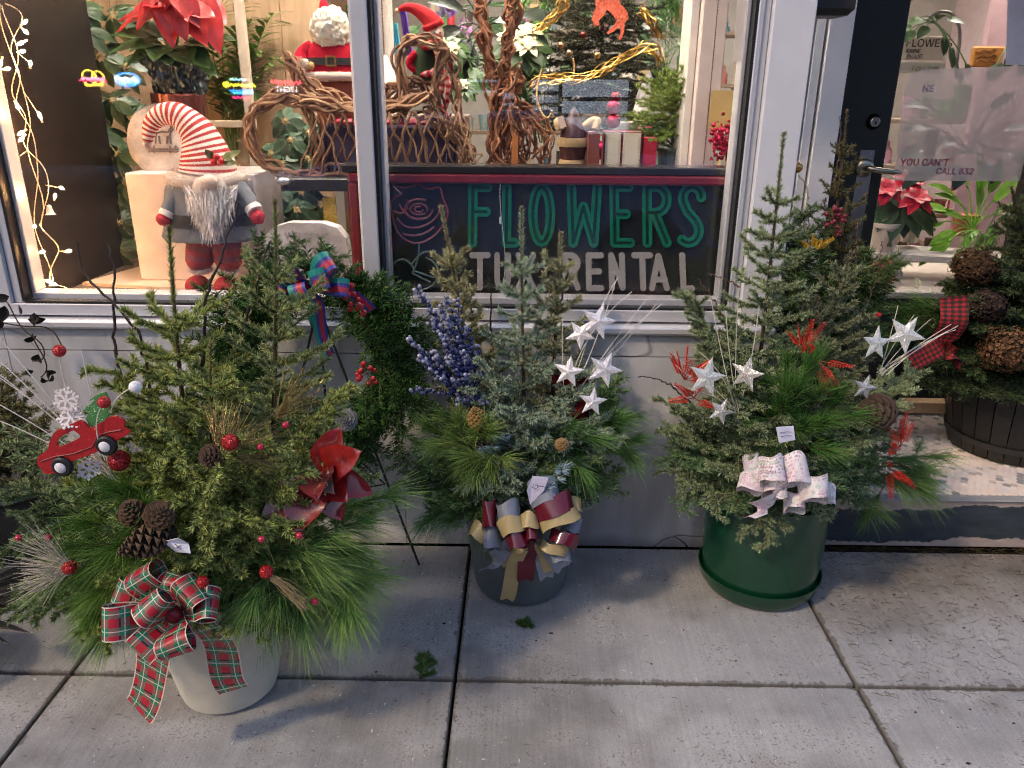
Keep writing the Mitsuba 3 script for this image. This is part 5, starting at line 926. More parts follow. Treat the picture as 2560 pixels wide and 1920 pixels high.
for u0, v0, u1, v1, u2, v2, hw in ((2035, 745, 2060, 690, 2062, 640, .045), (2035, 745, 1995, 770, 1960, 785, .034), (2035, 745, 2060, 770, 2066, 790, .036)):
    b = MB(); tail(b, [at(u0, v0, -.11 + .30), at(u1, v1, -.14 + .30), at(u2, v2, -.12 + .30)], V(.6, -.3, -.7) if v2 > 700 else V(.9, -.2, .1), V(.5, -.3, -.8) if v2 > 700 else V(.9, -.2, .3), hw, (1, 1, 1), 20, 0, .008); part(bt, 'loop', b, 'buffalo', uv=True)
p = at(1955, 866, .62); q = at(2060, 890, .62); b = MB(); b.box(p[0], q[0] + .3, .60, .66, q[2], p[2], (.34, .24, .13), .003); mono('wood_rail', 'short pale wooden rail in the shade between the big cone and the tub', 'board', b, 'tan_wood')
r = rng(707); C6 = V(-1.60, -.30, 0); B6 = C6 + V(0, 0, .40)
b = MB(); b.add(lathe([(0, .003), (.11, .003), (.13, .02), (.12, .06), (.19, .20), (.215, .33), (.205, .40), (.225, .42), (.215, .43), (.19, .40), (0, .37)], C6, 44), (.014, .014, .013), 40)
urn = thing('urn_planter', 'black urn planter cut off by the left edge of the picture', 'planter'); part(urn, 'body', b, 'satin')
for u, v, y in ((60, 860, -.3), (100, 900, -.34), (20, 830, -.3), (70, 950, -.38), (-20, 900, -.3), (30, 990, -.4), (-40, 800, -.2), (40, 890, -.3), (10, 940, -.35), (90, 980, -.4), (-10, 1010, -.4)):
    fir_bough('olive evergreen bough in the urn at the left edge', B6 + r.normal(0, .04, 3), at(u, v, y), r, V(.085, .085, .03) * (.8 + .5 * r.random()), V(.20, .19, .09), 'boughs in the urn at the left edge', 'spruce' if r.random() < .5 else 'fir', (0, 0, .06), .42, .03, 2, 1.0, .5)
pa = thing('dark_rosette', 'dark spiky leaves low at the left edge of the picture', 'plant'); pc = at(-150, 1330, -.75)
for u, v in ((55, 1180), (40, 1225), (50, 1270), (30, 1300), (15, 1180), (35, 1350), (0, 1380)):
    e = at(u, v, -.78); b = MB(); b.add(leafmesh(pc, e - pc + V(0, 0, .03), V(0, -.3, 1), np.linalg.norm(e - pc) * 1.1, .03, .5, .2, 8), (.012, .013, .010), True); part(pa, 'leaf', b, 'leaf')
b = MB(); b.add(lathe([(0, .002), (.12, .002), (.15, .10), (.14, .12), (0, .11)], (pc[0] - .05, pc[1], 0), 30), (.015, .013, .012), 40); part(pa, 'pot', b, 'satin')
# dried vine on the left edge
vn = thing('dried_vine', 'dried vine with dark withered leaves against the sill at the left edge', 'vine')
for px in ([(-20, 690), (20, 700), (70, 705), (110, 712), (130, 740), (140, 762)], [(-10, 640), (20, 660), (30, 680), (60, 720), (90, 745), (95, 770), (70, 780)], [(70, 720), (88, 760), (100, 800), (88, 815)]):
    b = MB(); b.tube(spline([at(u, v, -.10 - .01 * i) for i, (u, v) in enumerate(px)], 24), .0022, (.03, .022, .018), 5); part(vn, 'stem', b, 'matte')
for k, (u, v, L) in enumerate([(50, 735, .04), (83, 765, .06), (100, 800, .06), (72, 800, .035), (90, 815, .055), (10, 660, .06), (40, 660, .05), (5, 690, .06), (60, 690, .05), (75, 675, .045), (20, 640, .05), (85, 680, .05), (68, 812, .03), (-5, 670, .05)]):
    b = MB(); b.add(leafmesh(at(u, v, -.13), V(*r.normal(size=3)) * V(1, .4, .6) + V(0, 0, -1.0), V(r.normal(), -1, r.normal() * .5), L, L * .55, r.normal() * 1.2, .5, 7), V(.022, .018, .014) * (.7 + .6 * r.random()), True); part(vn, 'leaf', b, 'matte')

# ---- fallen needles and sprigs on the pavement
r = rng(808)
def litter(n, xs, ys, L0, L1, cols, seed, z=.0012):
    rr = rng(seed); x, y = xs(rr, n), ys(rr, n); a = rr.normal(-.55, .55, n) if seed != 3 else rr.random(n) * 6.3; l = L0 + (L1 - L0) * rr.random(n); d = np.stack([np.cos(a), np.sin(a), 0 * a], 1); p = np.stack([x, y, np.full(n, z)], 1); m = p + d * l[:, None] * .5 + np.stack([0 * a, 0 * a, .002 * rr.random(n)], 1) + .07 * l[:, None] * np.stack([-np.sin(a), np.cos(a), 0 * a], 1) * rr.normal(size=(n, 1)); e = p + d * l[:, None]
    b = MB(); c = np.repeat(np.repeat(np.asarray(cols)[rr.integers(0, len(cols), n)], 1, 0) * (.6 + .8 * rr.random((n, 1))), 6, 0); stems(b, p, m, np.full(n, .00065), np.full(n, .00065), c); stems(b, m, e, np.full(n, .00065), np.full(n, .0003), c); return b
GRN = [(.06, .07, .02), (.10, .085, .03), (.05, .045, .02), (.13, .09, .04)]
mono('fallen_needles', 'fallen pine needles strewn over the pavement before the step', 'needles', litter(1050, lambda q, n: .98 + 1.25 * q.random(n) ** 1.1, lambda q, n: -.02 - .75 * q.random(n) ** 1.25, .008, .030, GRN, 1), 'matte', kind='stuff')
mono('fallen_needles', 'sparse needles scattered over the rest of the pavement', 'needles', litter(520, lambda q, n: -1.6 + 3.6 * q.random(n), lambda q, n: -.05 - 1.5 * q.random(n), .005, .018, GRN, 2), 'matte', kind='stuff')
mono('fallen_needles', 'needles caught along the foot of the step and wall', 'needles', litter(520, lambda q, n: .85 + 1.3 * q.random(n), lambda q, n: .02 - .05 * q.random(n) ** 2, .006, .03, [(.10, .06, .02), (.06, .05, .02)], 4, .002), 'matte', kind='stuff')
b = MB(); rr = rng(33)
for k in range(260):
    x, y = (1.05 + 1.1 * rr.random(), -.25 - .95 * rr.random()) if k < 150 else (-1.5 + 3.5 * rr.random(), -.1 - 1.3 * rr.random()); h = .0012 + .0032 * rr.random() ** 2.5; s = trimesh.creation.icosphere(0, 1); b.add((s.vertices * V(h * (1 + rr.random()), h, h * .5) + V(x, y, .0008), s.faces), V(.035, .03, .024) * (.4 + 1.2 * rr.random()))
mono('grit', 'dark crumbs of bark and grit on the pavement', 'crumbs', b, 'matte', kind='stuff')
for u0, v0, u1, v1, lb in ((908, 1465, 925, 1412, 'green fir sprig lying across the pavement joint'), (1113, 1344, 1145, 1346, 'small dark fir tip lying before the grey bucket')):
    fir_bough(lb, atz(u0, v0, .008), atz(u1, v1, .008), r, V(.05, .11, .02), V(.08, .15, .04), None, 'spruce', (0, 0, .004), .22, .016, 1, 1.6, 0, name='fallen_sprig', cat='sprig')
p, q = atz(1473, 1583 / 1.157, .002), atz(1488, 1570 / 1.157, .002); b = MB(); b.tube([p, q], .0015, (.6, .58, .52), 5); mono('stick_litter', 'tiny white stick on the pavement before the grey bucket', 'stick', b, 'matte')
# ================================================================ inside the left window
DZ = .8625
def vw(x, y): return (x / 2.526, y / 2.526)           # pixels of one enlarged crop
r = rng(901)
b = MB(); bd = [atz(u, v, .868)[:2] for u, v in ((178, 614), (345, 567), (640, 560), (640, 634), (430, 629))]
b.add(extrude(Polygon(bd).buffer(0), .012, (0, 0, .863)), (.66, .52, .40)); mono('display_board', 'cream board lying on the window floor under the white pedestal', 'board', b, 'satin')
b = MB(); b.add(cbox(-1.44, -.972, .42, .74, .8755, 1.268, .004), (.72, .64, .60)); mono('pedestal', 'white square pedestal under the round stone plaque, behind the gnome', 'pedestal', b, 'satin')
pl = thing('stone_plaque', 'round grey stone plaque with carved reindeer leaning on the white pedestal', 'plaque'); pc = at(356, 303, .56)
M = frame(V(.05, -.97, .22)); b = MB(); jitter(b, *lathe([(0, .028), (.10, .028), (.128, .022), (.138, .004), (.136, -.02), (.12, -.03), (0, -.03)], pc, 48, M), (.5, .47, .45), .008, 18, 3, 40); part(pl, 'slab', b, 'cast_stone')
b = MB(); fx, fy = M[:, 0], M[:, 1]; fx = V(1, 0, 0); fy = unit(np.cross(M[:, 2], fx)); sgn = 1 if fy[2] > 0 else -1; fy = fy * sgn
def dl(pts, w=.0034): b.tube([pc + M[:, 2] * .0285 + fx * x * .001 + fy * y * .001 for x, y in pts], w, (.16, .13, .125), 5)
for pts in ([(-20, 20), (0, 26), (25, 24), (32, 36), (40, 42), (44, 34), (36, 28), (30, 8), (34, -18)], [(-20, 20), (-24, -16)], [(-10, 10), (-6, -18)], [(22, 10), (18, -18)], [(36, 42), (30, 62), (22, 70)], [(30, 62), (38, 72)], [(42, 42), (48, 60), (56, 64)], [(-60, -36), (60, -36)], [(-50, -24), (-50, -50)], [(-30, -24), (-30, -50)], [(30, -24), (30, -52)], [(50, -24), (50, -50)], [(-60, -44), (60, -44)], [(-70, 10), (-50, 24), (-40, 8)], [(-66, 40), (-50, 52)]): dl(pts)
part(pl, 'carving', b, 'matte')
# gnome
gn = thing('gnome', 'plush gnome with a tall striped bent hat, long white beard and grey felt coat', 'gnome'); GY = .30
gc = at(455, 500, GY); gx, gy = gc[0], GY
def g(u, v, dy=0.0): return at(u, v, GY + dy)
GF = (.13, .135, .15)
prof = [(at(455 + h, v, GY)[0] - gx, at(455, v, GY)[2]) for h, v in ((0, 518), (70, 519), (98, 516), (102, 508), (97, 490), (92, 470), (84, 440), (72, 405), (50, 380), (0, 372))]
m = lathe(prof, (gx, gy, 0), 40); m[0][:, 1] = gy + (m[0][:, 1] - gy) * .62
b = MB(); jitter(b, *m, GF, .006, 30, 2, 40); part(gn, 'coat', b, 'matte')
z0, z1 = at(455, 482, GY)[2], at(455, 458, GY)[2]; RB = abs(at(455 + 91, 470, GY)[0] - gx) + .006; m = lathe([(RB - .004, z0), (RB + .004, z0), (RB - .004, z1), (RB - .012, z1)], (gx, gy, 0), 40); m[0][:, 1] = gy + (m[0][:, 1] - gy) * .65
b = MB(); b.add(m, (.010, .010, .010), 40); part(gn, 'belt', b, 'satin')
for s, u in ((-1, 434), (1, 490)):
    leg = thing('x') if False else None; b = MB(); P = [g(u + s * -6, 505), g(u, 540), g(u + s * 2, 560), g(u, 580)]; C = spline(P, 14); rr_ = np.r_[.050, np.linspace(.056, .050, 8), .050, .050, .046, .040, .034]
    col = np.where((np.arange(14)[:, None] % 4) < 2, V(.20, .06, .075), V(.30, .035, .045)); v, f = tube(C, rr_, 18, False); b.add((v, f), np.repeat(col, 18, 0), True); lg = part(gn, 'leg', b, 'matte')
    b = MB(); cz = g(u, 583); P0 = np.array([cz]); 
    th = np.linspace(0, 6.28, 25)[:-1]; ring = cz + np.stack([.036 * np.cos(th), .030 * np.sin(th), 0 * th], 1); needles(b, ring, np.roll(ring, -1, 0), r, 2600, .018, .0022, 1.35, (.62, .56, .54), (.78, .73, .70)); b.ball(cz, .034, (.6, .55, .52), 2, (1.05, .9, .55)); part(lg, 'fur_cuff', b, 'fur')
    bc_ = g(u + s * 3, 612); b = MB(); s_ = trimesh.creation.icosphere(3, 1.0); v = s_.vertices * V(.040, .055, .036); v[:, 2] = np.maximum(v[:, 2], -.026); b.add((v + V(bc_[0], gy - .02, DZ + .0272), s_.faces), (.34, .022, .03), True); part(lg, 'boot', b, 'matte')
for s, P, mu in ((-1, [(395, 408), (375, 435), (362, 462)], (355, 475)), (1, [(515, 408), (535, 432), (548, 452)], (560, 472))):
    C = np.array([g(u, v, -.03 - .02 * k) for k, (u, v) in enumerate(P)]); b = MB(); b.tube(spline(C, 8), np.linspace(.034, .026, 8), GF, 14); am = part(gn, 'arm', b, 'matte')
    d = unit(C[2] - C[1]); b = MB(); b.tube([C[2] - d * .008, C[2] + d * .012], [.029, .029], (.70, .62, .56), 14); part(am, 'cuff', b, 'matte')
    q = g(*mu, -.075); b = MB(); b.tube(spline([C[2] + d * .008, (C[2] + q) / 2 + V(0, -.004, 0), q + d * .02], 8), [.016, .020, .023, .025, .025, .022, .016, .006], (.36, .025, .035), 14); b.tube([q, q + V(-s * .022, -.004, -.012)], [.012, .007], (.36, .025, .035), 10); part(am, 'mitten', b, 'matte')
b = MB(); bz = [(420, 400), (440, 398), (460, 398), (480, 400)]
for k in range(90):
    f = k / 89.; u = 392 + 122 * f; q = g(u, 398 + 6 * math.sin(f * 3.14), -.085); wv = 1 - abs(2 * f - 1); e = g(455 + (u - 455) * (.42 + .35 * r.random()), 428 + 56 * wv ** .7 + 7 * r.normal(), -.112)
    needles(b, np.array([q]), np.array([e]), r, 30 / np.linalg.norm(e - q), .060, .0045, .24, (.66, .60, .56), (.78, .74, .70), 0, .25)
for k in range(240):      # tufts all over the front of the beard
    f, h = r.random() * 2 - 1, r.random(); wv = 1 - abs(f) ** 1.5; h = h ** 1.4; q = g(455 + 52 * f * (1 - .8 * h), 398 + 44 * h, -.10 - .045 * wv); e = q + V(-.025 * f, -.012, -.050 - .02 * r.random())
    needles(b, np.array([q]), np.array([e]), r, 7 / np.linalg.norm(e - q), .05, .004, .22, (.60, .54, .50), (.78, .74, .70), 0, .2)
core = spline([g(455, 392, -.07), g(455, 430, -.09), g(455, 465, -.095), g(455, 490, -.092)], 8); b.tube(core, [.050, .058, .054, .044, .034, .022, .012, .004], (.50, .44, .40), 14); part(gn, 'beard', b, 'fur')
th = np.linspace(0, 2 * np.pi, 41)[:-1]; bz = at(448, 384, GY); ring = np.stack([bz[0] + .112 * np.cos(th), gy + .076 * np.sin(th), bz[2] + 0 * th + .006 * np.sin(th)], 1)
b = MB(); needles(b, ring, np.roll(ring, -1, 0), r, 4200, .040, .003, 1.2, (.62, .52, .44), (.76, .68, .60)); b.tube(np.vstack([ring, ring[:1]]), .026, (.58, .49, .42), 10, False); part(gn, 'fur_brim', b, 'fur')
b = MB(); b.ball(g(452, 393, -.145), .028, (.62, .46, .36), 3, (1.05, .9, .85)); part(gn, 'nose', b, 'matte')
hp = [g(450, 372), g(447, 345), g(440, 318), g(428, 290), g(410, 268), g(385, 250), g(355, 247), g(332, 262), g(321, 288), g(319, 304)]
C = spline(hp, 150); rad_ = np.interp(np.linspace(0, 1, 150), [0, .12, .3, .5, .68, .85, 1], [.098, .088, .064, .046, .037, .027, .017]); v, f = tube(C, rad_, 26, True)
st = (np.arange(150) // 3.4).astype(int) % 2; col = np.where(st[:, None] == 0, V(.72, .62, .54), V(.40, .035, .035)); col = np.vstack([np.repeat(col, 26, 0), col[:1], col[-1:]])
w_ = .003 * np.sin(np.arange(150) * 2 * np.pi / 6.8)[:, None]; b = MB(); b.add((v, f), col, True); part(gn, 'hat', b, 'matte')
b = MB(); pp = g(318, 312); needles(b, np.array([pp - V(.002, 0, 0)]), np.array([pp + V(.002, 0, 0)]), r, 90000, .026, .003, 1.5, (.66, .56, .50), (.78, .70, .64)); b.ball(pp, .015, (.64, .55, .50), 2); part(gn, 'pompom', b, 'fur')
for (u, v) in ((468, 340), (478, 348), (462, 350)):
    b = MB(); b.ball(g(u, v, -.098), .0115, (.46, .012, .015), 2); part(gn, 'holly_berry', b, 'gloss')
for (u, v, u2, v2, c) in ((478, 346, 515, 326, (.32, .34, .12)), (462, 342, 444, 325, (.10, .08, .03)), (478, 348, 508, 352, (.30, .30, .12))):
    q, e = g(u, v, -.095), g(u2, v2, -.10); b = MB(); b.add(leafmesh(q, e - q, V(0, -1, .2), np.linalg.norm(e - q) * 1.1, .026, .2, .2, 9, wav=.12), c, True); part(gn, 'holly_leaf', b, 'leaf')
# welcome stone
ws = thing('welcome_stone', 'grey arched stone carved WELCOME TO THE, standing low in the left window', 'garden stone'); ax0, ax1 = at(570, 560, .22)[0], at(753, 560, .22)[0]; zt = at(655, 482, .22)[2]; cx = (ax0 + ax1) / 2; hw = (ax1 - ax0) / 2
P = Polygon([(cx - hw, DZ + .001), (cx - hw, zt - .09), (cx - hw * .93, zt - .045), (cx - hw * .7, zt - .015), (cx - hw * .35, zt), (cx + hw * .45, zt), (cx + hw * .78, zt - .015), (cx + hw * .96, zt - .05), (cx + hw, zt - .10), (cx + hw, DZ + .001)])
b = MB(); v, f = extrude(P, .06, (0, .28, 0), WALL); b.add((v, f), (.5, .5, .5), 30); part(ws, 'slab', b, 'cast_stone')
for tx, h, zz, xo in (('WELCOME', .022, zt - .055, -.068), ('TO', .020, zt - .095, -.07), ('THE', .024, zt - .097, -.012)):
    b = MB(); b.add(text(tx, h, .0022, (cx + xo, .2205, zz), WALL, True), (.36, .325, .31)); part(ws, 'lettering', b, 'matte', tx + ' in sunken capitals')
# poinsettia in dark foil on a hammered copper stand
ps = thing('copper_planter', 'hammered copper planter on the plant stand at the left', 'planter'); x0, x1 = at(335, 200, .64)[0], at(425, 200, .64)[0]; zt = at(380, 202, .64)[2]
b = MB(); jitter(b, *lathe([(0, 1.15), (.075, 1.15), (.085, 1.30), (.095, zt - .01), (.099, zt), (.092, zt), (.085, 1.3), (0, 1.25)], ((x0 + x1) / 2, .66, 0), 60), (.30, .12, .10), .006, 70, 4, True, 2); part(ps, 'pot', b, 'hammered')
b = MB(); b.add(cbox((x0 + x1) / 2 - .1, (x0 + x1) / 2 + .1, .57, .75, .864, 1.149, .004), (.10, .07, .05)); part(ps, 'stand', b, 'satin')
pn = thing('poinsettia', 'large red poinsettia wrapped in dark foil at the top of the left window', 'poinsettia'); fx0 = at(385, 150, .66)
b = MB(); jitter(b, *lathe([(0, zt + .004), (.082, zt + .004), (.098, zt + .05), (.108, zt + .10), (.118, zt + .125), (.10, zt + .11), (0, zt + .10)], (fx0[0], .66, 0), 50), (.06, .075, .08), .028, 38, 5, False, 2); part(pn, 'foil_wrap', b, 'foil' if 'foil' in scene else 'hammered')
pc0 = V(fx0[0], .64, zt + .13)
b = MB()
for k in range(5): b.tube(bez(pc0 - V(0, 0, .03), pc0 + V(.05 * math.cos(k * 1.3), .05 * math.sin(k * 1.3) - .02, .14), (0, 0, .01), 5), .005, (.10, .16, .05), 5)
part(pn, 'stem', b, 'leaf')
for (u, v, L, W, y) in ((250, 55, .13, .07, .56), (285, 90, .13, .07, .54), (470, 80, .15, .075, .56), (440, 120, .14, .08, .52), (400, 115, .14, .085, .50), (330, 110, .13, .08, .50), (230, 90, .12, .06, .6), (490, 60, .12, .06, .6), (360, 120, .11, .07, .5), (300, 40, .12, .07, .6), (460, 140, .12, .06, .55), (270, 120, .11, .06, .56)):
    e = at(u, v, y); q = pc0 + V(0, 0, .04); b = MB(); b.add(leafmesh(q + (e - q) * .25, e - q, V(0, -.5, 1), np.linalg.norm(e - q) * .85, W * 1.3, .5, .2, 9, wav=.03), V(.04, .085, .02) * (.7 + .7 * r.random()), True); part(pn, 'leaf', b, 'leaf')
for (u, v, y) in ((250, 15, .56), (285, 45, .52), (330, 30, .50), (360, 60, .48), (395, 70, .47), (430, 45, .47), (455, 20, .5), (395, 20, .46), (470, 100, .5), (440, 75, .48), (345, 0, .5), (300, 10, .5), (420, 0, .5), (235, 40, .58), (365, 85, .49), (480, 30, .54)):
    e = at(u, v, y); q = V(at(370, -40, .56)[0], .58, at(370, -30, .58)[2]) + r.normal(0, .03, 3); b = MB(); b.add(leafmesh(q, e - q, V(0, -.6, .8), np.linalg.norm(e - q) * 1.05, .095, .35, .2, 9, wav=.04), V(.52, .035, .035) * (.7 + .5 * r.random()), True); part(pn, 'bract', b, 'leaf')
# umbrella plants
def umbrella_plant(label, hubs, seed, stalk=None, cols=(.030, .062, .028), group=None):
    t = thing('umbrella_plant', label, 'plant', group); rr = rng(seed)
    if stalk:
        b = MB(); b.tube(spline([np.asarray(q, float) for q in stalk], 16), np.linspace(.012, .007, 16), (.20, .14, .08), 7); part(t, 'stem', b, 'matte')
    for (u, v, y, L) in hubs:
        c = at(u, v, y); n = 8; ax = unit(V(rr.normal() * .25, -.75, .5 + rr.normal() * .2)); M = frame(ax); off = rr.random() * 6.3; b = MB()
        for k in range(n):
            a = off + k * 2 * np.pi / n + rr.normal(0, .08); d = unit(M @ V(math.cos(a), math.sin(a), -.35 - .2 * rr.random())); q = c + d * L * .15
            b.add(leafmesh(q, d, ax, L * (.85 + .25 * rr.random()), L * .46, .55, .12, 7), np.asarray(cols) * (.6 + .9 * rr.random()) + V(.01, .012, .0) * rr.random(), True); b.tube([c, q], .0016, (.40, .34, .14), 4)
        if stalk: b.tube(bez(np.asarray(stalk[len(stalk) // 2], float), c, (0, 0, .03), 6), .003, (.25, .22, .10), 5)
        part(t, 'leaf', b, 'leaf')
    return t
zz = at(200, 500, .95)
umbrella_plant('umbrella plant with leaf rosettes climbing the left side of the window', [(180, 62, .82, .11), (215, 120, .84, .11), (170, 20, .85, .11), (240, 30, .88, .11), (190, 210, .86, .11), (240, 215, .84, .10), (215, 290, .8, .11), (180, 270, .85, .10), (250, 330, .78, .11), (210, 350, .8, .11), (230, 420, .76, .11), (270, 390, .78, .10), (255, 480, .74, .11), (250, 540, .72, .10), (280, 250, .85, .10), (270, 140, .86, .10), (300, 60, .9, .10)], 1, [(zz[0] - .02, 1.02, .87), (zz[0] + .03, 1.0, 1.2), (zz[0], .98, 1.5), (zz[0] + .02, .98, 1.9)])
zz = at(620, 420, .95)
umbrella_plant('umbrella plant behind and below the vine sleigh', [(625, 300, .88, .10), (665, 285, .9, .10), (610, 350, .86, .10), (650, 410, .84, .10), (600, 420, .82, .10), (640, 450, .8, .10), (590, 470, .8, .10), (615, 260, .9, .09), (690, 440, .86, .09), (665, 340, .9, .09), (585, 330, .9, .09)], 2, [(zz[0], 1.0, .87), (zz[0], 1.0, 1.1), (zz[0] + .02, 1.0, 1.4)], (.055, .10, .065))
# palms and bamboo further back
def frond_plant(label, base, tips, seed, col, n=22, L=.14, W=.016, cat='palm', name='palm', tipc=None, droop=.5):
    t = thing(name, label, cat); rr = rng(seed)
    for e in tips:
        C = bez(np.asarray(base, float) + rr.normal(0, .02, 3), np.asarray(e, float), V(0, 0, .18), 12); b = MB(); b.tube(C, np.linspace(.004, .0015, 12), np.asarray(col) * .9, 4)
        for k in range(n):
            f = .25 + .74 * k / n; i = min(10, int(f * 11)); q = C[i] + (C[i + 1] - C[i]) * (f * 11 - i); T = unit(C[i + 1] - C[i]); S = unit(np.cross(T, [0, 0, 1.0]) + 1e-6) * (1 if k % 2 else -1)
            d = unit(S * .8 + T * .7 + V(0, 0, -.15) + rr.normal(0, .1, 3)); b.add(leafmesh(q, d, V(0, 0, 1), L * (1.1 - .6 * abs(f - .55)) * (.8 + .4 * rr.random()), W, droop, .15, 5), np.asarray(col) * (.6 + .8 * rr.random()), True)
        part(t, 'frond', b, 'leaf')
    return t
frond_plant('bright green palm behind the cream post in the left window', at(610, 260, 1.7), [at(u, v, 1.7 + .1 * k) for k, (u, v) in enumerate(((530, 20), (570, -10), (620, 10), (680, 40), (550, 90), (640, 80), (690, 100), (500, 60), (590, 50), (660, -20), (530, 150), (690, 160)))], 3, (.10, .20, .04), 22, .17, .018)
frond_plant('bamboo palm at the top of the left window, right of the poinsettia', at(500, 330, 1.25), [at(u, v, 1.2) for u, v in ((440, 20), (480, 0), (545, 40), (470, 90), (560, 110), (510, 160), (445, 150), (560, 200), (480, 200), (530, 0), (590, 30), (610, 120))], 4, (.13, .22, .05), 30, .13, .024, 'bamboo palm', 'bamboo_palm')
frond_plant('dark palm crowded behind the bearded doll', at(650, 330, 2.0), [at(u, v, 1.9) for u, v in ((600, 10), (640, 0), (700, 20), (740, 60), (620, 90), (580, 60), (755, 20), (560, 140), (600, 170), (650, 130), (720, 130))], 14, (.07, .15, .04), 32, .20, .024)
b = MB(); p0, p1 = at(518, 40, 1.05), at(538, 290, 1.05); b.box(p0[0] - .019, p0[0] + .019, 1.04, 1.075, .864, 2.6, (.62, .52, .40)); b.box(p0[0] - .30, p0[0] - .0195, 1.045, 1.07, 1.40, 1.43, (.55, .46, .34)); mono('wooden_post', 'cream wooden post and rail among the palms', 'wood frame', b, 'satin')
for u, w, y, c, lb in ((670, .10, 2.35, (.42, .28, .20), 'tan wooden post behind the palms'), (745, .12, 2.3, (.15, .09, .06), 'dark brown post behind the bearded doll'), (560, .06, 2.3, (.34, .24, .16), 'narrow brown post left of the tan one behind the palms')):
    x = at(u, 100, y)[0]; b = MB(); b.box(x - w / 2, x + w / 2, y, y + .06, .2, 2.85, c); mono('timber_post', lb, 'post', b, 'tan_wood' if c[0] > .4 else 'satin')
gv = thing('glass_vase', 'clear square glass vase right of the gnome', 'vase'); q = at(490, 310, .62); b = MB(); b.box(q[0] - .055, q[0] + .055, .58, .69, 1.2685, 1.375, (1, 1, 1), .006); part(gv, 'body', b, 'pane_glass')
b = MB(); b.box(q[0] - .06, q[0] + .06, .575, .695, 1.372, 1.378, (.7, .72, .74), .001); part(gv, 'rim', b, 'metal') if False else None
# dark display table with the vine sleigh
TT = 1.262; tb_ = thing('display_table', 'black display table carrying the vine sleigh and figures behind the neon sign', 'table')
b = MB(); b.box(-.86, .70, .36, .98, TT - .045, TT - .001, (.018, .016, .015), .004); part(tb_, 'top', b, 'satin')
for x in (-.60, .62):
    for y in (.40, .90): b = MB(); b.box(x - .03, x + .03, y, y + .05, .8635, TT - .0465, (.016, .015, .014)); part(tb_, 'leg', b, 'satin')
def vine(b, P, n, spread, rad, seed, cols=((.24, .13, .075), (.34, .20, .115), (.17, .09, .055)), wob=.008):
    rr = rng(seed)
    for k in range(n):
        Q = np.asarray(P, float) + rr.normal(0, spread, (len(P), 3)); C = spline(Q, max(14, 5 * len(P))); C = C + wob * np.stack([np.sin(np.arange(len(C)) * .8 + k), np.cos(np.arange(len(C)) * .7 + 2 * k), np.sin(np.arange(len(C)) * .9 + 3 * k)], 1); b.tube(C, rad * (.6 + .7 * rr.random()), np.asarray(cols[rr.integers(len(cols))]) * (.8 + .4 * rr.random()), 5)
sl = thing('vine_sleigh', 'sleigh woven of brown grapevines standing on the black table behind the mullion', 'sleigh'); SY = .52
def s_(L, y=SY): return [at(u, v, y) for u, v in L]
for nm, L, y, n, sp, rd, sd in (('curl', [(672, 225), (620, 212), (570, 222), (542, 260), (540, 305), (560, 345), (605, 370), (655, 378), (720, 380), (800, 378)], SY - .04, 8, .010, .0062, 1), ('curl', [(655, 222), (600, 205), (555, 235), (545, 290), (575, 350), (640, 372)], SY + .12, 4, .010, .0055, 2), ('runner', [(640, 372), (720, 382), (820, 384), (920, 380), (1000, 360)], SY - .05, 4, .007, .006, 3), ('front_post', [(625, 122), (628, 140), (655, 165), (700, 195), (760, 225), (830, 232)], SY, 7, .011, .0055, 4), ('front_post', [(620, 125), (640, 160), (655, 205), (672, 260), (690, 310), (690, 370)], SY - .02, 6, .011, .006, 5), ('top_rail', [(660, 215), (720, 232), (800, 236), (870, 222), (930, 200)], SY - .06, 8, .012, .006, 6), ('top_rail', [(690, 240), (760, 250), (830, 240), (880, 215)], SY + .1, 8, .014, .006, 7), ('back_hoop', [(862, 260), (868, 190), (864, 110), (885, 88), (925, 90), (950, 105), (945, 160), (940, 230), (960, 280)], SY - .02, 7, .010, .006, 8), ('back_hoop', [(945, 110), (975, 140), (985, 200), (990, 260), (1010, 320), (1005, 365)], SY, 8, .013, .0048, 9), ('back_brush', [(915, 235), (950, 255), (985, 290), (1010, 330), (1005, 372)], SY - .03, 16, .020, .0035, 10), ('seat_weave', [(800, 240), (850, 200), (900, 185), (930, 195)], SY + .05, 10, .018, .0055, 11)):
    b = MB(); vine(b, s_(L, y), n, sp, rd, sd); part(sl, nm, b, 'matte')
for k in range(13):
    u = 690 + k * 25; 
    for s in (-1, 1):
        b = MB(); vine(b, s_([(u, 245), (u + s * 22, 300), (u + s * 40, 355), (u + s * 46, 378)], SY - .07 - .01 * (s > 0)), 1, .004, .0052, 40 + 2 * k + (s > 0), wob=.003); part(sl, 'lattice', b, 'matte')
b = MB(); b.box(at(700, 340, SY)[0], at(985, 340, SY)[0], SY + .0, SY + .10, TT + .012, at(800, 270, SY)[2], (.055, .045, .085), .01); mono('fabric_liner', 'dark violet cloth lining inside the vine sleigh', 'cloth', b, 'matte')
b = MB(); jitter(b, *(lambda m: (m.vertices, m.faces))(cbox(at(715, 270, SY)[0], at(925, 270, SY)[0], SY + .02, SY + .16, at(800, 285, SY)[2], at(800, 258, SY)[2], .01)), (.42, .015, .05), .004, 30, 5, 30, 2); mono('red_cushion', 'red cushion lying in the vine sleigh', 'cushion', b, 'satin')
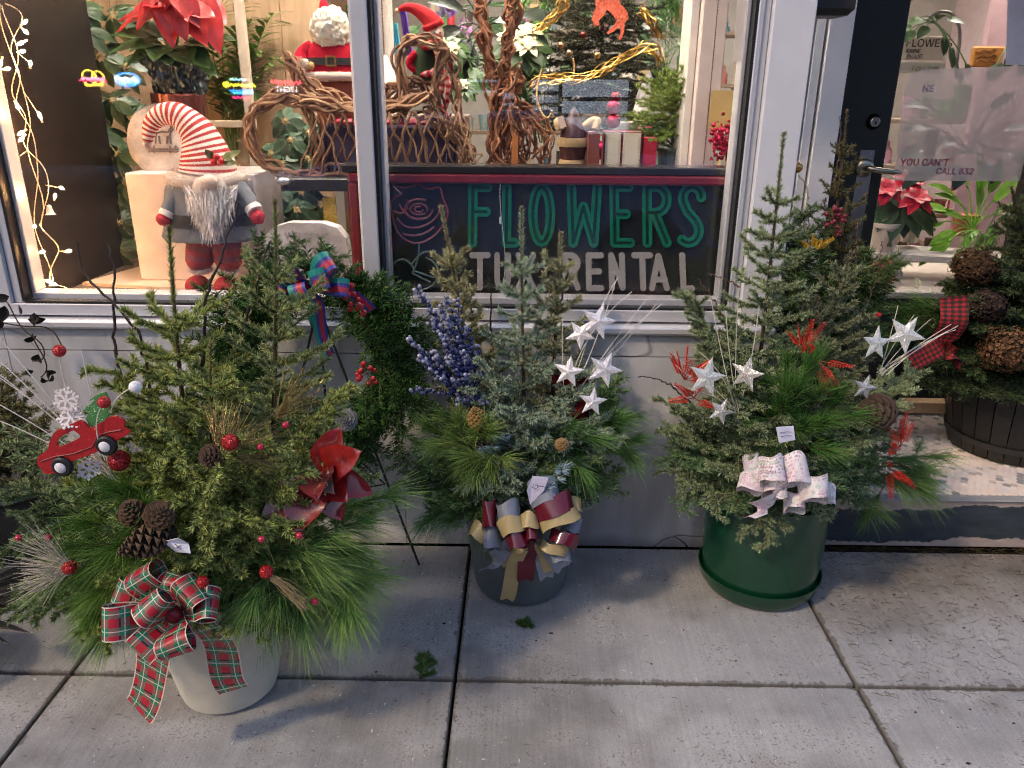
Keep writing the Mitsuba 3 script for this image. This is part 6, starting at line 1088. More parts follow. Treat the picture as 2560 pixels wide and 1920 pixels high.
# bearded plush figure
sa = thing('bearded_doll', 'plush bearded doll in a red coat with a gold buckled black belt, in the sleigh', 'doll'); AY = .64
def a_(u, v, dy=0.0): return at(u, v, AY + dy)
ac = a_(715, 120); RD = (.40, .012, .028)
RA = abs(a_(715 + 56, 134)[0] - a_(715, 134)[0]) + .006
prof = [(abs(a_(715 + h, 120)[0] - ac[0]), a_(715, v)[2]) for h, v in ((0, 172), (58, 172), (60, 160), (57, 140), (52, 118), (46, 100), (32, 88), (0, 84))]
m = lathe(prof, (ac[0], AY, 0), 36); m[0][:, 1] = AY + (m[0][:, 1] - AY) * .8; b = MB(); jitter(b, *m, RD, .006, 26, 6, 40); part(sa, 'coat', b, 'fur')
for nm, z, R, hh, c, mt in (('belt', a_(715, 134)[2], RA, .012, (.025, .022, .02), 'satin'),):
    m = lathe([(R - .006, z - hh), (R + .002, z - hh), (R, z + hh), (R - .008, z + hh)], (ac[0], AY, 0), 36); m[0][:, 1] = AY + (m[0][:, 1] - AY) * .82; b = MB(); b.add(m, c, 40); part(sa, nm, b, mt)
q = V(a_(727, 134)[0], AY - RA * .82 - .006, a_(727, 134)[2]); bk = sbox(-.019, -.018, .019, .018).difference(sbox(-.013, -.012, .013, .012)); b = MB(); b.add(extrude(bk, .004, q, WALL), (.70, .50, .16)); part(sa, 'buckle', b, 'metal')
th = np.linspace(0, 2 * np.pi, 31)[:-1]; zf = a_(715, 165)[2]; ring = np.stack([ac[0] + (RA + .002) * np.cos(th), AY + (RA + .002) * .8 * np.sin(th), 0 * th + zf], 1); b = MB(); needles(b, ring, np.roll(ring, -1, 0), r, 2400, .020, .003, 1.3, (.66, .56, .48), (.78, .70, .62)); b.tube(np.vstack([ring, ring[:1]]), .015, (.62, .53, .46), 10, False); part(sa, 'fur_trim', b, 'fur')
hcn = a_(714, 64, -.02); b = MB(); s3 = trimesh.creation.icosphere(4, 1.0); v = s3.vertices; d = meshkit.fbm(v * 6 + 3, 2, 1) + .5 * meshkit.fbm(v * 13, 2, 4); v = v * V(.066, .058, .072) * (.85 + .32 * d)[:, None]; b.add((v + hcn, s3.faces), np.clip(V(.80, .70, .54)[None] * (.50 + .8 * d[:, None]), 0, .85), True); part(sa, 'beard', b, 'fur')
b = MB(); b.add(lathe([(.026, -.012), (.022, .006), (.012, .03), (0, .045)], hcn + V(-.014, 0, .062), 24, frame(V(-.2, 0, 1))), RD, 40); part(sa, 'hat', b, 'fur')
C = spline([a_(675, 105), a_(655, 118, -.02), a_(652, 140, -.05)], 8); b = MB(); b.tube(C, np.linspace(.030, .026, 8), RD, 14); ar = part(sa, 'arm', b, 'fur')
b = MB(); q = a_(658, 140, -.06); needles(b, np.array([q - V(.004, 0, 0)]), np.array([q + V(.004, 0, .01)]), r, 36000, .028, .003, 1.45, (.66, .56, .48), (.80, .72, .64)); b.ball(q, .022, (.66, .58, .52), 2); part(ar, 'fur_cuff', b, 'fur')
b = MB(); b.ball(a_(672, 142, -.085), .012, (.50, .32, .14), 2, (1, .8, 1.2)); part(ar, 'hand', b, 'matte')
b = MB(); b.box(a_(688, 190)[0], a_(768, 190)[0], AY - .05, AY + .06, TT + .001, a_(715, 176)[2], (.26, .085, .06), .006); mono('terracotta_box', 'terracotta block under the bearded doll', 'block', b, 'matte')
# elf doll
el = thing('elf_doll', 'elf doll in a pointed red felt hat sitting in the back of the vine sleigh', 'doll'); EY = .60
def e_(u, v, dy=0.0): return at(u, v, EY + dy)
C = spline([e_(942, 62), e_(928, 42), e_(905, 24), e_(880, 16), e_(862, 22)], 18); b = MB(); b.tube(C, np.r_[.036, np.linspace(.037, .008, 17)], (.44, .025, .03), 18); h0 = part(el, 'hat', b, 'fur')
b = MB(); b.tube([e_(916, 62, -.02), e_(928, 58, -.03), e_(942, 52, -.03), e_(952, 46, -.02)], .010, (.46, .03, .035), 10); part(h0, 'band', b, 'fur')
b = MB(); b.ball(e_(858, 24), .009, (.55, .36, .24), 2); part(h0, 'bobble', b, 'fur')
b = MB(); s3 = trimesh.creation.icosphere(3, 1.0); v = s3.vertices * V(.031, .034, .034); v[:, 1] -= .012 * np.exp(-((v[:, 0] - .012) ** 2 + (v[:, 2] + .004) ** 2) / .00006) * (v[:, 1] < 0); b.add((v + e_(940, 72), s3.faces), (.55, .32, .22), True); hd = part(el, 'head', b, 'satin')
for u in (938, 951):
    b = MB(); b.ball(e_(u, 70, -.034), .0055, (.8, .8, .8), 2, (1, .5, .8)); b.ball(e_(u + .6, 70, -.037), .003, (.03, .05, .10), 1, (1, .5, 1)); part(hd, 'eye', b, 'gloss')
b = MB(); b.tube(spline([e_(938, 81, -.033), e_(945, 83, -.035), e_(952, 80, -.032)], 6), .0012, (.30, .06, .06), 5); b.ball(e_(920, 74, 0), .009, (.52, .30, .2), 2, (.6, .5, 1)); part(hd, 'mouth', b, 'satin')
b = MB(); m = lathe([(0, -.06), (.042, -.06), (.046, -.03), (.040, .02), (.026, .055), (0, .06)], e_(918, 135), 24); jitter(b, *m, (.035, .055, .028), .006, 30, 3, 40, 1); part(el, 'tunic', b, 'fur')
b = MB(); jitter(b, *lathe([(.014, -.012), (.048, -.020), (.052, -.010), (.03, .012), (.016, .016)], e_(938, 96, -.005), 30), (.40, .012, .03), .006, 40, 3, 40, 1); part(el, 'collar', b, 'fur')
for P in ([(912, 165), (935, 160), (952, 175), (950, 205), (940, 225)], [(925, 165), (955, 155), (968, 180), (966, 215), (958, 235)]):
    C = spline([e_(u, v, -.04) for u, v in P], 30); col = np.where(((np.arange(30) // 2) % 2)[:, None] == 0, V(.40, .015, .03), V(.55, .30, .28)); v, f = tube(C, .011, 12, False); b = MB(); b.add((v, f), np.repeat(col, 12, 0), True); lg = part(el, 'leg', b, 'fur')
    e = C[-1]; b = MB(); b.tube(spline([e + V(-.004, .01, .008), e + V(.0, -.006, -.012), e + V(.022, -.02, -.026), e + V(.030, -.022, -.016)], 8), [.012, .013, .014, .013, .011, .008, .005, .003], (.40, .012, .025), 10); part(lg, 'shoe', b, 'fur')
for P in ([(900, 115), (885, 140), (905, 155)], [(938, 112), (965, 125), (970, 150)]):
    b = MB(); b.tube(spline([e_(u, v, -.02) for u, v in P], 10), np.linspace(.016, .011, 10), (.40, .012, .03), 10); part(el, 'arm', b, 'fur')
# string lights at the left
sg = thing('string_lights', 'string of warm white fairy lights hanging down the left side of the window', 'string lights'); LY = .16
for k, L in enumerate(([(0, 20), (20, 180), (75, 330), (130, 500), (165, 700), (150, 800), (190, 950), (235, 1100), (215, 1230)], [(10, 30), (60, 170), (100, 330), (70, 520), (140, 640), (130, 780), (230, 900), (265, 1010), (230, 1180), (225, 1240)], [(30, 20), (120, 110), (60, 260), (110, 420), (90, 560), (160, 690), (200, 860), (205, 1000), (190, 1235), (240, 1380), (285, 1500), (280, 1540)], [(225, 1240), (290, 1310), (320, 1370), (285, 1450), (280, 1540), (330, 1560), (375, 1595)], [(130, 500), (215, 630)], [(100, 290), (165, 345)], [(250, 1010), (335, 1025)], [(320, 1370), (375, 1370)], [(150, 820), (90, 865)])):
    P = [at(*vw(x, y), LY + .012 * ((k * 7 + j * 3) % 4)) for j, (x, y) in enumerate(L)]; C = spline(P, max(6, 7 * len(P))) if len(P) > 2 else np.array(P); b = MB(); b.tube(C, .0017, (.70, .56, .42), 5); part(sg, 'wire', b, 'satin')
for k, (x, y) in enumerate(((135, 120), (140, 172), (115, 235), (122, 280), (165, 345), (40, 375), (5, 345), (8, 535), (95, 580), (218, 632), (115, 725), (118, 758), (88, 866), (335, 1025), (300, 1070), (190, 1235), (128, 1247), (375, 1370), (265, 1535), (292, 1552), (372, 1597), (230, 1375))):
    p = at(*vw(x, y), LY - .005); d = unit(V(r.normal() * .5 + .4, -.3, r.normal() * .4)); b = MB(); m = lathe([(0, -.009), (.0046, -.006), (.0056, 0), (.004, .009), (0, .015)], p, 12, frame(d)); b.add(m, (.5, .5, .5), True); part(sg, 'bulb', b, 'matte', emitter=lamp(np.array((1.0, .52, .18)) * BULB))
    b = MB(); b.tube([p - d * .006, p - d * .022], .0036, (.72, .62, .50), 7); part(sg, 'socket', b, 'satin')
b = MB(); b.add(trimesh.creation.box(bounds=[[0, 0, 0], [.001, .001, .001]]), (1, 1, 1))
t = thing('bell_ornament', 'small white bell hanging among the fairy lights', 'bell'); p = at(*vw(272, 1150), LY - .01); b = MB(); b.add(lathe([(0, .020), (.006, .018), (.009, .006), (.012, -.006), (.017, -.012), (.014, -.012), (0, -.004)], p, 24), (.75, .66, .58), 40); part(t, 'cup', b, 'satin')
b = MB(); w0, w1, z0, z1 = at(710, 420, .5)[0], at(738, 420, .5)[0], at(720, 500, .5)[2], at(720, 420, .5)[2]; v = trimesh.creation.box(bounds=[[w0, .40, z0], [w1, .404, z1]]); flakes(b, v.vertices, v.faces, (.55, .36, .06), .004, .5, 3, .2); mono('gold_ribbon', 'wide gold glitter ribbon hanging from the black table', 'ribbon', b, 'glitter')
for u, v, y, R in ((612, 385, .33, .042), (965, 372, .20, .025)):
    t = thing('glass_ornament', 'clear faceted glass ornament hanging below the vine sleigh' if u < 700 else 'small clear glass ornament before the neon sign', 'ornament'); b = MB(); m = trimesh.creation.icosphere(1, R); b.add((m.vertices * V(1, .8, .8) + at(u, v, y), m.faces), (.75, .78, .80)); part(t, 'body', b, 'pane_glass'); b = MB(); b.add((m.vertices * V(.7, .5, .35) + at(u, v + 6, y + .01), m.faces), (.35, .36, .38)); part(t, 'facets', b, 'metal')
    b = MB(); b.tube([at(u, v - 12, y), at(u, v - 40, y)], .0006, (.5, .5, .5), 4); part(t, 'thread', b, 'satin')
# ================================================================ the neon sign standing in the right window
SGY = .13
ns = thing('flowers_sign', 'black sign board with green FLOWERS tube lettering over white TUX RENTAL, in a maroon frame', 'sign')
p00, p11 = at(757, 362, SGY), at(1590, 655, SGY); X0, X1, Z0, Z1 = -.566, .705, .868, 1.326
b = MB(); b.box(X0 + .02, X1 - .02, SGY + .02, SGY + .05, Z0 + .02, Z1 - .03, (.010, .011, .012), 0); part(ns, 'panel', b, 'gloss')
MR = (.14, .012, .018)
for x0, x1, z0, z1, nm in ((X0, X1, Z0, Z0 + .030, 'frame_rail'), (X0, X1, Z1 - .052, Z1 - .022, 'frame_rail'), (X0, X0 + .030, Z0 + .031, Z1 - .053, 'frame_stile'), (X1 - .030, X1, Z0 + .031, Z1 - .053, 'frame_stile')):
    b = MB(); b.add(cbox(x0, x1, SGY - .014, SGY + .06, z0, z1, .006), MR); part(ns, nm, b, 'gloss')
b = MB(); b.add(cbox(X0 - .02, X1 + .005, SGY - .012, SGY + .10, Z1 - .0215, Z1 + .004, .004), (.014, .012, .012)); part(ns, 'top_cap', b, 'gloss')
GRL, WHT = (.004, .125, .07), (.30, .285, .27)
def G(u, v): p = at(u, v, SGY + .018); return (p[0], p[2])
def glyph(lines, w): return unary_union([LineString([G(*q) for q in L]).buffer(w, join_style=1) for L in lines])
def arc(cx, cy, rx, ry, a0, a1, n=14): return [(cx + rx * math.cos(math.radians(a0 + (a1 - a0) * i / n)), cy + ry * math.sin(math.radians(a0 + (a1 - a0) * i / n))) for i in range(n + 1)]
FL = {'F': [[(1054, 404), (1022, 403), (1021, 524)], [(1022, 457), (1050, 457)]], 'L': [[(1095, 404), (1094, 524), (1112, 524)]], 'O': [arc(1170, 463, 19, 59, 0, 360, 24)],
      'W': [[(1234, 404), (1238, 524), (1260, 446), (1282, 524), (1290, 404)]], 'E': [[(1358, 404), (1326, 403), (1328, 524), (1361, 524)], [(1327, 462), (1352, 462)]],
      'R': [[(1398, 524), (1397, 403), (1412, 403)] + arc(1416, 431, 24, 28, -90, 90, 8) + [(1398, 459)], [(1414, 460), (1440, 524)]], 'S': [arc(1494, 428, 20, 25, -5, -190, 10) + [(1484, 456), (1500, 474)] + arc(1487, 497, 22, 27, -20, 130, 10)]}
for ch, L in FL.items():
    lt = None; o = glyph(L, .0155); i2 = glyph(L, .0052); ring = o.difference(i2)
    b = MB(); b.add(extrude(ring, .011, (0, SGY + .0195, 0), WALL), GRL, 30); key = part(ns, 'letter', b, 'gloss', 'green tube letter ' + ch)
    b = MB(); b.add(extrude(i2, .004, (0, SGY + .0195, 0), WALL), (.004, .05, .03)); part(key, 'groove', b, 'gloss')
TX = {'T': [[(1020, 549), (1054, 549)], [(1037, 549), (1037, 619)]], 'U': [[(1074, 549), (1074, 596)] + arc(1086, 598, 12, 20, 180, 0, 10) + [(1098, 549)]], 'X': [[(1120, 549), (1152, 619)], [(1152, 549), (1120, 619)]],
      'R': [[(1222, 619), (1221, 549), (1230, 549)] + arc(1232, 566, 16, 17, -90, 90, 8) + [(1222, 583)], [(1233, 583), (1248, 619)]], 'E': [[(1298, 549), (1271, 549), (1272, 620), (1299, 620)], [(1272, 584), (1294, 584)]], 'N': [[(1322, 619), (1320, 549), (1345, 619), (1343, 549)]],
      'T2': [[(1370, 549), (1404, 549)], [(1387, 549), (1389, 620)]], 'A': [[(1408, 620), (1422, 551), (1440, 620)], [(1412, 601), (1436, 601)]], 'L': [[(1473, 549), (1476, 620), (1494, 620)]]}
for ch, L in TX.items():
    b = MB(); b.add(extrude(glyph([[(u, v + 2) for u, v in q] for q in L], .0096), .009, (0, SGY + .0195, 0), WALL), WHT, 30); part(ns, 'letter', b, 'satin', 'white letter ' + ch[0])
ro = part(ns, 'rose', (lambda b: (b.tube(spline([at(u, v, SGY + .012) for u, v in arc(905, 452, 30, 22, 0, 300, 14)], 40), .004, (.22, .05, .06), 6), b)[1])(MB()), 'gloss', 'red rose drawn in bent glass tubing')
for L in (arc(905, 452, 18, 12, 40, 380, 14), [(868, 420), (850, 400), (880, 405), (905, 398), (925, 408), (948, 404), (958, 430), (968, 455), (955, 490), (930, 515), (895, 525), (862, 505), (848, 470), (845, 440), (868, 420)], [(858, 470), (880, 490), (915, 488), (945, 465), (952, 440)], [(862, 440), (890, 470), (920, 470)], [(870, 505), (900, 508), (938, 490)], [(850, 455), (870, 460), (880, 430)], arc(905, 452, 9, 6, 0, 300, 10)):
    b = MB(); b.tube(spline([at(u, v, SGY + .012) for u, v in L], 60), .0038, V(.19, .035, .05), 6); part(ro, 'tube', b, 'gloss')
b = MB()
for L in ([(905, 525), (902, 560), (890, 590)], arc(905, 590, 42, 36, -70, 90, 14), [(890, 570), (930, 545), (945, 560)], [(845, 575), (870, 560), (895, 580)], [(890, 590), (930, 610)], [(893, 585), (938, 600)]): b.tube(spline([at(u, v, SGY + .012) for u, v in L], 40), .0034, (.12, .17, .14), 6)
part(ro, 'stem', b, 'gloss')
b = MB(); b.tube(spline([at(1082, 385, SGY - .005), at(1080, 420, SGY - .005), at(1083, 470, SGY - .005), at(1079, 640, SGY)], 20), .0011, (.45, .45, .45), 5); q = at(1081, 476, SGY - .006); b.box(q[0] - .004, q[0] + .004, q[1] - .004, q[1] + .004, q[2] - .012, q[2] + .012, (.55, .55, .55)); part(ns, 'power_cord', b, 'satin')
# ================================================================ right window, on the black table
r = rng(951)
vd = thing('vine_reindeer', 'reindeer of wrapped grapevine, its two neck stems reaching past the top', 'vine figure')
BRN = ((.26, .11, .055), (.34, .15, .075), (.19, .08, .04))
for L, n, sp, rd, sd, nm in (([(1030, -20), (1040, 30), (1052, 90), (1060, 140), (1068, 180)], 9, .009, .0075, 1, 'neck'), ([(1112, -20), (1106, 40), (1098, 100), (1094, 150), (1084, 190)], 9, .009, .0075, 2, 'neck'), ([(1064, 160), (1068, 220), (1072, 290), (1066, 350)], 9, .012, .006, 3, 'leg'), ([(1090, 170), (1096, 230), (1098, 300), (1100, 350)], 12, .016, .005, 4, 'body'), ([(1085, 180), (1110, 230), (1124, 290), (1120, 348)], 14, .018, .0045, 5, 'body'), ([(1110, 240), (1140, 245), (1165, 270), (1168, 345)], 12, .016, .004, 6, 'hind_leg'), ([(1096, 160), (1118, 150), (1125, 175), (1105, 190)], 6, .006, .005, 7, 'curl')):
    b = MB(); vine(b, s_(L, .60), n, sp, rd, sd, BRN, .010); part(vd, nm, b, 'matte')
b = MB()
for k in range(16):
    v = 8 + k * 11; u0 = 1034 + v * .19
    for uu in (u0, 1109 - v * .12):
        th = np.linspace(0, 6.3, 12); c0 = at(uu, v, .60); b.tube(c0 + np.stack([.016 * np.cos(th), .016 * np.sin(th), .014 * np.sin(th + k) ], 1), .0034, V(*BRN[k % 3]) * 1.1, 5)
part(vd, 'wrapping', b, 'matte')
b = MB(); p = at(1112, 300, .57); b.add(extrude(Polygon([(p[0] - .012, TT + .002), (p[0] + .012, TT + .002), (p[0] + .013, p[2]), (p[0] + .001, p[2] + .03), (p[0] - .011, p[2])]), .004, (0, .55, 0), WALL), (.55, .20, .06)); mono('orange_card', 'orange tag standing against the vine reindeer', 'card', b, 'satin')
# dark tabletop tree with gold garland
r = rng(952)
xt = spruce(V(at(1300, 150, 1.25)[0], 1.25, 1.50), V(at(1300, 150, 1.25)[0], 1.25, 2.35), 'dark tabletop spruce hung with gold garland, beads and a red animal ornament', r, .30, V(.045, .050, .030), V(.11, .11, .075), 20, 9, .04, 'dense', .5, .036, None, BARK, .0, .9, .012, (-.25, .5), 'dark_tree', 'christmas tree', shape=.75)
stn = thing('tree_stand', 'pale wooden stool carrying the dark tree in the shop', 'stool'); cx_ = at(1300, 150, 1.25)[0]; b = MB(); b.add(lathe([(0, 1.44), (.22, 1.44), (.22, 1.47), (0, 1.47)], (cx_, 1.25, 0), 30), (.40, .34, .28), 30); part(stn, 'seat', b, 'satin')
for k in range(3): b = MB(); b.tube([V(cx_ + .15 * math.cos(k * 2.1), 1.25 + .15 * math.sin(k * 2.1), 1.44), V(cx_ + .2 * math.cos(k * 2.1), 1.25 + .2 * math.sin(k * 2.1), .205)], .015, (.34, .28, .22), 8); part(stn, 'leg', b, 'satin')
gd = thing('gold_garland', 'gold wire garland looped across the front of the dark tree', 'garland')
for L in ([(1150, 185), (1200, 172), (1260, 168), (1320, 145), (1370, 110), (1400, 105), (1430, 140)], [(1160, 65), (1190, 40), (1215, 15), (1225, -10)], [(1380, 20), (1410, 50), (1425, 80)]):
    b = MB(); vine(b, [at(u, v, .92) for u, v in L], 11, .012, .0022, 11 + len(L), ((.55, .33, .08), (.62, .40, .12), (.40, .24, .06)), .006); part(gd, 'strand', b, 'metal')
def beads(label, L, y, R, col, n, mat='metal'):
    t = thing('bead_garland', label, 'garland'); b = MB()
    for q in spline([at(u, v, y) for u, v in L], n): b.ball(q, R, col, 1)
    part(t, 'beads', b, mat, kind='stuff'); return t
beads('gold bead string hanging down the left side of the dark tree', [(1170, 150), (1160, 195), (1166, 235), (1180, 255), (1192, 240)], .9, .0055, (.62, .42, .18), 34)
beads('gold bead string dangling in the middle of the dark tree', [(1238, 128), (1240, 150), (1238, 170)], .95, .0052, (.60, .40, .18), 14)
for k, (u, v, c) in enumerate(((1212, 98, (.55, .33, .16)), (1260, 76, (.18, .05, .04)), (1345, 125, (.60, .42, .16)), (1290, 120, (.55, .36, .16)), (1230, 115, (.5, .35, .2)))):
    b = MB(); b.ball(at(u, v, .93), .014, c, 3); mono('bauble', 'bauble on the dark tree in the right window, number %d from the left' % (k + 1) if False else ('copper bauble at the left of the dark tree', 'dark red bauble near the top of the dark tree', 'gold bauble at the right of the dark tree', 'small copper bauble low on the dark tree', 'pale bauble low at the left of the dark tree')[k], 'bauble', b, 'metal')
an = pxpoly([(680, -40), (700, 60), (690, 100), (660, 180), (690, 235), (735, 235), (725, 190), (775, 140), (800, 90), (850, 130), (890, 190), (860, 240), (795, 300), (810, 315), (870, 290), (915, 240), (925, 300), (905, 360), (930, 368), (960, 290), (965, 210), (1000, 170), (985, 100), (930, 40), (900, -40)], 3.6867, 1300, 0, .86)
t = thing('animal_ornament', 'flat orange red animal ornament hanging at the top of the dark tree', 'ornament'); b = MB(); flakes(b, *plate(an, .86, .006), (.56, .10, .05), .006, .3, 4, .15); part(t, 'body', b, 'glitter')
# cream poinsettias, other plants
def poinsettia(label, c, R, col, seed, pot=None, lcol=(.05, .10, .03), n=18, up=(0, -.7, .7), heads=3, name='poinsettia', spread=1.0):
    t = thing(name, label, 'poinsettia'); rr = rng(seed); M = frame(up)
    if pot:
        R0, z0, z1, pc_, px_ = pot; b = MB(); b.add(lathe([(0, z0), (R0 * .75, z0), (R0, z1 - .02), (R0 * 1.06, z1 - .02), (R0 * 1.06, z1), (R0 * .95, z1), (0, z1 - .015)], px_, 32), pc_, 40); part(t, 'pot', b, 'satin')
    for k in range(n):
        a = k * 2.4; d = unit(M @ V(math.cos(a), math.sin(a), -.3 + .3 * rr.random())); q = c + M @ V(math.cos(a), math.sin(a), 0) * R * .25 * spread - M[:, 2] * R * .3; b = MB(); b.add(leafmesh(q, d, M[:, 2], R * (1.0 + .4 * rr.random()), R * .55, .5, .2, 7), np.asarray(lcol) * (.6 + .8 * rr.random()), True); part(t, 'leaf', b, 'leaf')
    for h in range(heads):
        hc_ = c + M @ V(math.cos(h * 2.1) * R * .5, math.sin(h * 2.1) * R * .4, .1 * R) * spread * (heads > 1)
        for k in range(11):
            a = k * 2 * np.pi / 5.5 + h; d = unit(M @ V(math.cos(a), math.sin(a), .45 - .45 * (k < 6))); b = MB(); b.add(leafmesh(hc_, d, M[:, 2], R * (.62 if k < 6 else .42) * (.85 + .3 * rr.random()), R * .34, .45, .2, 7), np.asarray(col) * (.75 + .4 * rr.random()), True); part(t, 'bract', b, 'leaf')
    return t
poinsettia('cream poinsettia right of the vine reindeer', at(1128, 85, .95), .10, (.68, .62, .36), 1, heads=3)
poinsettia('small pale poinsettia left of the vine reindeer, low', at(1000, 180, .95), .055, (.60, .58, .34), 2, heads=1)
poinsettia('cream poinsettia behind the elf doll', at(968, 95, 1.0), .07, (.72, .64, .34), 3, heads=2)
frond_plant('fern arching down behind the cream poinsettia', at(1210, 20, 1.5), [at(u, v, 1.4) for u, v in ((1130, 20), (1150, 60), (1165, 100), (1120, 150), (1140, 180), (1180, 20), (1250, -10), (1100, 40), (1170, 150))], 5, (.11, .24, .05), 40, .045, .010, 'fern', 'fern', droop=.2)
frond_plant('large fern hanging at the right behind the Norfolk pine', at(1460, -20, 1.6), [at(u, v, 1.45) for u, v in ((1420, 60), (1450, 110), (1480, 140), (1500, 90), (1520, 40), (1440, 150), (1400, 20), (1470, 60), (1430, 100))], 6, (.10, .22, .05), 44, .055, .012, 'fern', 'fern', droop=.2)
def broad_plant(label, c, tips, seed, col, L=.16, W=.07, name='leafy_plant', cat='plant', mat='leaf'):
    t = thing(name, label, cat); rr = rng(seed)
    for e in tips:
        e = np.asarray(e, float); d = unit(e - c); b = MB(); b.tube(bez(np.asarray(c, float), e, (0, 0, .04), 6), .003, np.asarray(col) * 1.4, 5); b.add(leafmesh(e - d * .02, d + V(0, 0, -.2), V(0, -.6, .8), L * (.8 + .4 * rr.random()), W, .6, .2, 8), np.asarray(col) * (.6 + .9 * rr.random()), True); part(t, 'leaf', b, mat)
    return t
broad_plant('dark leafy plant hanging behind the vine reindeer', at(1040, 60, 1.2), [at(u, v, 1.15) for u, v in ((1000, 20), (990, 60), (1020, 110), (1060, 120), (1010, 90), (1075, 40), (1000, -10), (1060, 0), (1130, 30), (1120, 60))], 7, (.022, .032, .022), .17, .09)
broad_plant('green leafy plant at the right between fern and column', at(1470, 100, 1.4), [at(u, v, 1.3) for u, v in ((1480, 90), (1440, 150), (1500, 130), (1460, 180), (1490, 30), (1430, 130), (1410, 60), (1510, 180))], 8, (.06, .14, .04), .13, .08)
broad_plant('bushy green plant below the cream flowers behind the elf', at(1000, 130, 1.15), [at(u, v, 1.1) for u, v in ((980, 100), (1020, 150), (990, 150), (960, 140), (1040, 160), (1120, 150), (1150, 160), (1100, 170), (1140, 130))], 9, (.06, .13, .04), .12, .06)
# Norfolk pine
r = rng(953)
spruce(V(at(1450, 345, .60)[0], .60, TT + .09), at(1450, 165, .60), 'light green Norfolk pine on the black table at the right of the window', r, .155, V(.13, .20, .035), V(.24, .32, .07), 8, 6, .10, 'dense', .42, .020, None, V(.2, .17, .08), .25, 1.0, .005, (.0, .7), 'norfolk_pine', 'potted pine', shape=.5)
for i, (u, v) in enumerate(((1325, 322), (1350, 290), (1560, 310), (1585, 345), (1400, 345), (1520, 345), (1380, 300), (1540, 270))):
    q = V(at(1450, 340, .6)[0], .6, TT + .10 + .01 * i); fir_bough('drooping lower branch of the Norfolk pine', q, at(u, v, .52), r, V(.07, .15, .055), V(.12, .24, .09), 'lower branches of the Norfolk pine', 'dense', (0, 0, .06), .34, .018, 1, 1.1, 0, name='norfolk_branch', cat='branch')
b = MB(); b.add(lathe([(0, TT), (.045, TT), (.055, TT + .09), (.06, TT + .09), (.06, TT + .10), (0, TT + .09)], (at(1450, 345, .60)[0], .60, 0), 28), (.10, .14, .12), 40); mono('plant_pot', 'dark pot of the Norfolk pine, hidden by the sign', 'pot', b, 'satin')
# wooden figure, boxes, ornaments
wf = thing('wooden_figure', 'carved wooden figure in a dark hooded robe with pale bands, seen from behind', 'figurine'); fx = at(1245, 300, .50)
zb, zt = TT + .002, at(1228, 232, .5)[2]; H = zt - zb
for nm, prof, c in (('robe', [(.0, .58), (.048, .58), (.045, .66), (.030, .80), (.016, .93), (.004, 1.0), (0, 1.0)], (.045, .012, .014)), ('band', [(0, .44), (.055, .44), (.058, .50), (.055, .57), (0, .57)], (.40, .28, .14)), ('tunic', [(0, .26), (.044, .26), (.050, .43), (0, .43)], (.06, .018, .016)), ('fur_hem', [(0, .12), (.048, .12), (.052, .19), (.047, .25), (0, .25)], (.46, .32, .16)), ('base', [(0, 0), (.042, 0), (.044, .11), (0, .115)], (.012, .012, .012))):
    b = MB(); b.add(lathe([(x, zb + z * H) for x, z in prof], (fx[0] - .012, .50, 0), 28), c, 40); part(wf, nm, b, 'satin')
for s, u in ((-1, 1205), (1, 1290)):
    b = MB(); C = [V(fx[0] - .012 + s * .040, .49, zb + .72 * H), at(u, 262, .47), at(u + s * -4, 280, .46)]; b.tube(spline(C, 8), np.linspace(.017, .015, 8), (.40, .28, .15), 10); part(wf, 'arm', b, 'satin')
b = MB(); q = at(1213, 262, .44); b.add(extrude(sbox(-.012, -.022, .012, .018), .001, q, frame((.3, -1, .2), (1, .2, .3))), (.60, .45, .34)); mono('paper_tag', 'blank tan tag hanging on the wooden figure', 'tag', b, 'matte')
b = MB(); p = at(1282, 310, .46); b.box(p[0] - .022, p[0] + .022, .45, .50, TT + .001, at(1280, 283, .46)[2], (.20, .06, .045)); mono('wood_block', 'reddish brown wooden block beside the wooden figure', 'block', b, 'satin')
bxs = thing('picture_box', 'cream box with maroon borders and a little printed label, standing behind the sign', 'box'); p0, p1 = at(1305, 290, .48), at(1385, 350, .48); z0, z1 = TT + .001, at(1340, 283, .48)[2]
b = MB(); b.box(p0[0], p1[0], .485, .56, z0, z1, (.13, .02, .025)); part(bxs, 'carton', b, 'satin')
for xa, xb in ((p0[0] + .006, p0[0] + .062), (p0[0] + .070, p1[0] - .006)):
    b = MB(); b.box(xa, xb, .482, .4849, z0 + .006, z1 - .006, (.58, .53, .40), 0); b.box(xa + .008, xb - .008, .4795, .4819, z0 + .016, z1 - .020, (.66, .61, .50), 0); part(bxs, 'front', b, 'matte')
b = MB()
for i in range(3): b.box(p0[0] + .022 + .009 * i, p0[0] + .028 + .009 * i, .4775, .4794, z0 + .026, z0 + .034, (.06, .05, .04), 0)
part(bxs, 'print', b, 'matte')
b = MB(); b.box(at(1390, 300, .5)[0], at(1420, 300, .5)[0], .49, .56, TT + .001, at(1400, 296, .5)[2], (.40, .02, .05)); mono('red_box', 'red box right of the cream one, behind the pine branches', 'box', b, 'satin')
for u, v, y, R, c, lb in ((1325, 232, .62, .026, (.5, .02, .06), 'shiny red ornament, upper of a stack right of the wooden figure'), (1325, 262, .62, .026, (.55, .015, .05), 'shiny red ornament, lower of the stack'), (1300, 325, .60, .034, (.48, .01, .06), 'big red ornament behind the wooden block'), (1330, 210, .63, .020, (.30, .03, .03), 'dark red ornament at the top of the stack')):
    b = MB(); b.ball(at(u, v, y), R, c, 3); mono('red_ornament', lb, 'ornament', b, 'metal')
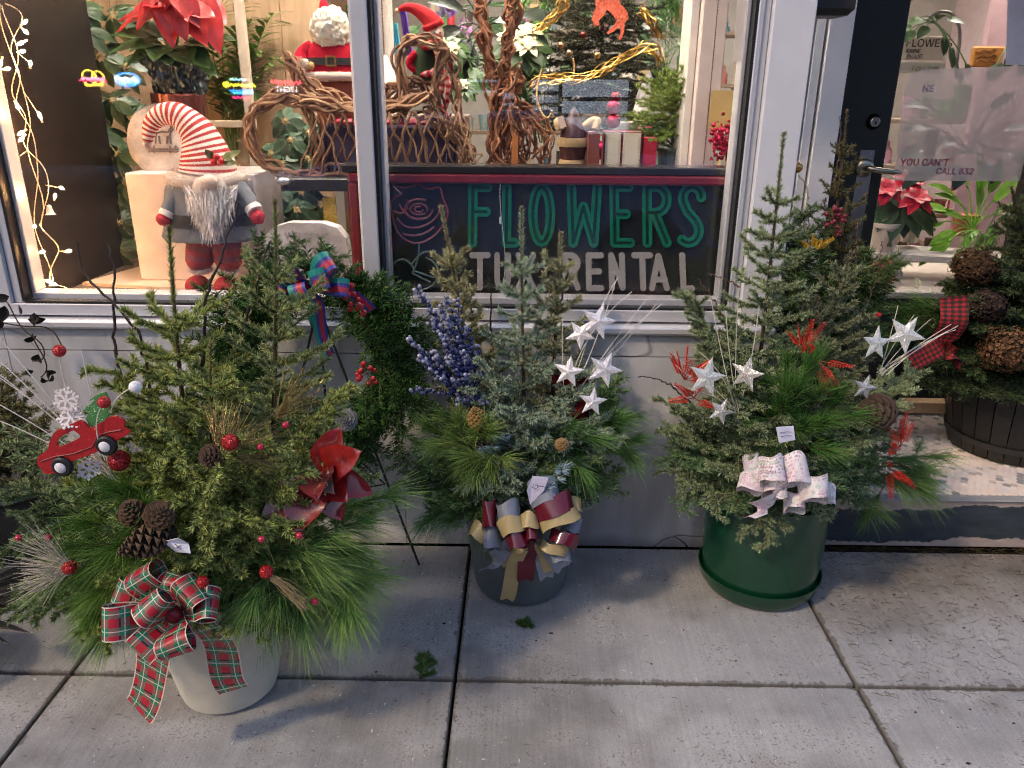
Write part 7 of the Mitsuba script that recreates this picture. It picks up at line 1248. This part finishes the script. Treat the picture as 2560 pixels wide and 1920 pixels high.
b = MB(); b.tube(spline([at(1370, 285, .6), at(1395, 278, .58), at(1430, 280, .6), at(1400, 284, .66), at(1370, 285, .6)], 24), .008, (.50, .03, .05), 8); mono('red_ring', 'red ribbon ring lying on the boxes', 'ribbon', b, 'satin')
gl = thing('small_gnome', 'little grey and white gnome figure at the back of the right window', 'gnome'); q = at(1398, 225, .9); b = MB(); b.add(lathe([(0, -.07), (.05, -.07), (.055, -.02), (.04, .03), (0, .035)], q, 24), (.62, .58, .55), 40); part(gl, 'beard', b, 'fur'); b = MB(); b.add(lathe([(.048, .02), (.04, .05), (.02, .09), (0, .13)], q, 24), (.30, .28, .27), 40); part(gl, 'hat', b, 'fur'); b = MB(); b.ball(q + V(.006, -.05, .022), .013, (.62, .40, .28), 2); part(gl, 'nose', b, 'matte')
b = MB(); q = at(1390, 262, .9); b.box(q[0] - .12, q[0] + .12, .82, 1.02, q[2] - .14, q[2], (.40, .38, .36)); mono('display_box', 'grey box stand under the little gnome', 'box', b, 'satin')
b = MB(); p0, p1 = at(1537, 195, .40), at(1578, 280, .40); b.box(p0[0], p1[0], .398, .401, p1[2], p0[2], (.55, .40, .16), 0); mono('tan_card', 'tan paper card on the column, above the red tinsel', 'card', b, 'matte')
b = MB(); rr = rng(5)
for k in range(150):
    p = at(1558 + 14 * rr.normal(), 305 + 20 * rr.normal(), .34 + .03 * rr.random()); b.ball(p, .006 * (.5 + rr.random()), V(.6, .04, .10) * (.5 + .8 * rr.random()), 0)
mono('red_tinsel', 'glittering red tinsel at the lower right corner of the window', 'tinsel', b, 'metal', kind='stuff')
b = MB(); x0, x1 = at(1508, 100, .45)[0], at(1562, 100, .45)[0]; b.box(x0, x1, .42, .62, TT - .4, 2.8, (.62, .52, .48), .004); b.box(x0 + (x1 - x0) * .55, x0 + (x1 - x0) * .57, .4175, .4205, TT - .4, 2.8, (.10, .06, .05), 0); b.box(x0 - .03, x0 - .002, .46, .62, TT - .4, 2.8, (.70, .66, .60), .003); mono('interior_column', 'pale pinkish boxed column just inside the right window', 'column', b, 'satin')
b = MB(); P = [(at(u, v, .062)[0], at(u, v, .062)[2]) for u, v in ((1584, 134), (1606, 131), (1612, 40), (1616, -60), (1596, -60))]; b.add(extrude(Polygon(P), .0005, (0, .062, 0), WALL), (.74, .66, .58)); mono('paper_sheet', 'white paper sheet taped inside the right window, at its upper right', 'paper', b, 'matte')
# ================================================================ further inside
r = rng(977)
hw_ = thing('hanging_clothes', 'blue and purple garments hanging on the wall behind the elf doll', 'clothes')
for u0, u1, v0, v1, y, c in ((845, 864, 50, 190, 1.9, (.10, .45, .60)), (862, 880, 15, 120, 2.0, (.16, .07, .42)), (838, 846, 70, 190, 2.0, (.03, .07, .07))):
    p0, p1 = at(u0, v0, y), at(u1, v1, y); n = 16; xs = np.linspace(p0[0], p1[0], n); top = np.stack([xs, y + .015 * np.sin(np.arange(n) * 1.3), np.full(n, p0[2])], 1); bot = top.copy(); bot[:, 2] = p1[2]; bot[:, 0] += .03; b = MB()
    v = np.stack([top, bot], 1).reshape(-1, 3); i = np.arange(n - 1)[:, None] * 2; b.add((v, np.vstack([i + [0, 1, 3], i + [0, 3, 2]])), c, True); part(hw_, 'garment', b, 'satin')
pf = thing('wall_picture', 'dark framed picture on the wall just right of the mullion', 'picture'); p0, p1 = at(808, -30, 1.7), at(832, 185, 1.7)
b = MB(); b.box(p0[0], p1[0], 1.70, 1.73, p1[2], p0[2], (.10, .065, .05)); part(pf, 'frame', b, 'satin'); b = MB(); b.box(p0[0] + .02, p1[0] - .02, 1.695, 1.699, p1[2] + .03, p0[2] - .03, (.45, .52, .58), 0); part(pf, 'picture', b, 'matte')
wl = thing('partition_wall', 'pale wall stub carrying the framed picture', 'wall'); b = MB(); b.box(at(800, 100, 1.8)[0], at(848, 100, 1.8)[0], 1.74, 1.85, .2, 2.85, (.60, .54, .50)); part(wl, 'board', b, 'matte')
ls = thing('table_lamp', 'small lamp with a white cone shade beside the mullion', 'lamp'); q = at(820, 150, 1.3); b = MB(); b.add(lathe([(.035, .06), (.085, -.06), (.083, -.06), (.033, .06)], q, 28), (.80, .78, .70), 40); part(ls, 'lamp_shade', b, 'matte'); b = MB(); b.add(lathe([(.01, -.02), (.01, -.08), (.05, -.16), (.06, -.19), (0, -.19)], q, 24), (.25, .18, .12), 40); part(ls, 'base', b, 'satin'); b = MB(); b.box(q[0] - .15, q[0] + .4, 1.2, 1.45, .21, q[2] - .1905, (.40, .30, .22)); mono('side_table', 'wooden cabinet under the small lamp', 'cabinet', b, 'satin')
# shelving with wares at the back, seen small through the panes
PAL = [(.6, .04, .06), (.65, .62, .58), (.12, .22, .10), (.05, .12, .20), (.55, .42, .22), (.10, .08, .07), (.7, .66, .6), (.35, .12, .10), (.25, .35, .38), (.5, .3, .4), (.75, .72, .68), (.08, .16, .10)]
def shelving(label, x0, x1, y, zs, seed, per):
    t = thing('shelf_unit', label, 'shelf'); rr = rng(seed)
    for z in zs:
        b = MB(); b.box(x0, x1, y, y + .30, z - .025, z, (.26, .20, .15)); part(t, 'board', b, 'satin')
    for x in (x0 - .03, x1 + .0005): b = MB(); b.box(x, x + .0295, y, y + .30, .205, zs[-1] + .3, (.46, .40, .33)); part(t, 'side', b, 'satin')
    for zi, z in enumerate(zs):
        n = int((x1 - x0) * per)
        for k in range(n):
            x = x0 + .05 + (x1 - x0 - .1) * (k + .5) / n + rr.normal(0, .01); c = np.asarray(PAL[rr.integers(len(PAL))]) * (.8 + .4 * rr.random()); h, R = .08 + .15 * rr.random(), .025 + .025 * rr.random(); b = MB(); kd = rr.integers(4); yy = y + .08 + .08 * rr.random()
            cn = {0: 'pot', 1: 'box', 2: 'bottle', 3: 'figurine'}[int(kd)]
            if kd == 0: b.add(lathe([(0, 0), (R * .7, 0), (R, h * .7), (R * 1.05, h * .7), (0, h * .68)], (x, yy, z), 14), c, 40)
            elif kd == 1: b.box(x - R, x + R, yy - .03, yy + .03, z + .0005, z + h, c)
            elif kd == 2: b.add(lathe([(0, 0), (R * .8, 0), (R * .8, h * .55), (R * .3, h * .72), (R * .3, h), (0, h)], (x, yy, z), 14), c, 40)
            else: b.add(lathe([(0, 0), (R, 0), (R * .8, h * .4), (R * .45, h * .55), (R * .55, h * .75), (0, h)], (x, yy, z), 14), c, 40)
            mono('shelf_ware', 'small %s among the wares on the %s' % ('ware', 'back shelves'), 'ware', b, 'satin', 'wares on the back shelves')
shelving('wooden shelf unit full of wares against the back wall', -.6, 1.5, 3.3, (.6, .95, 1.3, 1.62, 1.95), 1, 9)
shelving('wooden shelf unit full of wares seen through the door', 1.9, 2.9, 2.6, (.55, .85, 1.15, 1.42), 2, 9)
broad_plant('hanging pothos trailing over the back shelves', at(1020, 10, 2.9), [at(u, v, 2.8) for u, v in ((960, 40), (1000, 60), (1060, 40), (1100, 20), (1400, 20), (1150, 30), (1450, 60), (1350, 10), (900, 60))], 12, (.05, .11, .04), .16, .10, 'trailing_plant')
frond_plant('tall green palm standing before the back shelves', at(1180, 300, 2.6), [at(u, v, 2.5) for u, v in ((1100, 60), (1140, 20), (1200, 0), (1160, 110), (1240, 160), (1100, 140), (1180, 180), (1010, 120), (980, 60))], 31, (.06, .13, .035), 30, .2, .03)
broad_plant('dark green bush before the back shelves, between tree and fern', at(1430, 260, 2.4), [at(u, v, 2.3) for u, v in ((1400, 80), (1440, 40), (1470, 150), (1420, 180), (1380, 200), (1490, 200), (1350, 230), (1450, 230), (1410, 130))], 32, (.035, .08, .025), .2, .12)
for u, v, y, c, R in ((1000, 60, 1.6, (.5, .25, .5), .05), (965, 20, 1.6, (.25, .18, .5), .05), (1125, 45, 1.3, (.62, .35, .5), .045), (1510, 60, 1.6, (.62, .55, .55), .05), (1095, 40, 1.2, (.8, .78, .7), .025)):
    rr = rng(int(u)); b = MB()
    for k in range(30): p = at(u, v, y) + unit(rr.normal(size=3)) * R * rr.random() ** .5; b.add(leafmesh(p, rr.normal(size=3), rr.normal(size=3), R * .6, R * .45, .5, .2, 4), np.asarray(c) * (.6 + .7 * rr.random()), True)
    mono('blossom', {1000: 'mauve flower cluster above the pale poinsettia', 965: 'violet flower cluster beside the elf hat', 1125: 'pink flower cluster above the cream poinsettia', 1510: 'pale flower cluster near the column', 1095: 'white flower between the vine necks'}[u], 'flower', b, 'leaf')
# ================================================================ seen through the door
LG = .730
b = MB(); b.box(1.50, 2.8, .98, 1.65, LG - .06, LG - .001, (.56, .50, .44), .006); b.box(1.55, 2.75, 1.05, 1.6, .205, LG - .0605, (.06, .05, .05), .004); mono('low_counter', 'pale ledge inside the door carrying the stone bench', 'ledge', b, 'satin')
bn = thing('stone_bench', 'small curved cast stone garden bench with carved legs, behind the door glass', 'bench'); zt = at(1990, 545, 1.25)[2]
P = [(atz(u, v, zt)[0], atz(u, v, zt)[1]) for u, v in ((1886, 533), (1900, 534), (1990, 532), (2040, 545), (2062, 548), (2150, 575), (2150, 590), (2030, 578), (1995, 556), (1940, 546), (1888, 544))]
b = MB(); b.add(extrude(Polygon([(1.649, 1.226), (1.866, 1.178), (2.07, 1.106), (2.239, 1.057), (2.347, 1.25), (2.167, 1.346), (1.926, 1.419), (1.685, 1.419)]).buffer(.015), .028, (0, 0, zt - .028)), (.5, .5, .5), 30); part(bn, 'seat', b, 'cast_stone')
for x, y in ((1.745, 1.31), (2.166, 1.20)):
    b = MB(); prof = [(0, LG), (.10, LG), (.105, LG + .02), (.075, LG + .06), (.082, zt - .08), (.108, zt - .05), (.108, zt - .0285), (0, zt - .0285)]; jitter(b, *lathe(prof, (x, y, 0), 30), (.5, .5, .5), .006, 40, 3, 40); part(bn, 'leg', b, 'cast_stone')
wpx = at(1918, 510, 1.22); b = MB()
wp = poinsettia('red poinsettia in a white pot on the bench behind the door glass', at(1950, 415, 1.28), .155, (.55, .015, .05), 21, (.075, zt, zt + .138, (.66, .58, .50), (wpx[0], 1.27, 0)), (.03, .07, .025), 24, (0, -.55, .83), 4, spread=1.1)
b = MB(); q = V(wpx[0], 1.27 - .0795, zt + .055); b.add(extrude(Polygon([(-.012, -.02), (.012, -.02), (.001, .03), (-.001, .03)]), .0015, q, WALL), (.10, .12, .08)); part(wp, 'tree_motif', b, 'matte')
b = MB(); q = at(1968, 500, 1.40); b.add(lathe([(0, -.05), (.04, -.05), (.048, .045), (.051, .05), (.045, .05), (0, .035)], q, 28), (.60, .55, .48), 40); mono('ribbed_pot', 'small white ribbed pot behind the poinsettia pot', 'pot', b, 'satin')
broad_plant('bright yellow green leafy plant right of the red poinsettia, behind the door glass', at(2100, 500, 1.36), [at(u, v, 1.28 + .02 * (k % 3)) for k, (u, v) in enumerate(((2060, 420), (2090, 400), (2120, 410), (2150, 430), (2040, 450), (2080, 470), (2130, 470), (2060, 500), (2100, 500), (2030, 480), (2140, 410), (2115, 440), (2075, 440), (2050, 520)))], 22, (.22, .46, .045), .18, .055, 'bright_plant')
frond_plant('bright green fern below the yellow green plant, behind the door glass', at(2130, 520, 1.22), [at(u, v, 1.12) for u, v in ((2080, 590), (2110, 570), (2150, 540), (2180, 500), (2200, 540), (2060, 560), (2190, 460))], 23, (.16, .36, .05), 40, .045, .011, 'fern', 'fern', droop=.2)
b = MB(); b.ball(at(1905, 590, 1.08), .062, (.45, .025, .035), 3, (1, .7, 1)); mono('red_ball', 'red ball behind the door glass, beside the bench leg', 'ball', b, 'gloss')
b = MB(); b.add(leafmesh(at(1985, 620, 1.05), V(-.4, 0, 1), V(0, -1, .2), .05, .024, .3, .2, 7), (.62, .66, .40), True); mono('fallen_leaf', 'pale green leaf standing against the bench', 'leaf', b, 'leaf')
def board_sign(label, u0, v0, u1, v1, y, col, lines, tc=(.05, .04, .04)):
    t = thing('wall_sign', label, 'sign'); p0, p1 = at(u0, v0, y), at(u1, v1, y); b = MB(); b.box(p0[0], p1[0], y, y + .02, p1[2], p0[2], col, .002); part(t, 'board', b, 'matte')
    for tx, h, u, v in lines:
        q = at(u, v, y); b = MB(); b.add(text(tx, h, .002, (q[0], y - .0025 + .002, q[2]), WALL), tc); part(t, 'lettering', b, 'matte', 'the word ' + tx)
board_sign('white board sign reading FLOWERS in black capitals, seen past the black door stile', 1925, 78, 2038, 130, 1.6, (.62, .54, .48), (('FLOWERS', .034, 1955, 101), ('AXINE', .017, 1955, 114), ('BOUR', .020, 1957, 126.5)))
board_sign('pale board sign reading FOLLOW under the FLOWERS board', 1930, 134, 2040, 158, 1.58, (.50, .48, .44), (('FOLLOW', .022, 1968, 154),), (.22, .20, .18))
t = thing('wall_sign', 'orange wooden plaque with carved script on the mauve wall', 'sign'); p0, p1 = at(2105, 100, 2.2), at(2165, 145, 2.2); b = MB(); b.box(p0[0], p1[0], 2.2, 2.23, p1[2], p0[2], (.50, .22, .05), .008); part(t, 'board', b, 'satin')
b = MB()
for k in range(3): b.tube(spline([at(2110 + 7 * i, 110 + 11 * k + 3 * math.sin(i * 2.1 + k), 2.196) for i in range(7)], 30), .003, (.16, .06, .02), 4)
part(t, 'carving', b, 'matte')
b = MB(); b.box(2.6, 4.0, 2.35, 2.40, .2, 2.9, (.50, .34, .38), 0); mono('mauve_wall', 'mauve partition wall seen through the door', 'wall', b, 'matte')
b = MB(); C = spline([at(2000, 45, 1.5), at(2060, 35, 1.5), at(2072, 60, 1.5), at(2070, 110, 1.5), at(2068, 170, 1.5)], 20); b.tube(C, .008, (.35, .34, .33), 8); mono('rack_pipe', 'bent metal rack pipe above the boards', 'pipe', b, 'metal')
broad_plant('ivy trailing over the rack pipe behind the door glass', at(2020, 50, 1.45), [at(u, v, 1.42) for u, v in ((1960, 55), (1985, 40), (2030, 35), (2055, 40), (1970, 70), (2000, 60), (2040, 90), (2055, 110), (2060, 130), (1950, 75), (2090, 145), (2075, 160))], 24, (.10, .17, .08), .07, .05, 'ivy')
broad_plant('grey green garland right of the orange plaque', at(2180, 100, 1.9), [at(u, v, 1.85) for u, v in ((2190, 60), (2200, 90), (2180, 130), (2160, 140), (2205, 140), (2195, 30), (2150, 145))], 25, (.12, .16, .10), .09, .05, 'garland')
broad_plant('large dark leaved plant pressed close behind the door poster', at(2090, 330, 1.20), [at(u, v, 1.02 + .04 * (k % 2)) for k, (u, v) in enumerate(((2000, 270), (1985, 320), (2030, 350), (2080, 360), (2130, 350), (2180, 330), (2010, 230), (2060, 300), (2120, 300), (2170, 280), (2200, 370), (2150, 230), (2000, 360)))], 26, (.03, .07, .05), .14, .07)
b = MB(); q = at(2100, 420, 1.2); b.add(lathe([(0, -.10), (.05, -.10), (.06, 0), (0, 0)], (q[0] + .12, 1.42, q[2] - .12), 20), (.3, .1, .05), 40); mono('plant_pot', 'terracotta pot behind the bright plant', 'pot', b, 'satin')
scene['poster_film'] = {'type': 'blendbsdf', 'weight': 0.62, 'a': {'type': 'null'}, 'b': {'type': 'principledthin', 'base_color': VC, 'roughness': 0.4, 'diff_trans': 1.0, 'eta': 1.3}}   # cloudy plastic: part of the light goes straight through
po_ = thing('door_poster', 'cloudy translucent poster sheet with faded maroon lettering taped behind the door glass', 'poster'); PY = .884
P = [at(u, v, PY) for u, v in ((1930, 390), (1948, 240), (1955, 185), (1968, 160), (1992, 150), (2120, 146), (2240, 140), (2260, 392))]; pl_ = Polygon([(p[0], p[2]) for p in P]); m = trimesh.Trimesh(*extrude(pl_, .0006, (0, PY, 0), WALL), process=False)
b = MB(); v = np.array([[p[0], PY, p[2]] for p in P]); b.add((v, [[0, k, k + 1] for k in range(1, 7)]), (.36, .34, .38)); part(po_, 'sheet', b, 'poster_film')
for tx, h, u, v, lb in (("YOU CAN'T", .026, 1943, 357, "faded maroon words YOU CAN'T"), ('CALL 832', .024, 2020, 376, 'faded maroon words CALL 832'), ('NE', .026, 1990, 198, 'faded letters NE')):
    q = at(u, v, PY); b = MB(); b.add(text(tx, h, .0006, (q[0], PY - .0005, q[2]), WALL, True), (.22, .05, .09) if 'NE' != tx else (.34, .26, .30)); part(po_, 'lettering', b, 'matte', lb)
b = MB(); p = [at(u, v, PY) for u, v in ((2178, -40), (2260, -40), (2260, 140), (2172, 140))]; b.add((np.array(p), [[0, 1, 2], [0, 2, 3]]), (.66, .63, .68)); mono('paper_notice', 'plain pale paper notice at the top right corner, above the poster', 'paper', b, 'matte')
# wares glimpsed through the sidelight
for k, (u, v, y, h, w, c, lb) in enumerate(((1722, 130, 1.4, 0.120, 0.060, (.62, .42, .18), 'tan wooden ware behind the sidelight glass'), (1715, 185, 1.3, 0.120, 0.060, (.55, .42, .38), 'pinkish bottle with a red label behind the sidelight glass'), (1715, 230, 1.3, 0.072, 0.060, (.35, .55, .50), 'pale teal box behind the sidelight glass'), (1712, 330, 1.3, 0.192, 0.048, (.55, .03, .04), 'red box behind the sidelight glass'), (1728, 70, 1.5, 0.192, 0.072, (.08, .18, .24), 'dark teal box behind the sidelight glass'), (1712, 270, 1.3, 0.060, 0.048, (.7, .66, .7), 'white box behind the sidelight glass'))):
    p = at(u, v, y); b = MB(); b.box(p[0] - w / 2, p[0] + w / 2, y, y + .05, p[2] - h / 2, p[2] + h / 2, c, .008)
    if k == 1: b.box(p[0] - w * .3, p[0] + w * .48, y - .003, y - .0002, p[2] - .03, p[2] + .02, (.5, .03, .06), 0)
    mono('sidelight_ware', lb, 'ware', b, 'satin')
ss = thing('narrow_shelf', 'narrow white shelf stand behind the sidelight glass', 'shelf'); x = at(1718, 200, 1.3)[0]
for v, y in ((152, 1.4), (212, 1.3), (246, 1.3), (286, 1.3), (382, 1.3), (112, 1.5)):
    z = at(1718, v, y)[2]; b = MB(); b.box(x - .06, x + .05, y - .03, y + .12, z - .012, z, (.66, .62, .55)); part(ss, 'board', b, 'satin')
b = MB(); b.box(x - .08, x - .0605, 1.27, 1.65, .21, 2.2, (.6, .56, .5)); part(ss, 'side', b, 'satin')
